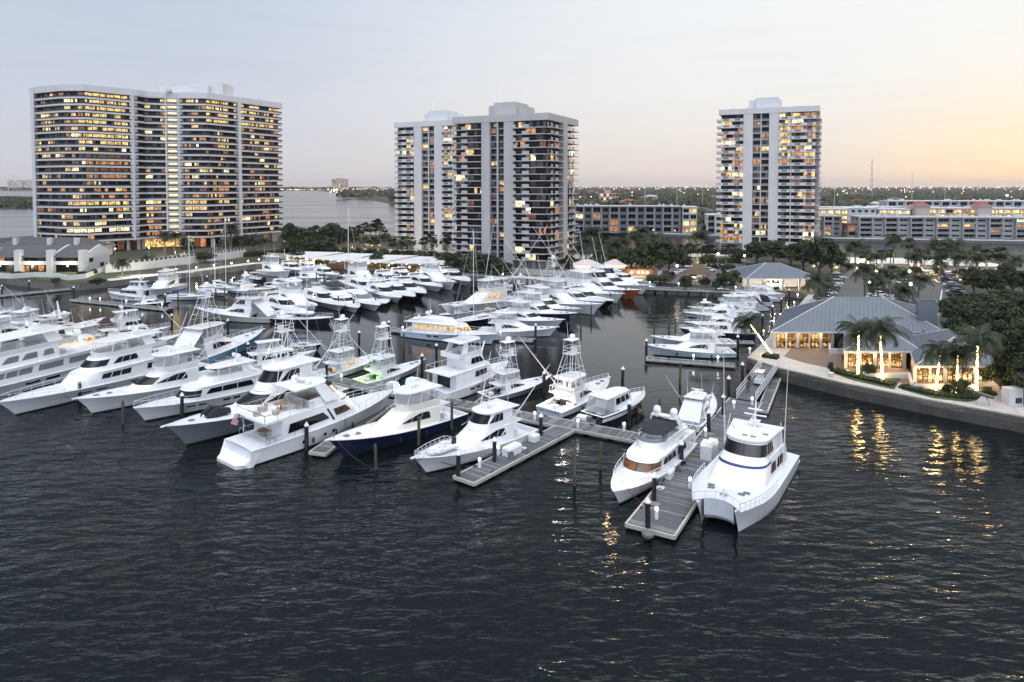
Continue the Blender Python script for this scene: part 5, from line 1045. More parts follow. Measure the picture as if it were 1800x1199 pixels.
# --- the big left tower: two angled wings round a recessed middle
def big_tower():
    rng = random.Random(21); C = Vector((-177, 284, 0))
    root = empty('apartment_tower', C, 0, 'wide curved left tower with long white balcony bands and many gold windows', 'apartment tower', 'apartment towers round the marina')
    F = [(-203.2, 293), (-186, 284.6), (-177, 284), (-164.6, 299), (-163.6, 305), (-149, 310.5), (-147.6, 308.2), (-138, 309), (-118.5, 347), (-134, 365), (-165, 338), (-197, 318)]
    F = [(x-C.x, y-C.y) for x, y in F]
    def off(pg, d):
        n = len(pg); r = []
        for i in range(n):
            p0, p1, p2 = Vector(pg[i-1]), Vector(pg[i]), Vector(pg[(i+1) % n]); a = (p1-p0).normalized(); b = (p2-p1).normalized(); na = Vector((a.y, -a.x)); nb = Vector((b.y, -b.x)); m = (na+nb).normalized(); k = d/max(.45, m.dot(na)); r.append(tuple(p1+m*k))
        return r
    z0, zt, nf = LZ, 71.5, 22; zb = 6.6; fh = (zt-2.6-zb)/nf
    mb = MB(); mb.prism(F, zb, zt-.5); mb.build('facade', core_d, root)
    mb = MB(); mb.prism(off(F, -4), z0, zb)
    mb.build('lobby', woodw, root); g = MB()
    Fi = off(F, -3.9)
    for i in (1, 2, 4, 6, 7):
        a, b = Vector(Fi[i]), Vector(Fi[(i+1) % 12]); n = max(2, int((b-a).length/2.6)); t = (b-a).normalized()
        for k in range(n): c, mm = pane_cell(a+(b-a)*(k/n), a+(b-a)*((k+1)/n), z0+.3, zb-.9, (t.y, -t.x), [lit_g if i == 4 else rng.choice((win_d, win_d, win_d, lit_d, lit_o, lit_g) if i != 7 else (win_d, win_d, lit_d, lit_d))], .05); c.build('lobby_window', mm, root)
    for i in (0, 1, 2, 3, 5, 7, 8):
        a, b = Vector(off(F, -.6)[i]), Vector(off(F, -.6)[(i+1) % 12]); n = max(2, int((b-a).length/5))
        for k in range(n): p = a+(b-a)*(k+.5)/n; c = MB(); c.box(p.x-.5, p.x+.5, p.y-.5, p.y+.5, z0, zb); c.build('column', white_c, root)
    O1 = off(F, 1.7); O2 = off(F, 1.55)
    for fl in range(nf):
        zz = zb+fl*fh; m = MB(); m.prism(O1, zz-.20, zz+.06); m.loft([[(x, y, zz+.05) for x, y in O1], [(x, y, zz+.50) for x, y in O1], [(x, y, zz+.50) for x, y in O2], [(x, y, zz+.06) for x, y in O2]], True)
        m.loft([[(x, y, zz+.50) for x, y in off(F, 1.62)], [(x, y, zz+1.12) for x, y in off(F, 1.62)]], True, 1); m.build('balcony_band', [white_c, rail_d], root)
    r = MB(); r.prism(off(F, 1.9), zt-2.6, zt); r.prism(off(F, 1.5), zt-.02, zt+.25)
    ro = r.build('roof', white_c, root); q = MB(); q.box(16, 38, 30, 42, zt+.2, zt+4); q.box(30, 44, 32, 44, zt+.21, zt+5.6); q.box(33, 36, 36, 40, zt+5.6, zt+6.6); q.build('penthouse', white_c, ro)
    for x, y in ((8, 18), (24, 22), (52, 52), (-14, 16)): u = MB(); u.cbox((x, y, zt+.7), (2, 2, 1.2)); u.build('roof_unit', white_c, ro)
    wins = []
    for e, cw in ((0, 3.3), (1, 3.2), (2, 2.9), (4, 3.1), (6, 3.0), (7, 3.0)):
        a, b = Vector(F[e]), Vector(F[e+1]); d = b-a; n = max(1, round(d.length/cw)); t = d.normalized(); nn = (t.y, -t.x)
        for fl in range(nf):
            zz = zb+fl*fh; runp = rng.random()
            uni = None
            if e in (2,) and 14 <= fl <= 21 and fl not in (13,): uni = lit_g
            if e in (7,) and 18 <= fl <= 21: uni = lit_g
            if e == 2 and 9 <= fl <= 12: uni = lit_o if fl in (11, 9) else lit_d
            if fl in (1, 5) and e in (1, 2): uni = lit_g2 if fl == 1 else lit_g
            if fl in (4, 5) and e in (6,): uni = lit_g
            p = .62 if runp < .22 else .30
            if e == 4 and fl < 6: p = .7
            for i in range(n):
                if (e == 2 and i == n-1) or (e == 7 and i == 4): m = [win_d]; 
                else: m = room(rng, p, uni if (uni and rng.random() < (.9 if e != 7 or i < 4 or i in (5, 6, 8) else .3)) else None)
                p0 = a+t*(d.length*i/n+.12); p1 = a+t*(d.length*(i+1)/n-.12); c, mm = pane_cell(p0, p1, zz+.15, zz+fh-.42, nn, m, .06); wins.append(((5 if any(k in LIT for k in mm) else 1)+rng.random()*.5, c, mm))
    limited(wins, root, 'window')
    for pt, w_ in ((F[3], 1.1), (F[5], 1.0), (F[0], .8)):
        c = MB(); c.box(pt[0]-w_/2-.3, pt[0]+w_/2+.3, pt[1]-2.6, pt[1]+.8, zb-.4, zt-.3); c.build('pier', white_c, root)
    a, b = Vector(F[7]), Vector(F[8]); t = (b-a).normalized(); p = a+t*17; M = Matrix.Translation((p.x, p.y, 0)) @ Matrix.Rotation(math.atan2(t.y, t.x), 4, 'Z'); c = MB(); c.box(-.8, .8, -2.2, .5, zb-.4, zt-.2, 0, M); c.build('pier', white_c, root)
    p = Vector(F[3]); c = MB(); c.box(-9.5, -9.0, 5, 5.6, zb, zt-2.5); M = None
    # lit stair shaft in the recess
    s0, s1 = Vector(F[4])+(Vector(F[5])-Vector(F[4]))*.58, Vector(F[4])+(Vector(F[5])-Vector(F[4]))*.86; t = (s1-s0).normalized(); nn = Vector((t.y, -t.x)); ang = math.atan2(t.y, t.x); M = Matrix.Translation((s0.x, s0.y, 0)) @ Matrix.Rotation(ang, 4, 'Z'); L = (s1-s0).length
    c = MB(); c.box(-.6, 0, -2.3, .3, zb-.4, zt-.4, 0, M); c.box(L, L+2.4, -2.3, .3, zb-.4, zt-.4, 0, M); c.box(-.01, L+.01, -.6, .3, zb-.4, zt-.6, 0, M)
    for fl in range(nf): c.box(.01, L-.01, -2.05, -.61, zb+fl*fh-.2, zb+fl*fh+.55, 0, M)
    st = c.build('stair_shaft', white_c, root)
    for fl in range(nf): c = MB(); c.box(.5, L-.5, -.9, -.62, zb+fl*fh+1.9, zb+fl*fh+2.15, 0, M); c.build('stair_lamp', glow('stair_glow', (1, .66, .22), 5) if 'stair_glow' not in MATS else MATS['stair_glow'], st)
    return root
big_tower()
# --- low apartment blocks
def block_house(name, label, p0, p1, depth, z0, z1, floors, bays, wallm, seed, plit, style='balcony', roof=None, lit=None, cat='apartment block', detail=1, pier=None):
    rng = random.Random(seed); p0, p1 = Vector((*p0, 0)), Vector((*p1, 0)); d = p1-p0; W = d.length; root = empty(name, p0, math.atan2(d.y, d.x), label, cat, 'low apartment blocks across the canal'); fh = (z1-z0-.6)/floors; bw_ = W/bays
    mb = MB(); mb.box(0, W, .5, depth, z0, z1-.4); mb.build('wall', wallm, root)
    mb = MB(); mb.box(-.4, W+.4, -.9 if style == 'balcony' else .1, depth+.4, z1-.45, z1); mb.box(-.2, W+.2, .4, depth, z1, z1+.2)
    ro = mb.build('roof', white_c if roof is None else roof, root)
    for i in range(int(W/6)): m = MB(); m.cbox((rng.uniform(1, W-1), depth*rng.uniform(.25, .8), z1+.6), (rng.uniform(1, 2), 1.4, rng.uniform(.8, 1.5))); m.build('roof_unit', white_c, ro)
    wins, bal = [], []
    for b in range(bays):
        deep = style == 'balcony' and b % 2 == 0 or style == 'corridor'
        if style == 'balcony': m = MB(); m.box(b*bw_-.3, b*bw_+.3, -1.0, .6, z0, z1-.4); m.build('fin', pier or white_c, root)
        for f in range(floors):
            zz = z0+f*fh
            if deep:
                m = MB(); m.box(b*bw_+.31, (b+1)*bw_-.31, -.9, .52, zz-.1, zz+.1); m.box(b*bw_+.31, (b+1)*bw_-.31, -.9, -.82, zz+.12, zz+1.0, 1); bal.append((1, m, [white_c, wallm if style == 'corridor' else rail_g]))
                x0, x1, h0, h1 = b*bw_+.5, (b+1)*bw_-.5, .15, fh-.5; ms = [rng.choice((lit_g, lit_g2, lit_o)) if rng.random() < plit else win_d] * 2
                if lit and rng.random() < lit: ms = [lit_g, lit_g2]
            else:
                x0, x1, h0, h1 = b*bw_+bw_*.22, (b+1)*bw_-bw_*.22, 1.1, fh-.75; ms = [rng.choice((lit_g, lit_o)) if rng.random() < plit*.35 else win_d]*2
            c, mm = pane_cell((x0, .5), (x1, .5), zz+h0, zz+h1, (0, -1), ms, .05); wins.append(((5 if mm[0] in LIT else 1)+rng.random()*.1, c, mm))
        if deep and style == 'corridor':
            pass
    limited(wins, root, 'window'); limited(bal, root, 'balcony')
    for f in range(floors):   # the end wall
        for y in (depth*.25, depth*.65):
            for sx in (0, W): c, mm = pane_cell((sx, y), (sx, y+1.6), z0+f*fh+1.1, z0+f*fh+2.2, ((-1 if sx == 0 else 1), 0), [win_d], .05); c.build('end_window', mm, root)
    return root
block_house('apartment_block', 'long grey four storey block on the canal between the middle and right towers', (38, 412), (101, 408), 14, FZ, 17.6, 4, 12, slate_c, 31, .16, roof=grey_c, pier=mid_c)
block_house('apartment_block', 'white lit end block joined to the long grey canal block', (102, 408), (110.5, 407), 13, FZ, 17.2, 4, 2, white_c, 32, .5, 'corridor')
block_house('apartment_block', 'small white block half hidden behind the right slab tower', (114, 398), (127, 396), 12, FZ, 13, 3, 3, white_c, 33, .3)
block_house('apartment_block', 'longest pale four storey block along the right canal bank', (189, 371), (345, 352), 13, FZ, 13.0, 4, 24, mid_c, 34, .24, roof=grey_c, pier=mid_c)
block_house('apartment_block', 'grey three storey block just right of the slab tower on the canal', (166, 384), (184, 381), 12, FZ, 13.0, 4, 4, slate_c, 35, .35, roof=grey_c, pier=mid_c)
block_house('villa', 'peach house with red roof between two canal blocks', (186, 377), (194, 376), 10, FZ, 8.6, 2, 2, peach, 36, .6, 'corridor', redroof, cat='house')
block_house('apartment_block', 'peach block with glowing open corridors, just right of the slab tower', (190, 430), (211, 428), 12, FZ, 15.2, 4, 5, peach, 37, .7, 'corridor', lit=.6)
block_house('apartment_block', 'plain white block behind the peach roofs near the slab tower', (214, 440), (234, 438), 12, FZ, 15.5, 4, 5, white_c, 38, .15, 'plain')
block_house('apartment_block', 'white villa block with glowing arches in the gap between canal blocks', (237, 440), (256, 438), 12, FZ, 14.8, 4, 4, pinkm, 39, .8, 'corridor', lit=.7)
block_house('apartment_block', 'pale pink corridor block with red hipped towers above the long canal block', (257, 437), (335, 428), 12, FZ, 15.6, 4, 16, peach, 40, .6, 'corridor', lit=.75)
block_house('apartment_block', 'far white four storey block with flat roof above the pink one', (300, 545), (425, 540), 14, FZ, 17.8, 4, 18, white_c, 41, .08)
block_house('apartment_block', 'far white balconied block at the right edge of the horizon houses', (370, 470), (450, 462), 14, FZ, 17.0, 4, 12, white_c, 42, .5, 'corridor', lit=.4)
block_house('apartment_block', 'low pale block with flat roof left of the far white one', (232, 520), (295, 516), 14, FZ, 13.5, 3, 10, white_c, 43, .15, 'plain')
def hip(mb, x0, x1, y0, y1, ze, zr, mi=0, ribs=0, rm=1):
    h = min(x1-x0, y1-y0)/2
    if x1-x0 >= y1-y0: r0, r1 = (x0+h, (y0+y1)/2, zr), (x1-h-.001, (y0+y1)/2, zr)
    else: r0, r1 = ((x0+x1)/2, y0+h, zr), ((x0+x1)/2, y1-h-.001, zr)
    v = [(x0, y0, ze), (x1, y0, ze), (x1, y1, ze), (x0, y1, ze), r0, r1]
    if x1-x0 >= y1-y0: fs = [(0, 1, 5, 4), (1, 2, 5), (2, 3, 4, 5), (3, 0, 4)]
    else: fs = [(0, 1, 4), (1, 2, 5, 4), (2, 3, 5), (3, 0, 4, 5)]
    mb.add(v, fs+[(3, 2, 1, 0)], mi); mb.box(x0-.05, x1+.05, y0-.05, y1+.05, ze-.28, ze-.01, rm)
    if ribs:
        sl = (zr-ze)/h
        for (ax, ay, dx, dy, L, ux, uy) in ((x0, y0, 1, 0, x1-x0, 0, 1), (x1, y0, 0, 1, y1-y0, -1, 0), (x0, y1, 1, 0, x1-x0, 0, -1), (x0, y0, 0, 1, y1-y0, 1, 0)):
            n = int(L/.75)
            for i in range(1, n):
                s = L*i/n; run = min(s, L-s, h); mb.tube((ax+dx*s, ay+dy*s, ze+.02), (ax+dx*s+ux*run, ay+dy*s+uy*run, ze+.02+sl*run), .045, n=4, mi=2)
        for a, b in ((0, 4), (1, 5 if x1-x0 >= y1-y0 else 4), (2, 5), (3, 4 if x1-x0 >= y1-y0 else 5)): mb.tube(v[a], v[b], .10, n=4, mi=rm)
for x, y, l in ((262, 436, 'left'), (298, 431, 'middle'), (331, 427, 'right')):
    r_ = empty('roof_turret', (x, y-1.5, FZ), 0, f'{l} pink turret with red hipped roof on the pink corridor block', 'turret', 'turrets on the pink block'); m = MB(); m.box(-4.5, 4.5, 0, 9, 0, 15.6); m.build('wall', pinkm, r_); m = MB(); hip(m, -5.2, 5.2, -.7, 9.7, 15.6, 18.6); m.build('roof', [redroof, white_c], r_)
# far landmarks on the horizon
def far_tower(name, label, x, y, w_, d, h, seed, m, rows, cols_, cat='tower block'):
    rng = random.Random(seed); r_ = empty(name, (x, y, FZ), 0, label, cat, 'tower blocks on the horizon'); b = MB(); b.box(0, w_, 0, d, 0, h); b.box(w_*.3, w_*.6, d*.2, d*.8, h, h+5); b.build('wall', m, r_); cs = []
    for i in range(rows):
        for j in range(cols_):
            q = rng.random(); mm = glow('far_lit_room', (1, .8, .55), 1.2) if 'far_lit_room' not in MATS else MATS['far_lit_room']; mm = mm if q < .3 else win_c
            c, k = pane_cell((w_*(j+.15)/cols_, 0), (w_*(j+.85)/cols_, 0), h*(i+.3)/rows, h*(i+.85)/rows, (0, -1), [mm], .4, 0); cs.append((q < .3, c, k))
    limited(cs, r_, 'window', 60)
far_tower('tower_block', 'far pale tower block on the left horizon, left one of the pair', -3200, 4330, 95, 40, 62, 51, white_c, 16, 10)
far_tower('tower_block', 'far pale tower block on the left horizon, right one touching its twin', -3095, 4330, 80, 40, 60, 52, pinkm, 16, 9)
far_tower('tower_block', 'lone brick tower block on the horizon between left and middle towers', -1018, 3860, 78, 60, 66, 53, peach, 18, 8)
far_tower('tower_block', 'low peach block right of the lone horizon tower', -640, 2900, 70, 30, 17, 54, peach, 4, 9)
far_tower('tower_block', 'low white block right of the lone horizon tower, beside the dark tree', -560, 3000, 110, 30, 22, 55, white_c, 4, 10)
far_tower('department_store', 'low pale store with glowing front among the far trees behind the canal blocks', 128, 990, 26, 20, 17, 56, peach, 3, 6, 'store')
# lattice mast
def lattice(label, x, y, h, w0):
    r_ = empty('radio_mast', (x, y, FZ), 0, label, 'radio mast'); m = MB(); n = 14
    P_ = lambda k, i: ((w0*(1-k)+.3)*math.cos(i*2.094+.5), (w0*(1-k)+.3)*math.sin(i*2.094+.5), h*k)
    for i in range(3):
        for j in range(n): m.tube(P_(j/n, i), P_((j+1)/n, i), .28, n=4, mi=j % 2); m.tube(P_(j/n, i), P_((j+1)/n, (i+1) % 3), .16, n=3, mi=j % 2); m.tube(P_(j/n, i), P_(j/n, (i+1) % 3), .16, n=3, mi=j % 2)
    m.build('mast', [mat('mast_red', (.35, .10, .08), .6), white_c], r_)
lattice('tall red and white lattice mast on the right horizon', 790, 1500, 88, 3.6)
# --- town houses on the left shore
def town_houses():
    r_ = empty('town_houses', (-171, 222, LZ), 0, 'white town house row with grey pitched roofs and chimneys on left shore', 'town houses'); n = 3; u = 10.4; D = 14
    for i in range(n):
        x0, x1 = i*u, (i+1)*u; m = MB(); m.box(x0+.25, x1-.25, .8, D, 0, 5.2); m.build('wall', core_d, r_)
        m = MB(); m.add([(x0, -.6, 5.0), (x1, -.6, 5.0), (x1, D*.62, 8.0), (x0, D*.62, 8.0), (x1, D+.3, 5.6), (x0, D+.3, 5.6)], [(0, 1, 2, 3), (3, 2, 4, 5)]); m.add([(x0, -.6, 4.8), (x1, -.6, 4.8), (x1, D*.62, 7.8), (x0, D*.62, 7.8)], [(3, 2, 1, 0)]); m.add([(x0, -.6, 4.8), (x1, -.6, 4.8), (x1, -.6, 5.0), (x0, -.6, 5.0)], [(0, 1, 2, 3)]); m.build('roof', roofd, r_)
        m = MB(); m.box(x0+.25, x1-.25, -.8, .8, 2.5, 2.75); m.box(x0+.25, x1-.25, -.82, -.65, 2.5, 3.7); m.build('balcony', white_c, r_)
        rng = random.Random(i)
        for k in range(4):
            for z in (.2, 2.9):
                c, mm = pane_cell((x0+.6+k*2.4, .8), (x0+2.6+k*2.4, .8), z, z+1.9, (0, -1), [lit_o if (i, z) == (1, .2) and k < 3 or (i, z, k) == (0, 2.9, 1) else rng.choice((win_d, win_c))]*2, .05); c.build('window', mm, r_)
    for x in (0, u, 2*u, 3*u):
        dz = 0 if x > u*1.5 else -.6; m = MB(); m.add([(x-.25, -1.2, 0), (x-.25, D, 0), (x-.25, D, 6.0+dz), (x-.25, D*.62, 8.4+dz), (x-.25, -1.2, 5.2+dz), (x+.25, -1.2, 0), (x+.25, D, 0), (x+.25, D, 6.0+dz), (x+.25, D*.62, 8.4+dz), (x+.25, -1.2, 5.2+dz)], [(4, 3, 2, 1, 0), (5, 6, 7, 8, 9), (0, 5, 9, 4), (4, 9, 8, 3), (3, 8, 7, 2)]); m.build('party_wall', white_c, r_)
        m = MB(); m.box(x-.8, x+1.0, -1.5, .6, 0, 7.3); m.build('chimney', white_c, r_)
    for y, z in ((2.5, 3.0), (8.5, .9)): c, mm = pane_cell((3*u+.25, y), (3*u+.25, y+2.2), z, z+1.3, (1, 0), [win_d], .05); c.build('end_window', mm, r_)
    for x in (5, 15.5, 27):
        m = MB(); m.ball((x, -1.5, 2.2), .22); m.build('porch_lamp', lamp_y if x != 27 else lamp_w, r_); pt_light(r_, (x, -2.2, 2.2), 700, (1, .8, .5))
town_houses()
r_ = empty('low_house', (-205, 268, LZ), R(-3), 'long dark roofed house behind the white town houses', 'house'); m = MB(); m.box(0, 40, 0, 14, 0, 4); m.build('wall', concw, r_); m = MB(); hip(m, -1, 41, -1, 15, 4, 7.5); m.build('roof', [roofd, white_c], r_)
for x in (8, 22, 33): m = MB(); m.box(x, x+1.6, 1, 2.4, 4, 7.6); m.build('chimney', concw, r_)
m = MB(); pts = [G(u, v, LZ) for u, v in ((-40, 488), (20, 490), (60, 487), (95, 488), (120, 493), (150, 490), (175, 480), (186, 478))]
for a, b in zip(pts, pts[1:]): m.cbox(((a.x+b.x)/2, (a.y+b.y)/2, LZ+.75), ((b-a).length+.3, .35, 1.5), math.atan2(b.y-a.y, b.x-a.x))
m.build('garden_wall', concw, label='low white garden wall in front of the white town houses', cat='garden wall')
# white wall with a balustrade above the left promenade
pts = [G(u, v, LZ) for u, v in ((186, 480), (250, 474), (330, 464), (432, 451))]; r_ = empty('promenade_wall', pts[0], 0, 'long white wall with posts on top along the left promenade', 'wall'); m = MB(); ps = MB()
for a, b in zip(pts, pts[1:]):
    a = a-pts[0]; b = b-pts[0]; d = b-a; n = int(d.length/1.7); an = math.atan2(d.y, d.x); m.cbox(((a.x+b.x)/2, (a.y+b.y)/2, 1.3), (d.length+.2, .4, 2.6), an)
    for i in range(n): p = a+d*(i+.5)/n; ps.cbox((p.x, p.y, 2.97), (.45, .42, .72), an)
    mm = MB(); mm.cbox(((a.x+b.x)/2, (a.y+b.y)/2, 3.0), (d.length, .06, .5), an); mm.build('fence_panel', rail_d, r_)
m.build('wall', concw, r_); ps.build('post_caps', white_c, r_, kind='stuff')
pts = [G(u, v, LZ) for u, v in ((470, 452), (560, 459), (700, 466), (835, 477), (1000, 487), (1095, 489))]; m = MB()
for a, b in zip(pts, pts[1:]): d = b-a; m.cbox(((a.x+b.x)/2, (a.y+b.y)/2, LZ+.9), (d.length+.2, .4, 1.8), math.atan2(d.y, d.x))
m.build('promenade_wall', conc, label='low grey wall along the promenade in front of the carports and middle tower', cat='wall')
# carports
for i, (q, wh) in enumerate((([(500, 449), (530, 442), (606, 443.5), (545, 453)], 'leftmost, beside the cone shaped tree'), ([(545, 454), (610, 445), (662, 446), (606, 458.5)], 'second from left'), ([(610, 459.5), (664, 447.5), (735, 449), (668, 461)], 'third from left'), ([(672, 462), (736, 450.5), (790, 452), (782, 464)], 'rightmost, beside the dark bushes'))):
    zc = 4.6; pq = [G(u, v, zc) for u, v in q]; c = sum(pq, Vector())/4; r_ = empty('carport', (c.x, c.y, LZ), 0, f'white flat carport roof, {wh}', 'carport', 'carports behind the promenade'); m = MB(); m.prism([(p.x-c.x, p.y-c.y) for p in pq], zc-LZ-.25, zc-LZ); m.build('roof', white_c, r_)
    for p in pq:
        for k in (.12, .5): x = (p-c)*(1-k*.9); s = MB(); s.box(x.x-.12, x.x+.12, x.y-.12, x.y+.12, 0, zc-LZ-.26); s.build('post', white_c, r_)
    a, b = pq[0], pq[3]
    for k in (.15, .38, .6, .85): x = a+(b-a)*k-c; s = MB(); s.cbox((x.x, x.y+1.2, zc-LZ-.36), (.9, .25, .12)); s.build('carport_lamp', lamp_o, r_); pt_light(r_, (x.x, x.y+1.2, zc-LZ-.8), 500, (1, .6, .25))
# --- pavilion, restaurant and waterside bar
def pavilion():
    r_ = empty('pavilion', (63, 183, LZ), 0, 'open pavilion with blue grey hipped roof above the right slips', 'pavilion'); m = MB(); hip(m, 0, 20.5, 0, 17, 3.3, 6.6, ribs=1); m.build('roof', [roofm, white_c, seamm], r_)
    for x in (1, 5.6, 10.2, 14.8, 19.5):
        for y in (1, 16): m = MB(); m.box(x-.22, x+.22, y-.22, y+.22, 0, 3.05); m.build('column', white_c, r_)
    m = MB(); m.box(1.5, 19, 7, 15, 0, 3.0); m.build('wall', concw, r_)
    for x in (3, 8, 12.5, 17): m = MB(); m.cbox((x, 3, 2.85), (1.2, .3, .12)); m.build('ceiling_lamp', lamp_y, r_); pt_light(r_, (x, 2.2, 2.4), 700, (1, .83, .6))
    m = MB(); m.box(9.5, 13, 6.9, 6.99, .1, 2.4); m.build('doorway', glass, r_)
pavilion()
def restaurant():
    def lean(y0):   # the house is skewed to follow the quay
        S_ = Matrix.Identity(4); S_[0][1] = .5; S_[0][3] = -.5*y0
        for o in r_.children:
            if not o.get('k'): o.matrix_parent_inverse = S_; o['k'] = 1
    r_ = empty('restaurant', (45, 97, LZ), 0, 'waterfront restaurant with stepped blue grey metal roofs and warm glazed rooms', 'restaurant')
    X = lambda x: x-45; Y = lambda y: y-97
    m = MB(); hip(m, X(44.3), X(74), Y(116), Y(137), 3.3, 7.6, ribs=1); m.build('roof', [roofm, white_c, seamm], r_); lean(Y(116))
    m = MB(); hip(m, X(50.6), X(62.5), Y(103.4), Y(119.5), 3.05, 5.9, ribs=1); m.build('roof', [roofm, white_c, seamm], r_); lean(Y(103.4))
    m = MB(); hip(m, X(57), X(69.6), Y(95.6), Y(114), 2.85, 5.5, ribs=1); ro = m.build('roof', [roofm, white_c, seamm], r_); lean(Y(95.6))
    m = MB(); m.box(X(59.5), X(63), Y(119), Y(123), 3, 7.9); m.box(X(59.8), X(62.7), Y(119.3), Y(122.7), 7.9, 8.1, 1); m.box(X(60), X(68), Y(108), Y(115.5), 0, 3.9); m.build('plant_room', [roofm, roofd], ro)
    inner = mat('warm_plaster', (.50, .40, .28), .85); tbl = mat('dark_furniture', (.05, .03, .02), .5)
    for (x0, x1, y0, yb, zc, wins, bright) in ((45.6, 55.6, 117.6, 122, 3.0, 5, .45), (51.6, 60.6, 104.6, 112, 2.75, 4, 1.0), (57.8, 68.6, 97.0, 104.5, 2.55, 5, 1.0)):
        m = MB(); m.box(X(x0), X(x1), Y(yb), Y(yb)+.2, 0, zc); m.box(X(x0)-.01, X(x0)+.2, Y(y0)+.3, Y(yb)-.01, 0, zc); m.box(X(x1)-.2, X(x1)+.01, Y(y0)+.3, Y(yb)-.01, 0, zc); m.box(X(x0), X(x1), Y(y0), Y(yb)-.02, .05, .12); m.build('room', inner, r_)
        m = MB(); m.box(X(x0)-.2, X(x1)+.2, Y(y0)-.15, Y(y0)+.25, zc-.35, zc); n = wins; q = (x1-x0)/n
        for i in range(n+1): m.box(X(x0+q*i)-(.28 if i in (0, n) or i % 2 == 0 else .14), X(x0+q*i)+(.28 if i in (0, n) or i % 2 == 0 else .14), Y(y0)-.12, Y(y0)+.22, 0, zc-.36)
        m.build('front_wall', white_c, r_)
        for i in range(n):
            f = MB(); a, b = X(x0+q*i)+.29, X(x0+q*(i+1))-.29; z1 = zc-.37
            for (u0, u1, w0, w1) in ((a, a+.1, .1, z1), (b-.1, b, .1, z1), (a+.1, b-.1, .1, .2), (a+.1, b-.1, z1-.1, z1), ((a+b)/2-.05, (a+b)/2+.05, .2, z1-.1)): f.box(u0, u1, Y(y0)+.02, Y(y0)+.12, w0, w1)
            w_ = f.build('window', black, r_); g = MB(); g.add([(a, Y(y0)+.07, .1), (b, Y(y0)+.07, .1), (b, Y(y0)+.07, z1), (a, Y(y0)+.07, z1)], [(0, 1, 2, 3)]); g.build('pane', MATS['clear_pane'], w_)
        rng = random.Random(int(x0))
        for i in range(int((x1-x0)/1.5)):
            for jy in (1.4, 3.6, 5.6):
                if Y(y0)+jy > Y(yb)-.8: continue
                x = X(x0)+.9+1.5*i+rng.uniform(-.2, .2); m = MB(); m.box(x-.4, x+.4, Y(y0)+jy-.35, Y(y0)+jy+.35, .78, .84); m.tube((x, Y(y0)+jy, .12), (x, Y(y0)+jy, .8), .06)
                for s in (-.62, .62): m.cbox((x+s, Y(y0)+jy, .5), (.35, .4, .1)); m.cbox((x+s*1.3, Y(y0)+jy, .75), (.06, .4, .6)); m.tube((x+s, Y(y0)+jy, .12), (x+s, Y(y0)+jy, .5), .04)
                m.build('dining_set', tbl, r_)
        for i in range(int((x1-x0)/2.2)):
            x = X(x0)+1.2+2.2*i; m = MB(); m.ball((x, Y(y0)+2, zc-.7), .14, 6, 4); m.tube((x, Y(y0)+2, zc-.6), (x, Y(y0)+2, zc), .015, n=3); m.build('pendant_lamp', lamp_y, r_)
        for k in (.25, .75): pt_light(r_, (X(x0+(x1-x0)*k), Y(y0)+2.4, zc-.5), 1500*bright, (1, .66, .32), .3)
        for k in (.2, .5, .8): pt_light(r_, (X(x0+(x1-x0)*k), Y(y0)-.7, zc-.5), 55, (1, .66, .34), .15)
        m = MB()
        for i in range(3): x = X(x0)+1.5+i*3; m.box(x, x+1.6, Y(yb)-.06, Y(yb)-.01, 1.0, 2.0)
        m.build('wall_picture', woodw, r_); lean(Y(y0))
    m = MB(); m.box(X(44.8), X(55), Y(113.2), Y(113.5), 0, 1.0); m.box(X(44.8), X(45.1), Y(113.5), Y(117.4), 0, 1.0); m.build('terrace_wall', white_c, r_)
    m = MB(); m.box(X(50.4), X(50.7), Y(99), Y(104), 0, .9); m.box(X(50.7), X(57.3), Y(98.7), Y(99), 0, .9); m.box(X(57), X(57.3), Y(93.5), Y(98.7), 0, .9); m.box(X(57.3), X(66), Y(93.2), Y(93.5), 0, .9); m.build('terrace_wall', white_c, r_)
    lean(Y(97))
    for p in ((69.2, 97.5), (71.4, 102), (73.9, 107)): m = MB(); m.ball((X(p[0]), Y(p[1]), 2.5), .16); m.build('wall_lamp', lamp_o, r_); pt_light(r_, (X(p[0])+.5, Y(p[1]), 2.4), 260, (1, .6, .28))
pc = bpy.data.materials.new('clear_pane'); pc.use_nodes = True; t_ = pc.node_tree; b_ = t_.nodes['Principled BSDF']; b_.inputs['Base Color'].default_value = (.02, .02, .02, 1); b_.inputs['Roughness'].default_value = .03
mxs = t_.nodes.new('ShaderNodeMixShader'); trn = t_.nodes.new('ShaderNodeBsdfTransparent'); mxs.inputs[0].default_value = .15
t_.links.new(trn.outputs[0], mxs.inputs[1]); t_.links.new(b_.outputs[0], mxs.inputs[2]); t_.links.new(mxs.outputs[0], t_.nodes['Material Output'].inputs[0]); MATS['clear_pane'] = pc
restaurant()
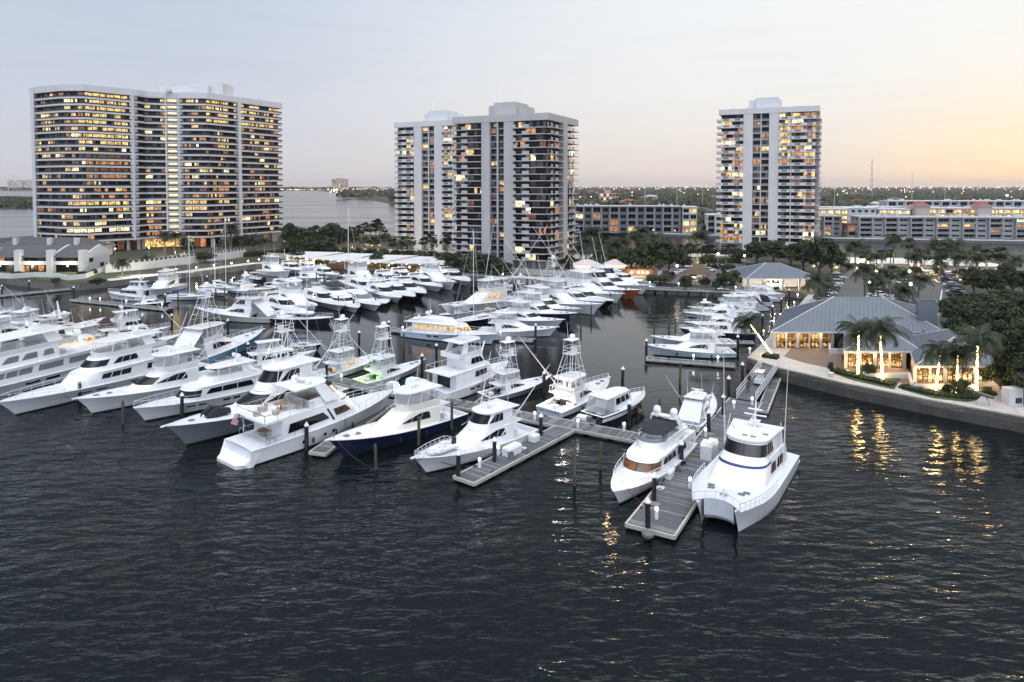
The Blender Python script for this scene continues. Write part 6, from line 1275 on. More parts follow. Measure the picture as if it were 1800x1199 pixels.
def tiki():
    a = G(1078, 490, LZ); r_ = empty('waterside_bar', a, R(-4), 'brown boarded waterside bar with glowing globe lamps in front of the palms', 'bar'); m = MB(); m.box(0, 12.5, 0, .3, 0, 2.9); m.box(0, .3, .3, 8, 0, 2.9); m.box(12.2, 12.5, .3, 8, 0, 2.9); m.build('wall', woodw, r_)
    m = MB(); m.box(-5.5, 12.0, -.9, -.5, -.2, .9); m.build('terrace_wall', concw, r_)
    for x in (5.5, 7.5, 8.8, 10.2): m = MB(); m.ball((x, -.35, 2.0), .28); m.build('globe_lamp', lamp_y, r_); pt_light(r_, (x, -.8, 2.0), 260, (1, .65, .3))
    m = MB(); m.add([(12.9, -2, .3), (14.4, -.5, .3), (14.4, -.5, 2.9), (12.9, -2, 2.6)], [(0, 1, 2, 3)]); m.add([(12.9, -1.95, .3), (14.4, -.45, .3), (14.4, -.45, 2.9), (12.9, -1.95, 2.6)], [(3, 2, 1, 0)]); m.build('screen_board', white_c, r_)
    for x, y, w_ in ((-12, 8, 9), (-2, 10, 7)): m = MB(); hip(m, x, x+w_, y, y+7, 3, 4.6); m.box(x+.5, x+w_-.5, y+.5, y+6.5, 0, 2.7, 1); m.build('roof', [pinkm, white_c], r_); l = MB(); l.box(x+.3, x+w_-.3, y-.15, y-.05, 2.6, 2.72); l.build('eave_lamp', lamp_o, r_); pt_light(r_, (x+w_/2, y-1.5, 2), 200, (1, .7, .45))
tiki()
def thatch_hut(px, label, w_=7):
    a = G(px[0], px[1], LZ); r_ = empty('thatched_hut', a, .2, label, 'hut'); m = MB(); m.lathe([(w_*.62, 2.4), (w_*.45, 3.2), (w_*.22, 4.2), (.05, 5.0)], (0, 0, 0), 12); m.build('roof', thatch, r_, smooth=50)
    for i in range(6): t = i*math.pi/3; m = MB(); m.tube((w_*.45*math.cos(t), w_*.45*math.sin(t), 0), (w_*.45*math.cos(t), w_*.45*math.sin(t), 2.7), .16); m.build('post', concw, r_)
    m = MB(); m.ball((0, 0, 2.2), .3); m.build('lamp', lamp_y, r_); pt_light(r_, (0, 0, 1.9), 1500, (1, .85, .6)); return r_
thatch_hut((1226, 494), 'round thatched hut with glowing white posts by the car park', 7.5)
thatch_hut((1325, 499), 'small dark thatched shelter in front of the pavilion', 4.5)
# ---------------------------------------------------------------- docks, piles and what stands on them
plank = mat('grey_dock_planks', (.115, .112, .108), .8, var=.2, vscale=.8)
t_ = plank.node_tree; b_ = t_.nodes['Principled BSDF']; wv = t_.nodes.new('ShaderNodeTexWave'); wv.inputs['Scale'].default_value = 2.2; wv.inputs['Distortion'].default_value = .6; tcn = t_.nodes.new('ShaderNodeTexCoord'); t_.links.new(tcn.outputs['Object'], wv.inputs['Vector'])
cm_ = t_.nodes.new('ShaderNodeMix'); cm_.data_type = 'RGBA'; cm_.inputs[6].default_value = (.05, .053, .06, 1); cm_.inputs[7].default_value = (.15, .155, .17, 1); t_.links.new(wv.outputs[0], cm_.inputs[0]); t_.links.new(cm_.outputs[2], b_.inputs['Base Color'])
bp_ = t_.nodes.new('ShaderNodeBump'); bp_.inputs['Strength'].default_value = .5; bp_.inputs['Distance'].default_value = .03; t_.links.new(wv.outputs[0], bp_.inputs['Height']); t_.links.new(bp_.outputs[0], b_.inputs['Normal'])
plank2 = mat('paler_dock_planks', (.17, .172, .185), .8, var=.2, vscale=.8)
pilem = mat('black_pile_sleeve', (.016, .017, .022), .45, var=.2, vscale=1); woodp = mat('weathered_post', (.075, .075, .055), .9, var=.35, vscale=2, bump=.5, bscale=5); capm = mat('white_cap', (.78, .78, .78), .4)
def dock(a, b, w_, label, z=.55, name='floating_dock', m=None, za=None):
    p = G(*a, z); q = G(*b, z); d = q-p; d.z = 0; L = d.length; r_ = empty(name, (p.x, p.y, 0), math.atan2(d.y, d.x), label, 'dock', 'docks of the marina')
    t = MB(); t.box(0, L, -w_/2, w_/2, z-.18, z-.04, 2); n = int(L/.34); rp = random.Random(n)
    for i in range(n): t.box(L*i/n+.02, L*(i+1)/n-.02, -w_/2+.1, w_/2-.1, z-.039, z+rp.uniform(-.004, .004), rp.choice((0, 0, 1)))
    t.build('decking', [plank, plank2, black], r_)
    e = MB()
    for s in (1, -1): e.box(-.05, L+.05, s*w_/2-.09, s*w_/2+.09, z-.3, z+.035)
    e.box(-.09, .09, -w_/2, w_/2, z-.3, z+.03); e.build('white_edge', conc, r_)
    n = max(2, int(L/3)); f = MB()
    for i in range(n): f.box(L*(i+.12)/n, L*(i+.88)/n, -w_/2+.15, w_/2-.15, -.4, z-.181)
    f.build('floats', mat('concrete_float', (.10, .10, .10), .9) if 'concrete_float' not in MATS else MATS['concrete_float'], r_)
    if L > 8:
        for i in range(max(2, int(L/6))):
            for s in (1, -1): c = MB(); x = L*(i+.5)/max(2, int(L/6)); c.box(x-.2, x+.2, s*(w_/2-.2)-.05, s*(w_/2-.2)+.05, z+.01, z+.12); c.build('cleat', black, r_)
    return r_, L
D1, D1L = dock((1142, 931), (1311, 703), 4.3, 'right floating pier running from open water to the gangway')
dock((1166, 777), (60, 568), 2.6, 'long main floating walkway between the two rows of big yachts', z=.56)
dock((815, 843), (993, 752), 2.7, 'finger dock with dock boxes beside the white enclosed bridge sport fisher', z=.53)
dock((558, 796), (690, 702), 2.0, 'finger dock between long white yacht and navy sport fisher', z=.52)
dock((1010, 745), (1098, 684), 1.7, 'narrow finger between floodlit sport fisher and black cabin cruiser', z=.5)
dock((835, 716), (905, 660), 1.6, 'narrow finger between tall three level yacht and pale grey sport fisher', z=.5)
dock((655, 694), (720, 640), 1.6, 'narrow finger right of the green lit sport fisher', z=.5)
dock((684, 577), (722, 583), 2.2, 'dock end left of the classic golden lit yacht', z=.55)
dock((800, 588), (938, 597), 2.0, 'low dock below the open bridge sport fisher in the centre row', z=.55)
dock((724, 576), (960, 498), 2.4, 'centre row walkway at the sterns of the right facing boats', z=.55)
dock((130, 526), (300, 543), 2.2, 'free floating dock with white lights at left', z=.55)
dock((-40, 523), (122, 507), 2.2, 'white fringed dock along the town house shore', z=.6)
dock((440, 522), (640, 482), 2.2, 'walkway among the small boats of the middle basin', z=.5)
dock((1137, 629), (1292, 641), 1.7, 'finger dock below the first sport fisher of the right slips', z=.55)
dock((1240, 597), (1325, 601), 1.4, 'finger dock beside the long navy cruiser', z=.55)
dock((1122, 509), (1172, 511), 2.2, 'dock stub at the orange bow', z=.55)
dock((1252, 515), (1300, 517), 2.2, 'dock stub below the boardwalk near the pavilion', z=.55)
dock((1000, 500), (1335, 513), 4.2, 'fixed boardwalk along the far end of the basin', z=1.5, name='boardwalk')
dock((1340, 722), (1364, 664), 1.3, 'narrow service float along the gangway', z=.5)
for u, v in ((1139, 938), (1152, 886), (1201, 823), (1249, 763), (1272, 734)):   # guide plates round the piles
    a = G(u, v, .58)-D1.location; c_, s_ = math.cos(-D1.rotation_euler.z), math.sin(-D1.rotation_euler.z); x, y = a.x*c_-a.y*s_, a.x*s_+a.y*c_; m = MB(); o_ = [(x+.52*math.cos(k*math.pi/4+.39), y+.52*math.sin(k*math.pi/4+.39)) for k in range(8)]; m.prism(o_, .40, .62); m.build('pile_guide', seaw, D1)
# gangway with trussed white sides
p, q = G(1311, 703, .7), G(1354, 643, LZ+.15); d = q-p; Lg = math.hypot(d.x, d.y); r_ = empty('gangway', p, math.atan2(d.y, d.x), 'sloping gangway with white truss railings from pier to shore', 'gangway'); sl = (q.z-p.z)/Lg
m = MB(); m.add([(0, -1.2, 0), (Lg, -1.2, sl*Lg), (Lg, 1.2, sl*Lg), (0, 1.2, 0)], [(0, 1, 2, 3)]); m.add([(0, -1.2, -.12), (Lg, -1.2, sl*Lg-.12), (Lg, 1.2, sl*Lg-.12), (0, 1.2, -.12)], [(3, 2, 1, 0)]); m.build('walkway', plank, r_)
for s in (1, -1):
    m = MB(); n = 22
    for h in (.02, .6, 1.15): m.tube((0, s*1.25, h), (Lg, s*1.25, sl*Lg+h), .05, n=4)
    for i in range(n+1): x = Lg*i/n; m.tube((x, s*1.25, sl*x), (x, s*1.25, sl*x+1.15), .04, n=4)
    m.build('railing', metal, r_)
def pile(black_=True):
    r_ = empty('mooring_pile', (0, 0, 0)); m = MB(); r = .23 if black_ else .17; h = 2.75 if black_ else 3.2
    m.lathe([(r, -1.2), (r, h)], n=10); m.build('post', pilem if black_ else woodp, r_, smooth=40)
    if black_: c = MB(); c.lathe([(r+.05, 0), (r+.05, .1), (.02, .5)], (0, 0, h), 10); c.build('cone_cap', capm, r_, smooth=30)
    return r_
PB, PW = pile(True), pile(False); used_p = {True: 0, False: 0}
def piles(zone, pts, bl, desc=None):
    os_ = []
    for p in pts:
        g = G(p[0], p[1], 0); src = PB if bl else PW
        if not used_p[bl]: used_p[bl] = 1; o = src; o.location = g; o.rotation_euler = (R(random.uniform(-1, 1)), R(random.uniform(-1, 1)), 0)
        else: o = copy_tree(src, g, random.uniform(0, 6), 1 if bl else random.uniform(.85, 1.1), (R(random.uniform(-1.5, 1.5)), R(random.uniform(-1.5, 1.5))))
        os_.append(o)
    row_labels(os_, desc or ('black pile with white cone cap' if bl else 'bare weathered wood post'), zone, 'mooring pile', 'mooring piles')
piles('along the right pier', [(1139, 939), (1149, 889), (1198, 826), (1246, 766), (1271, 736), (1281, 700), (1305, 673)], True)
piles('around the main walkway', [(1094, 682), (1106, 748), (950, 773), (869, 820), (805, 846), (767, 636), (742, 656), (956, 690)], True)
piles('between the front row yachts', [(539, 791), (609, 758), (320, 733), (574, 671), (140, 706), (214, 681)], True)
piles('among the second row of yachts', [(319, 625), (401, 588), (631, 611), (437, 633), (47, 591), (302, 578)], True)
piles('in the left basin', [(242, 528), (51, 512), (290, 538), (130, 524), (4, 521), (412, 505), (364, 503)], True)
piles('at the centre row docks', [(684, 591), (941, 597), (622, 545), (675, 508), (722, 503), (909, 505)], True)
piles('along the right slips', [(1136, 627), (1297, 619), (1321, 596), (1340, 578), (1358, 561), (1373, 546), (1387, 529), (1258, 511), (1160, 507)], True)
piles('in front of the open water', [(1010, 853), (1055, 826), (1160, 750), (661, 826), (736, 782), (794, 754)], False)
piles('beside the front row hulls at left', [(216, 745), (392, 708), (302, 640)], False)
piles('among the second row hulls', [(282, 606), (389, 620), (710, 615)], False)
piles('at the bows of the centre row', [(1021, 576), (1073, 536), (1088, 535), (1039, 560), (1100, 527), (1003, 583)], False)
piles('at the bows of the right slips', [(1187, 589), (1176, 585), (1150, 595), (1195, 675)], False)
piles('among the small boats of the middle basin', [(379, 530), (313, 533), (395, 525), (485, 503), (511, 507), (534, 505), (556, 498), (570, 498), (595, 545), (660, 541), (690, 522), (705, 512)], False)
# dock boxes and lit power pedestals
def boxes(lst):
    for (u, v, l, w_, h, rz, lab) in lst:
        g = G(u, v, .57); r_ = empty('dock_box', (g.x, g.y, .57), R(rz), lab, 'dock box', 'dock boxes'); m = MB(); m.box(-l/2, l/2, -w_/2, w_/2, 0, h*.75); m.build('body', gel, r_); m = MB(); m.loft([[(-l/2-.04, -w_/2-.04, h*.75), (l/2+.04, -w_/2-.04, h*.75), (l/2+.04, w_/2+.04, h*.75), (-l/2-.04, w_/2+.04, h*.75)], [(-l/2+.05, -w_/2+.08, h), (l/2-.05, -w_/2+.08, h), (l/2-.05, w_/2-.08, h), (-l/2+.05, w_/2-.08, h)]], True, cap1=True); m.build('lid', gel, r_)
boxes([(900, 798, 2.2, 1.0, 1.0, 52, 'long white dock box on the finger dock'), (939, 775, 1.0, .9, .8, 52, 'small round shouldered white dock box near the finger dock root'), (1243, 806, 1.2, 1.2, 1.9, 60, 'tall white cabinet beside the catamaran bow'), (1252, 800, 1.2, 1.0, 1.7, 60, 'second white cabinet standing behind the tall one by the catamaran'), (1175, 838, 1.4, .9, .8, 60, 'white dock box on the pier edge beside the lit cruiser'), (727, 692, 1.7, 1.4, 2.2, -30, 'large white utility cabinet on the walkway above the navy boat'), (742, 690, 1.4, 1.2, 1.8, -30, 'shorter white utility cabinet next to the teal glow'), (1024, 738, 1.3, .8, .6, -30, 'blue dock cart shaped box by the floodlit stern'), (690, 690, 1.3, 1.2, 1.5, -30, 'white box by the bow of the long white yacht')])
g = G(1216, 782, .57); r_ = empty('life_ring_stand', g, R(60), 'red and white life ring on a white board at the right pier', 'life ring'); m = MB(); m.box(-.03, .03, -.45, .45, .2, 1.5); m.tube((0, 0, 0), (0, 0, .3), .05); m.build('board', gel, r_); m = MB(); pts = [(.06, .30*math.cos(a), 1.0+.30*math.sin(a)) for a in [2*math.pi*i/12 for i in range(13)]]; m.path(pts, .07, 6); m.build('ring', mat('life_ring_red', (.5, .03, .02), .5), r_)
g = G(1212, 800, .59); r_ = empty('shore_power_cable', g, 0, 'yellow shore power cable lying across the right pier', 'cable'); m = MB(); m.path([(i*.35, .25*math.sin(i*.9)+i*-.12, .03) for i in range(12)], .04, 5); m.build('sheath', mat('yellow_cord', (.55, .38, .03), .5), r_)
for u, v, lab in ((918, 790, 'coiled white hose beside the long dock box'), (1160, 860, 'coiled white hose on the right pier by the lit cruiser')):
    g = G(u, v, .57); r_ = empty('hose_coil', g, 0, lab, 'hose'); m = MB(); m.path([((.28+.004*i)*math.cos(i*.5), (.28+.004*i)*math.sin(i*.5), .03+.004*i) for i in range(40)], .035, 4); m.build('hose', capm, r_)
g = G(898, 806, .57); r_ = empty('dock_bin', g, 0, 'grey round bin next to the long white dock box', 'bin'); m = MB(); m.lathe([(.3, 0), (.36, .6), (.38, .62)], n=10); m.build('body', glassg, r_); m = MB(); m.lathe([(.30, .62), (.001, .66)], n=10); m.build('lid', black, r_)
def pedestals(zone, pts, z, desc='white power pedestal with glowing cap'):
    os_ = []
    for u, v in pts:
        g = G(u, v, z)
        if not PED: r_ = empty('power_pedestal', g); m = MB(); m.lathe([(.17, 0), (.17, .75), (.12, .8)], n=8); m.build('post', gel, r_); c = MB(); c.lathe([(.13, .8), (.14, 1.0), (.02, 1.08)], n=8); c.build('lamp', lamp_w, r_); PED.append(r_); os_.append(r_)
        else: os_.append(copy_tree(PED[0], g))
    row_labels(os_, desc, zone, 'power pedestal', 'lit pedestals')
PED = []
pedestals('on the right pier', [(1154, 912), (1213, 858), (1322, 712), (1240, 768), (1290, 718)], .57)
pedestals('on the main walkway', [(940, 738), (1016, 752), (1097, 758), (886, 740), (700, 688), (600, 670), (480, 647)], .57)
pedestals('on the finger docks', [(876, 800), (843, 822), (708, 583), (1219, 634), (1262, 637), (880, 592)], .57)
pedestals('on the left docks', [(158, 530), (176, 531), (222, 535), (250, 538), (285, 541)], .57)
pedestals('in the middle basin', [(566, 498), (604, 490), (520, 505), (640, 484), (506, 508)], .55)
pedestals('along the boardwalk', [(1142, 502), (1193, 504), (1240, 506), (1293, 510)], 1.55)
pedestals('along the right walkway', [(1402, 524), (1396, 538), (1385, 548), (1372, 560), (1360, 572), (1342, 590), (1318, 622)], LZ+.15)
def globe_posts(zone, pts, z=LZ, h=2.6, lm=None, desc='short lamp post with glowing globe', pw=60, c=(1, .85, .6)):
    os_ = []
    for u, v in pts:
        g = G(u, v, z)
        if h not in GP: r_ = empty('lamp_post', g); m = MB(); m.tube((0, 0, 0), (0, 0, h), .07, .05, 6); m.build('post', conc, r_); k = MB(); k.ball((0, 0, h+.15), .2 if h < 4 else .32); k.build('lamp', lm or lamp_y, r_); GP[h] = r_; os_.append(r_)
        else: os_.append(copy_tree(GP[h], g))
        pt_light(os_[-1], (0, 0, h+.1), pw, c, .2)
    row_labels(os_, desc, zone, 'lamp post', 'lamp posts')
GP = {}
globe_posts('along the left promenade', [(310, 481), (345, 478), (376, 474), (407, 470), (436, 466), (455, 463)], h=1.3, pw=800)
globe_posts('along the promenade before the carports', [(567, 465), (595, 466), (648, 470), (684, 474), (720, 477), (884, 490)], h=1.301, pw=260)
globe_posts('in the right car park', [(1528, 536), (1600, 540), (1540, 512), (1598, 512)], h=5.2, desc='tall lamp post with glaring head', pw=4200)
globe_posts('by the left lot and pavilion', [(1262, 474), (1064, 466), (1190, 500), (1308, 478)], h=5.2001, desc='tall lamp post with glaring head', pw=1600)
globe_posts('around the left tower forecourt', [(203, 452), (262, 450), (500, 438), (535, 440)], h=3.2, desc='lamp post with bright globe', pw=2600)
globe_posts('among the palms behind the car park', [(1508, 470), (1540, 474), (1602, 474), (1650, 477), (1520, 464), (1792, 466)], h=1.4, desc='low garden lamp glowing', pw=3500)
pt_light(None, G(250, 474, 3.2)+Vector((0, -2.5, 0)), 5000, (1, .9, .7), .3).name = 'lamp_light'
# dark canal-bank lamps across the water
globe_posts('on the canal bank across the water', [(1023, 408), (1082, 409), (1148, 411), (1186, 412), (1207, 413)], z=FZ, h=2.2, desc='amber lamp', pw=60, lm=lamp_o)
# ---------------------------------------------------------------- plants
leaf = mat('leaf', (.024, .038, .013), .6, var=.5, vscale=.5, rnd=.35, spec=.3)
leaf2 = mat('light_leaf', (.045, .058, .02), .6, var=.5, vscale=.6, rnd=.3, spec=.3)
frondm = mat('palm_frond', (.026, .039, .014), .5, var=.4, vscale=1, rnd=.3, spec=.4)
bark = mat('bark', (.10, .085, .065), .9, var=.3, vscale=3); pbark = mat('palm_trunk', (.17, .15, .125), .9, var=.25, vscale=3, bump=.5, bscale=6)
litbark = glow('string_lit_trunk', (1, .66, .24), 30, 2, (3.5, 3.5, 3))
def frond(mb, base, az, el, L, droop, w_, n=9):
    p = Vector(base); e = el; pts = [p.copy()]; ds = []
    for i in range(n):
        d = Vector((math.cos(az)*math.cos(e), math.sin(az)*math.cos(e), math.sin(e))); ds.append(d); p = p+d*L/n; pts.append(p.copy()); e -= droop/n*(1+i*.12)
    side = Vector((-math.sin(az), math.cos(az), 0))
    for i in range(n):
        f = (i+.5)/n; ww = w_*(math.sin(math.pi*min(1, f*.9+.12))**.6); q = pts[i+1]-pts[i]
        for k in (0, .5):
            b0 = pts[i]+q*k; b1 = b0+q*.34
            for s in (1, -1):
                t = b0+q*(.9)+side*s*ww+Vector((0, 0, -ww*.55)); mb.add([b0, b1, t+q*.12, t], [(0, 1, 2, 3) if s > 0 else (3, 2, 1, 0)])
    mb.path(pts, .035, 3)
def palm_mesh(kind, seed, H, lean=0, lit=0):
    rng = random.Random(seed); r_ = empty('palm_tree', (0, 0, 0)); m = MB(); n = 10; rings = []
    for i in range(n+1):
        f = i/n; x = lean*f**1.4 if abs(lean) < 3 else lean*f; r = (.24-.10*f)*(.55 if lit else 1)*(1.25 if i == 0 else 1)*(1.1 if kind == 'fan' else 1); rings.append([(x+r*math.cos(a), r*math.sin(a), H*f) for a in [2*math.pi*k/8 for k in range(8)]])
    m.loft(rings, True); m.build('trunk', litbark if lit else pbark, r_, smooth=40); top = (lean, 0, H-.1); c = MB()
    if kind == 'fan':
        for i in range(42):
            az = rng.uniform(0, 6.28); el = math.asin(rng.uniform(-.55, .98)); d = Vector((math.cos(az)*math.cos(el), math.sin(az)*math.cos(el), math.sin(el))); b = Vector(top)+d*rng.uniform(.8, 1.2); s = Vector((-math.sin(az), math.cos(az), 0)); u = d.cross(s); c.tube(top, b, .025, n=3)
            R0 = rng.uniform(.65, .85)
            for k in range(7):
                t = -1.15+2.3*k/6; e = d*math.cos(t)+s*math.sin(t); f = s*math.cos(t)-d*math.sin(t); c.add([b, b+e*R0*.55+f*.13, b+e*R0+u*(-.2), b+e*R0*.55-f*.13], [(0, 1, 2, 3)])
    else:
        for i in range(34):
            az = 2*math.pi*i/34*2.6+rng.uniform(-.2, .2); el = rng.uniform(-.15, 1.4); L = rng.uniform(2.9, 3.9); frond(c, top, az, el, L, rng.uniform(1.1, 2.0), .8)
        for k in range(5): a = k*1.3; c.ball((top[0]+.3*math.cos(a), .3*math.sin(a), top[2]-.25), .14, 5, 3)
    c.build('crown', frondm, r_); return r_
def protos(fn): return fn
PALM = {}
def palms(zone, lst, desc, kind, cat='palm tree', lit=0, up=0):
    """lst: (u base, v base, v crown centre)"""
    os_ = []
    for i, p in enumerate(lst):
        u, v, vt = p[:3]; g = G(u, v, LZ); h = CAM_H-(vt-VH)/FPX*g.y-LZ; kk = (kind, lit, i % 3)
        if kk not in PALM: PALM[kk] = [palm_mesh(kind, i*7+len(kind)+lit, 7.0, (.0, .5, -.5)[i % 3], lit), 0]
        src, n = PALM[kk]; s = max(.35, h/7.0); sx = max(.75, min(1.4, s**.5*1.12)); ck = p[3] if len(p) > 3 else (1.45 if kind == 'fan' else 1.15)
        if n == 0: o = src; o.location = g; o.rotation_euler = (0, 0, random.uniform(0, 6)); o.scale = (sx, sx, s)
        else: o = copy_tree(src, g, random.uniform(0, 6), (sx, sx, s))
        PALM[kk][1] += 1
        for c in o.children:     # keep the crown's own proportions on a taller trunk
            if c.name.startswith('crown'): c.scale = (ck, ck, ck*sx/s); c.location = (0, 0, 6.9*(1-ck*sx/s))
        os_.append(o)
        if up: pt_light(o, (.9, -.9, .5), up, (1, .68, .32), .1)
    row_labels(os_, desc, zone, cat, 'palms round the marina'); return os_
palms('before the restaurant', [(1508, 662, 584, 1.05), (1551, 668, 582, 1.05), (1645, 689, 621, 1.0), (1682, 695, 626, 1.0), (1716, 692, 600, 1.05)], 'coconut palm with glowing wrapped trunk', 'coco', lit=1, up=420)
# the leaning palm over the right walkway
g = G(1358, 624, LZ); o = palm_mesh('coco', 99, 5.6, -4.1, 1); o.location = g; tag(o, 'strongly leaning coconut palm with glowing wrapped trunk by the right walkway', 'palm tree', 'palms round the marina')
palms('on the lawn left of the lit palms', [(1423, 603, 567, .7)], 'small round headed fan palm', 'fan')
palms('between the car park and right slips', [(1436, 540, 496), (1450, 535, 500), (1442, 520, 492)], 'dark coconut palm', 'coco')
palms('inside the right car park', [(1520, 528, 478), (1613, 533, 494), (1543, 540, 497), (1589, 545, 512), (1554, 512, 482), (1591, 510, 481)], 'coconut palm', 'coco')
palms('behind the right car park', [(1503, 472, 432), (1570, 470, 424), (1645, 482, 432), (1677, 482, 432), (1682, 490, 456), (1716, 463, 438), (1783, 487, 458)], 'tall coconut palm', 'coco', up=600)
palms('in the row behind the right car park', [(1437, 468, 445), (1463, 470, 440), (1524, 472, 452), (1550, 474, 449), (1597, 464, 430), (1603, 472, 453), (1625, 473, 450), (1653, 494, 448), (1700, 478, 451), (1734, 480, 450), (1756, 484, 447)], 'round headed fan palm', 'fan', up=400)
palms('right of the middle tower', [(1030, 468, 428), (1046, 458, 410), (1066, 470, 440), (1082, 472, 432), (1093, 470, 428), (1116, 466, 418), (1131, 464, 410), (1234, 462, 416), (1142, 470, 426), (1022, 474, 438), (1056, 478, 448), (1100, 474, 446), (1150, 466, 420)], 'coconut palm', 'coco', up=380)
palms('left of the right slab tower', [(1064, 460, 425), (1202, 460, 440), (1214, 466, 438), (1226, 460, 438), (1241, 466, 440), (1251, 466, 440), (1276, 468, 440), (1288, 460, 438)], 'fan palm', 'fan', up=260)
palms('between the left and middle towers', [(640, 430, 400), (650, 432, 402), (660, 430, 394), (667, 432, 400), (620, 436, 407), (632, 436, 405), (676, 440, 413), (616, 444, 418), (638, 446, 424), (658, 446, 424), (690, 450, 428), (724, 452, 424), (758, 452, 420), (786, 454, 422)], 'fan palm', 'fan', up=420)
palms('uplit behind the carports', [(565, 443, 428), (582, 446, 425), (706, 455, 430), (743, 462, 447), (770, 468, 452)], 'bushy palm', 'coco', up=600)
palms('at the left tower forecourt', [(290, 444, 414), (307, 446, 416), (325, 448, 424), (407, 446, 402), (466, 448, 425), (440, 444, 420), (500, 446, 430), (546, 446, 424), (262, 470, 455), (215, 487, 462)], 'coconut palm', 'coco', up=420)
rr_ = random.Random(12)
palms('by the canal lawn at right', [(1452+i*39+rr_.uniform(-9, 9), 459+i*1.8, 438+i*1.6+rr_.uniform(-4, 6)) for i in range(9)], 'fan palm', 'fan')
palms('along the lit road behind the car park', [(1485+i*58+rr_.uniform(-8, 8), 478+i*2.6, 452+i*2.4+rr_.uniform(-5, 5)) for i in range(5)], 'bushy coconut palm', 'coco', up=300)
palms('by the canal between middle and right towers', [(1014+i*38+rr_.uniform(-6, 6), 456, 434+rr_.uniform(-5, 5)) for i in range(7)], 'fan palm', 'fan')
palms('on the bay side behind the carports', [(515+i*28+rr_.uniform(-5, 5), 436+i*1.1, 414+i*1.4+rr_.uniform(-5, 6)) for i in range(10)], 'fan palm', 'fan')
def tree_mesh(seed, Wd, H, n=2600, q=.42, m=None, trunk=.35):
    rng = random.Random(seed); r_ = empty('tree', (0, 0, 0)); t = MB(); hb = H*trunk; t.lathe([(.32, 0), (.22, hb*.6), (.2, hb)], n=7); cl = []
    for i in range(34):
        a = rng.uniform(0, 6.28); z = rng.uniform(-.6, 1); rr = math.sqrt(max(0, 1-z*z))*rng.uniform(.55, 1); cl.append((Vector((rr*math.cos(a)*Wd*.5*rng.uniform(.8, 1.05), rr*math.sin(a)*Wd*.5*rng.uniform(.8, 1.05), hb+(H-hb)*(.5+.46*z))), rng.uniform(.11, .2)*Wd))
    for c, r in cl[::4]: t.tube((0, 0, hb*.8), c*.8+Vector((0, 0, hb*.15)), .12, .04, 5)
    t.build('trunk', bark, r_); c = MB()
    for i in range(n):
        o, r = rng.choice(cl); d = Vector((rng.gauss(0, 1), rng.gauss(0, 1), rng.gauss(0, 1))).normalized()*r*rng.uniform(.45, 1.05); d.z *= .75; p = o+d; nn = (d.normalized()+Vector((rng.gauss(0, .6), rng.gauss(0, .6), rng.gauss(0, .6)+.4))).normalized(); a = nn.orthogonal().normalized(); b = nn.cross(a); s = q*rng.uniform(.5, 1.1); ang = rng.uniform(0, 3.14); a, b = a*math.cos(ang)+b*math.sin(ang), b*math.cos(ang)-a*math.sin(ang); c.add([p-a*s, p-b*s*.5, p+a*s, p+b*s*.5], [(0, 1, 2, 3)])
    c.build('crown', m or leaf, r_); return r_
TREE = {}
def trees(zone, lst, desc, var='a', cat='tree'):
    """lst: (u base, v base, crown width px, v top)"""
    os_ = []; base = {'a': (6, 7, .3), 'b': (6, 4.6, .12), 'c': (6, 6.2, .1)}[var]
    for i, (u, v, wpx, vt) in enumerate(lst):
        g = G(u, v, LZ); kk = (var, i % 3)
        if kk not in TREE: TREE[kk] = [tree_mesh(ord(var)*3+i, base[0], base[1], 3000, .40 if var != 'c' else .3, leaf2 if (var, i % 3) in (('b', 1),) else leaf, base[2]), 0]
        W_ = wpx/FPX*g.y; H_ = max(1.2, CAM_H-(vt-VH)/FPX*g.y-LZ); s = (W_/base[0], W_/base[0], H_/base[1])
        src, n = TREE[kk]
        if n == 0: o = src; o.location = g; o.rotation_euler = (0, 0, random.uniform(0, 6)); o.scale = s
        else: o = copy_tree(src, g, random.uniform(0, 6), s)
        TREE[kk][1] += 1; os_.append(o)
    row_labels(os_, desc, zone, cat, 'trees and bushes on shore')
trees('right of the middle tower', [(1110, 480, 46, 440), (1160, 490, 62, 424), (1176, 478, 50, 428), (1135, 486, 44, 432), (1190, 470, 40, 436)], 'broad dark tree', 'a')
trees('below the right slab tower', [(1330, 466, 52, 428), (1360, 462, 50, 424), (1390, 468, 56, 430), (1412, 478, 48, 426), (1440, 490, 60, 420), (1462, 484, 46, 434), (1300, 462, 40, 440)], 'dark spreading tree', 'a')
trees('between the left and middle towers', [(510, 440, 34, 396), (528, 440, 40, 402), (556, 440, 46, 398), (584, 440, 50, 396), (604, 444, 40, 404), (535, 446, 40, 424), (568, 448, 46, 424)], 'dark rounded tree', 'a')
trees('before the left tower', [(400, 444, 36, 420), (424, 444, 40, 416), (446, 442, 34, 414), (330, 450, 26, 424), (360, 462, 34, 444), (512, 444, 26, 420)], 'leafy tree', 'a')
trees('beside the carports', [(523, 462, 24, 434), (664, 470, 28, 444)], 'dense cone shaped fig', 'c')
trees('at the foot of the middle tower', [(800, 478, 42, 446), (832, 480, 48, 446), (856, 482, 54, 450), (880, 484, 44, 462), (784, 472, 30, 450), (1000, 476, 30, 452)], 'dark massed bush', 'b')
trees('on the slope right of the car park', [(1712, 522, 40, 474), (1740, 528, 46, 476), (1780, 516, 44, 480), (1768, 500, 34, 466), (1800, 520, 44, 478)], 'mid green tree', 'a')
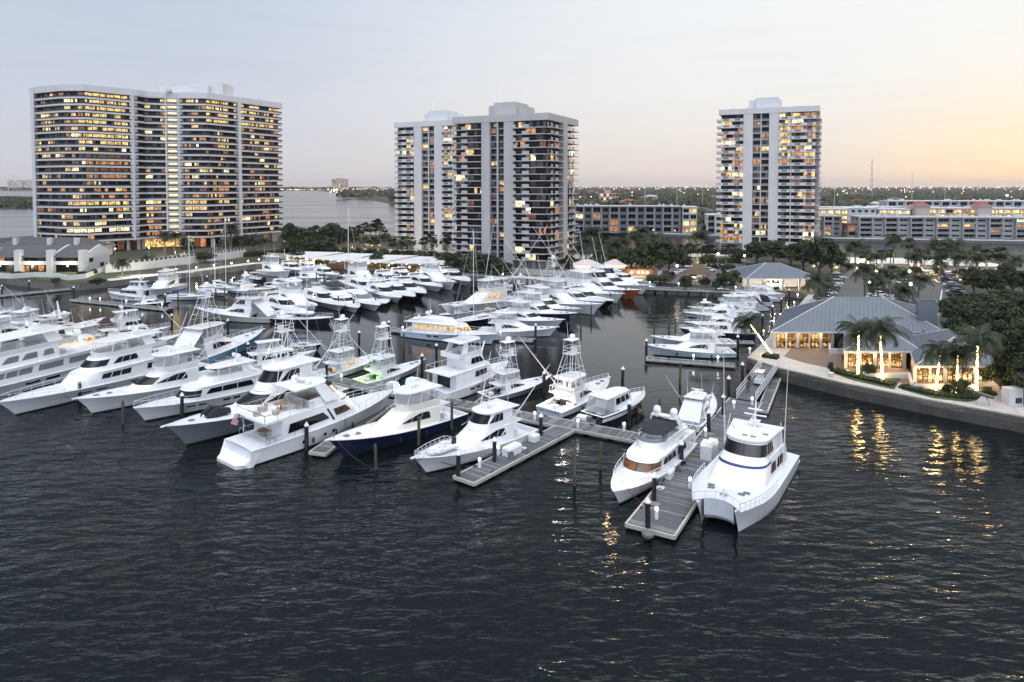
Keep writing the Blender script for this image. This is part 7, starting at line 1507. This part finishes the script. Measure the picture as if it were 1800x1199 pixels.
trees('in the thicket beside the restaurant', [(1680, 572, 64, 524), (1712, 590, 76, 532), (1752, 586, 84, 528), (1790, 580, 80, 525), (1700, 612, 70, 545), (1745, 620, 84, 548), (1788, 625, 90, 545), (1765, 655, 90, 572), (1800, 690, 96, 585), (1834, 640, 90, 560), (1840, 590, 80, 530), (1822, 712, 80, 620), (1684, 548, 50, 522), (1724, 552, 70, 518), (1764, 548, 70, 512), (1690, 640, 60, 572), (1728, 648, 70, 570), (1766, 690, 76, 612), (1800, 545, 70, 515)], 'dense dark green tree', 'c')
trees('round the left lot and boardwalk', [(1205, 508, 22, 486), (1168, 498, 26, 484), (1240, 506, 18, 490), (1274, 508, 34, 482), (1292, 504, 26, 478), (1258, 510, 16, 496), (1280, 488, 24, 466), (1146, 497, 20, 484)], 'low rounded shrub', 'b', 'shrub')
trees('in the beds before the restaurant', [(1527, 664, 26, 644), (1690, 697, 36, 672), (1664, 694, 16, 680), (1460, 657, 10, 640), (1735, 697, 20, 684)], 'low ornamental shrub', 'b', 'shrub')
trees('in the garden of the town houses', [(145, 488, 18, 478), (165, 484, 12, 474), (98, 500, 18, 490), (30, 488, 22, 478), (60, 486, 16, 474), (172, 502, 26, 490)], 'low garden shrub', 'b', 'shrub')
trees('inside the right car park', [(1572, 558, 40, 532), (1562, 498, 24, 480)], 'rounded car park tree', 'a')
trees('under the palms behind the car park', [(1490+i*40, 474+i*2.1+(i % 2)*5, 18+(i*7) % 9, 464+i*2.1) for i in range(8)], 'low rounded bush', 'b', 'shrub')
trees('under the palms behind the carports', [(520+i*22, 446+i*1.0, 20+(i*5) % 8, 432+i*1.0) for i in range(13)], 'low rounded bush', 'b', 'shrub')
trees('behind the waterside bar', [(1050, 476, 34, 450), (1084, 474, 36, 446), (1128, 470, 40, 434), (1202, 476, 30, 450), (1246, 472, 30, 448)], 'leafy dark tree', 'a')
def hedge(px, w_, h, label, z=LZ):
    q = [G(u, v, z) for u, v in px]; r_ = empty('hedge', q[0], 0, label, 'hedge', 'clipped hedges'); m = MB(); rng = random.Random(len(px)*9+int(q[0].x))
    for a, b in zip(q, q[1:]):
        a = a-q[0]; b = b-q[0]; d = b-a; n = int(d.length*w_*46)+60; an = math.atan2(d.y, d.x); m.cbox(((a.x+b.x)/2, (a.y+b.y)/2, h*.46), (d.length, w_*.86, h*.9), an); nn = Vector((-math.sin(an), math.cos(an), 0))
        for i in range(n):
            s = rng.random(); k = rng.choice((0, 1, 2)); off = rng.uniform(-.5, .5) if k == 0 else (.5 if k == 1 else -.5); z_ = h if k == 0 else rng.uniform(0, h); p = a+d*s+nn*off*w_+Vector((0, 0, z_)); x = Vector((rng.gauss(0, 1), rng.gauss(0, 1), rng.gauss(0, 1))).normalized()*.16; y = x.orthogonal().normalized()*.12; m.add([p-x, p-y, p+x, p+y], [(0, 1, 2, 3)])
    m.build('foliage', leaf, r_)
hedge([(1466, 654), (1500, 664), (1570, 680)], 1.6, .55, 'low clipped hedge bed under the left pair of lit palms')
hedge([(1585, 682), (1640, 696), (1700, 702), (1742, 694)], 1.6, .55, 'low clipped hedge bed under the right trio of lit palms')
hedge([(1342, 628), (1368, 632)], 1.6, .7, 'small clipped hedge at the foot of the leaning palm')
hedge([(470, 449), (505, 443), (530, 438)], 2, 1.6, 'long dark hedge above the promenade corner')
hedge([(430, 452), (470, 449)], 2.5, 1.8, 'dark hedge between promenade wall and grey wall')
hedge([(660, 472), (695, 474)], 2, 2.0, 'dark hedge in front of the carport wall, nearer the middle tower')
hedge([(545, 465), (575, 467)], 2, 2.0, 'dark hedge in front of the carport wall, nearer the left tower')
hedge([(1230, 464), (1300, 462)], 2, 1.8, 'dark clipped hedge behind the left car lot')
hedge([(262, 470), (300, 466), (340, 460)], 1.2, .8, 'low hedge along the left tower car row')
for q in (([(1466, 656), (1500, 650), (1585, 662), (1572, 684), (1500, 668)], 'a'), ([(1585, 684), (1600, 674), (1742, 684), (1745, 698), (1700, 706), (1640, 699)], 'b')): sheet('lawn', q[0], LZ+.2, grassm, kind='structure')
# flower pot, telescope and people
g = G(1460, 662, LZ+.12); r_ = empty('planter', g, 0, 'white stone planter at the restaurant corner', 'planter'); m = MB(); m.lathe([(.2, 0), (.42, .55), (.46, .6), (.3, .62)], n=10); m.build('pot', white_c, r_)
g = G(1728, 712, LZ+.12); r_ = empty('bronze_cannon', g, R(140), 'old cannon on a stone plinth at the sea wall corner', 'cannon'); m = MB(); m.loft([[(-.7, -.7, 0), (.7, -.7, 0), (.7, .7, 0), (-.7, .7, 0)], [(-.6, -.6, .5), (.6, -.6, .5), (.6, .6, .5), (-.6, .6, .5)], [(-.25, -.25, 1.1), (.25, -.25, 1.1), (.25, .25, 1.1), (-.25, .25, 1.1)]], True, cap1=True); m.build('plinth', conc, r_); m = MB(); m.tube((-.9, 0, 1.2), (1.7, 0, 1.75), .22, .13, 9, caps=True); m.ball((-1.0, 0, 1.18), .2); m.build('barrel', mat('weathered_bronze', (.12, .13, .13), .5, metal=.4), r_, smooth=40)
g = G(1779, 712, LZ); r_ = empty('equipment_cabinet', g, R(8), 'white equipment cabinet with dark grille by the thicket', 'cabinet'); m = MB(); m.box(-1, 1, -.6, .6, .1, 2.3); m.build('body', white_c, r_); m = MB(); m.box(-.1, .8, -.66, -.605, .4, 1.1); m.build('grille', rail_d, r_)
def person(loc, rz, label, shirt, stride=.25):
    r_ = empty('person', loc, rz, label, 'person', 'people on the gangway'); me = bpy.data.meshes.new('body')
    V = [(0, 0, .95), (0, 0, 1.2), (0, 0, 1.42), (0, 0, 1.53), (0, .03, 1.66), (.10, 0, .9), (.11, stride*.5, .48), (.11, stride, .06), (.11, stride+.15, .03), (-.10, 0, .9), (-.11, -stride*.3, .48), (-.11, -stride, .08), (-.11, -stride+.15, .03), (.2, 0, 1.40), (.25, -.06, 1.12), (.25, .06, .88), (-.2, 0, 1.40), (-.25, .04, 1.12), (-.25, .16, .9)]
    Ed = [(0, 1), (1, 2), (2, 3), (3, 4), (0, 5), (5, 6), (6, 7), (7, 8), (0, 9), (9, 10), (10, 11), (11, 12), (2, 13), (13, 14), (14, 15), (2, 16), (16, 17), (17, 18)]
    me.from_pydata(V, Ed, []); o = bpy.data.objects.new('body', me); col.objects.link(o); o.parent = r_; me.materials.append(mat('dark_clothing', (.025, .027, .035), .8) if 'dark_clothing' not in MATS else MATS['dark_clothing'])
    md = o.modifiers.new('skin', 'SKIN'); rad = [.15, .14, .16, .06, .105, .10, .07, .05, .045, .10, .07, .05, .045, .07, .05, .035, .07, .05, .035]
    for i, x in enumerate(rad): me.skin_vertices[0].data[i].radius = (x, x*.85)
    me.skin_vertices[0].data[0].use_root = True; o.modifiers.new('sub', 'SUBSURF').levels = 1; o.modifiers['sub'].render_levels = 1
    h = MB(); h.lathe([(.05, 1.55), (.10, 1.62), (.105, 1.70), (.07, 1.79), (.001, 1.81)], (0, .03, 0), 10); h.build('head', mat('skin', (.30, .18, .12), .6) if 'skin' not in MATS else MATS['skin'], r_, smooth=60)
    h = MB(); h.lathe([(.112, 1.70), (.10, 1.78), (.001, 1.83)], (0, .02, 0), 10); h.build('hair', black, r_, smooth=60)
    h = MB(); h.lathe([(.17, .95), (.185, 1.15), (.20, 1.36), (.08, 1.47)], (0, 0, 0), 10); h.build('shirt', shirt, r_, smooth=60)
pv = lambda x, y: Matrix.LocRotScale(p, (0, 0, math.atan2(d.y, d.x)), None) if 0 else None
p, q = G(1311, 703, .7), G(1354, 643, LZ+.15); d = q-p; az = math.atan2(d.y, d.x); un = Vector((math.cos(az), math.sin(az), 0)); sd_ = Vector((-un.y, un.x, 0))
def on_gang(s, t): a = p+un*s+sd_*t; a.z = p.z+(q.z-p.z)*s/Lg; return a
person(on_gang(2.6, .35), az+1.6, 'person in dark shirt walking near the foot of the gangway', mat('grey_shirt', (.10, .10, .12), .8)); person(on_gang(5.4, .8), az-1.5, 'person in black leaning by the golf cart on the gangway', MATS['black_rubber'] if 'black_rubber' in MATS else black, .1)
r_ = empty('golf_cart', on_gang(7.0, -.25), az+math.pi, 'white roofed golf cart on the gangway', 'golf cart'); m = MB(); m.box(-1.1, 1.1, -.55, .55, .3, .6); m.box(.5, 1.15, -.5, .5, .6, .9); m.box(-.55, .1, -.5, .5, .6, .85); m.box(-.62, -.5, -.5, .5, .85, 1.25); m.build('body', gel, r_)
m = MB(); m.loft([[(-.95, -.6, 1.85), (.85, -.6, 1.85), (.85, .6, 1.85), (-.95, .6, 1.85)], [(-.85, -.5, 1.95), (.75, -.5, 1.95), (.75, .5, 1.95), (-.85, .5, 1.95)]], True, cap0=True, cap1=True); m.build('roof', gel, r_); m = MB()
for x in (-.85, .75):
    for y in (-.5, .5): m.tube((x*.9, y, .6), (x, y, 1.86), .025, n=4)
m.build('roof_frame', black, r_)
for x in (-.7, .75):
    for y in (-.55, .55): m = MB(); m.tube((x, y-.08, .22), (x, y+.08, .22), .22, n=10, caps=True); m.build('wheel', black, r_)
# ---------------------------------------------------------------- cars
CARC = {k: mat(k+'_car_paint', c, .22, coat=.5) for k, c in (('white', (.72, .72, .72)), ('black', (.012, .012, .014)), ('silver', (.36, .37, .38)), ('dark red', (.16, .02, .02)), ('grey', (.09, .095, .10)), ('dark blue', (.02, .03, .07)))}
head_l = mat('head_lamp', (.6, .6, .6), .15); tail_l = mat('tail_lamp', (.25, .01, .01), .3)
def car(suv, paint, name='parked_car'):
    r_ = empty(name, (0, 0, 0)); L, W_, H_ = (4.8, 1.9, 1.72) if suv else (4.6, 1.82, 1.42); w2 = W_/2; m = MB()
    prof = [(-L/2, .35, .92), (-L/2+.05, .78, .95), (-L*.32, .92, 1), (0, .94, 1), (L*.25, .90, 1), (L/2-.12, .72, .93), (L/2, .4, .86)]
    m.loft([[(x, -w2*k, .28), (x, -w2*k, z*.7), (x, -w2*k*.93, z), (x, w2*k*.93, z), (x, w2*k, z*.7), (x, w2*k, .28)] for x, z, k in prof], True, cap0=True, cap1=True, flip=True)
    m.build('body', paint, r_, smooth=40)
    rx = (-L*.44, -L*.36, L*.10, L*.27) if suv else (-L*.36, -L*.2, L*.08, L*.26); Pb = [(rx[0], -w2*.86, .9), (rx[3], -w2*.86, .9), (rx[3], w2*.86, .9), (rx[0], w2*.86, .9)]; Pt = [(rx[1], -w2*.68, H_-.06), (rx[2], -w2*.68, H_-.06), (rx[2], w2*.68, H_-.06), (rx[1], w2*.68, H_-.06)]
    m = MB(); m.loft([Pb, Pt], True); m.build('windows', glass, r_); m = MB(); m.loft([Pt, [(x*.96, y*.9, H_) for x, y, z in Pt]], True, cap1=True)
    for a, b in zip(Pb, Pt): m.tube(a, b, .045, n=4)
    m.build('roof', paint, r_)
    for x in (-L*.31, L*.31):
        for s in (1, -1): t = MB(); t.tube((x, s*(w2-.2), .33), (x, s*(w2+.02), .33), .33, n=12, caps=True); wh = t.build('wheel', black, r_); t = MB(); t.tube((x, s*(w2+.02), .33), (x, s*(w2+.03), .33), .19, n=10, caps=True); t.build('rim', chrome, wh)
    for s in (1, -1):
        h = MB(); h.box(L/2-.12, L/2-.02, s*w2*.55-.2, s*w2*.55+.2, .55, .7); h.build('headlight', head_l, r_); h = MB(); h.box(-L/2-.01, -L/2+.06, s*w2*.6-.18, s*w2*.6+.18, .62, .8); h.build('tail_light', tail_l, r_)
    return r_
CARS = {}
def cars(zone, a, b, n, heading, colors, z=LZ+.05):
    A, Bq = G(*a, z), G(*b, z); by = {}
    for i in range(n):
        c = colors[i % len(colors)]; suv = (i*7+n) % 3 == 0; k = (suv, c); g = A+(Bq-A)*((i+.5)/n)
        if k not in CARS: CARS[k] = o = car(suv, CARC[c])
        else: o = copy_tree(CARS[k], g)
        o.location = g; o.rotation_euler = (0, 0, heading+R(random.uniform(-2, 2))+(math.pi if random.random() < .3 else 0)); by.setdefault((c, suv), []).append(o)
    for (c, suv), l in by.items(): row_labels(l, f'{c} '+('upright car' if suv else 'saloon car'), zone, 'car', 'parked cars')
cars('in the slanted rank of the left lot', (1170, 490), (1207, 469), 6, R(10), ['dark red', 'silver', 'white', 'white', 'grey', 'white'])
cars('beside the thatched hut', (1216, 492), (1262, 470), 7, R(25), ['white', 'white', 'black', 'grey', 'white', 'black', 'dark blue'])
cars('in the rank behind the pavilion walk', (1442, 536), (1474, 488), 11, R(-8), ['white', 'black', 'grey', 'white', 'black', 'black', 'silver'])
cars('in the middle-left car park rank', (1528, 546), (1556, 498), 10, R(-5), ['white', 'white', 'silver', 'white', 'white', 'dark red', 'grey'])
cars('in the middle-right car park rank', (1576, 545), (1592, 498), 9, R(-5), ['white', 'black', 'silver', 'white', 'grey'])
cars('in the rank by the thicket', (1682, 522), (1664, 486), 10, R(-4), ['black', 'silver', 'black', 'grey', 'white', 'black', 'dark blue'])
cars('in front of the left tower lobby', (232, 466), (350, 452), 10, R(75), ['white', 'white', 'grey', 'dark red', 'black', 'white', 'silver'])
cars('in the rear rank of the left tower', (290, 456), (420, 446), 8, R(75), ['dark red', 'white', 'black', 'grey'])
# ---------------------------------------------------------------- far woods and city lights
def far_woods():
    rng = random.Random(77); mb = MB()
    def crown(x, y, z, w_, h, n):
        for i in range(n):
            a = rng.uniform(0, 6.28); e = rng.uniform(-.3, 1); rr = math.sqrt(max(0, 1-e*e)); c = Vector((x+rr*math.cos(a)*w_/2, y+rr*math.sin(a)*w_/2, z+h*(.45+.5*e))); s = w_*rng.uniform(.12, .24); u = Vector((rng.gauss(0, 1), rng.gauss(0, 1), rng.gauss(0, 1))).normalized(); v = u.orthogonal().normalized(); mb.add([c-u*s, c-v*s*.7, c+u*s, c+v*s*.7], [(0, 1, 2, 3)])
    for i in range(2600):
        Yd = 400*math.exp(rng.random()**.8*2.7); X0 = Yd*rng.uniform(.04, .86)
        if Yd > 1400: X0 = Yd*rng.uniform(-.12, .86)
        if Yd < 560 and (X0 > 176 or 30 < X0 < 112): continue
        if 560 <= Yd < 900 and rng.random() < .2: continue
        w_ = rng.uniform(7, 15)*(1+Yd/2500); crown(X0, Yd, FZ-.5, w_, rng.uniform(6, 11), 34 if Yd < 1500 else 16)
    mb.build('far_woods', mat('far_leaf', (.045, .052, .024), .8, var=.5, vscale=.03), kind='stuff')
    mb = MB()
    for i in range(420):
        Yd = rng.uniform(900, 1500); crown(-Yd*rng.uniform(.66, .9), Yd, -.4, rng.uniform(10, 20), rng.uniform(3, 7), 26)
    for i in range(260): Yd = rng.uniform(3900, 5200); crown(-Yd*rng.uniform(.2, .9), Yd, 0, rng.uniform(30, 70), rng.uniform(10, 18), 20)
    mb.build('mangrove_wood', MATS['far_leaf'], kind='stuff')
    mb = MB()
    for i in range(180): Yd = rng.uniform(1500, 3600); X0 = Yd*rng.uniform(-.25, -.12); crown(X0, Yd, 1, rng.uniform(14, 30), rng.uniform(8, 14), 20)
    for i in range(40): a = rng.uniform(-1, 1); crown(-175+a*24, 1150+rng.uniform(-20, 20), 0, 16, 26*(1-abs(a)*.4), 60)
    mb.build('shore_wood', MATS['far_leaf'], kind='stuff')
    mb = MB()   # the wood goes on past the right edge of the view
    for i in range(110):
        Yd = rng.uniform(100, 285); X0 = Yd*rng.uniform(.80, 1.5)
        if X0 < 60+(Yd-80)*.2: continue
        crown(X0, Yd, LZ-.5, rng.uniform(7, 11), rng.uniform(5, 8), 260)
    mb.build('thicket_wood', leaf, kind='stuff')
    mb = MB(); rows = []
    for i in range(400):
        Yd = 620*math.exp(rng.random()**.33*2.7); X0 = Yd*rng.uniform(.06, .80); k = .22+Yd*rng.uniform(.00025, .00055)
        mb.ball((X0, Yd, FZ+rng.uniform(8, 14) if Yd > 900 else rng.uniform(5, 9)), k*.8, 5, 3, rng.choice((0, 0, 0, 1, 1, 2)))
    for i in range(150):
        Yd = rng.uniform(2200, 4300); mb.ball((-Yd*rng.uniform(.13, .27), Yd, rng.uniform(5, 12)), Yd*.0005, 5, 3, rng.choice((0, 0, 1)))
    for i in range(26): Yd = 4000; mb.ball((-Yd*rng.uniform(.28, .34), Yd, 6), 1.6, 5, 3, rng.choice((0, 1)))
    for i in range(22): Yd = 4200; mb.ball((-Yd*rng.uniform(.69, .76), Yd, rng.uniform(4, 9)), 1.8, 5, 3, rng.choice((0, 0, 1)))
    mb.build('city_lights', [glow('city_glow', (1, .82, .62), 9.0), glow('city_amber', (1, .55, .22), 8.0), glow('city_red', (1, .2, .12), 5)], kind='stuff')
    for i in range(170):   # roofs peeping out of the woods
        pass
far_woods()
rng = random.Random(5); fh_ = []
for i in range(26):
    Yd = rng.uniform(600, 1300); X0 = Yd*rng.uniform(.07, .72)
    if 90 < X0 < 0: continue
    w_ = rng.uniform(12, 26); h_ = rng.uniform(5, 8.5); r_ = empty('suburban_house', (X0, Yd, FZ), R(rng.uniform(-20, 20))); m = MB(); m.box(0, w_, 0, 12, 0, h_); m.build('wall', rng.choice((white_c, peach, pinkm)), r_); m = MB(); hip(m, -.8, w_+.8, -.8, 12.8, h_, h_+2.6); m.build('roof', [rng.choice((roofd, redroof, grey_c)), white_c], r_); c, mm = pane_cell((w_*.3, 0), (w_*.6, 0), 1.5, 3.2, (0, -1), [lit_g2], .1); c.build('window', mm, r_); fh_.append(r_)
fa = sorted(fh_, key=lambda o: P(*o.location)[0])
row_labels(fa[:13], 'small house roof among the far trees', 'left of the lattice mast side', 'house', 'far suburban houses'); row_labels(fa[13:], 'small house roof among the far trees', 'toward the right edge', 'house', 'far suburban houses')
for i, (u, vt, Yd) in enumerate(((1134, 325, 700), (1190, 332, 640), (1603, 305, 800), (1661, 333, 700), (1467, 333, 720), (1235, 334, 800))):
    x = (u-900)/FPX*Yd; h = CAM_H-(vt-VH)/FPX*Yd-FZ; r_ = empty('light_pole', (x, Yd, FZ), 0, 'thin tall field light pole among the far trees, '+('leftmost', 'second from left', 'second from right', 'rightmost', 'fourth from left', 'third from left')[i], 'light pole', 'field light poles'); m = MB(); m.tube((0, 0, 0), (0, 0, h), .28, .18, 6); m.build('pole', white_c, r_); m = MB(); m.box(-1.2, 1.2, -.2, .2, h-.6, h); m.build('lamp_rack', grey_c, r_)
r_ = empty('flood_lamp', (645, 890, FZ), 0, 'single glaring field light near the right edge of the horizon', 'flood light'); m = MB(); m.tube((0, 0, 0), (0, 0, 15), .3, .2, 6); m.build('pole', grey_c, r_); m = MB(); m.ball((0, -.5, 15.5), 1.1); m.build('lamp', lamp_y, r_)
# ---------------------------------------------------------------- thin evening haze
hz = bpy.data.materials.new('haze'); hz.use_nodes = True; t_ = hz.node_tree; t_.nodes.clear()
o_ = t_.nodes.new('ShaderNodeOutputMaterial'); pv_ = t_.nodes.new('ShaderNodeVolumePrincipled'); pv_.inputs['Density'].default_value = .000055; pv_.inputs['Color'].default_value = (.92, .88, .88, 1); pv_.inputs['Anisotropy'].default_value = .2
t_.links.new(pv_.outputs[0], o_.inputs['Volume'])
mb = MB(); mb.box(-15000, 15000, -800, 17000, -3.5, 130); mb.build('haze', hz, kind='stuff')
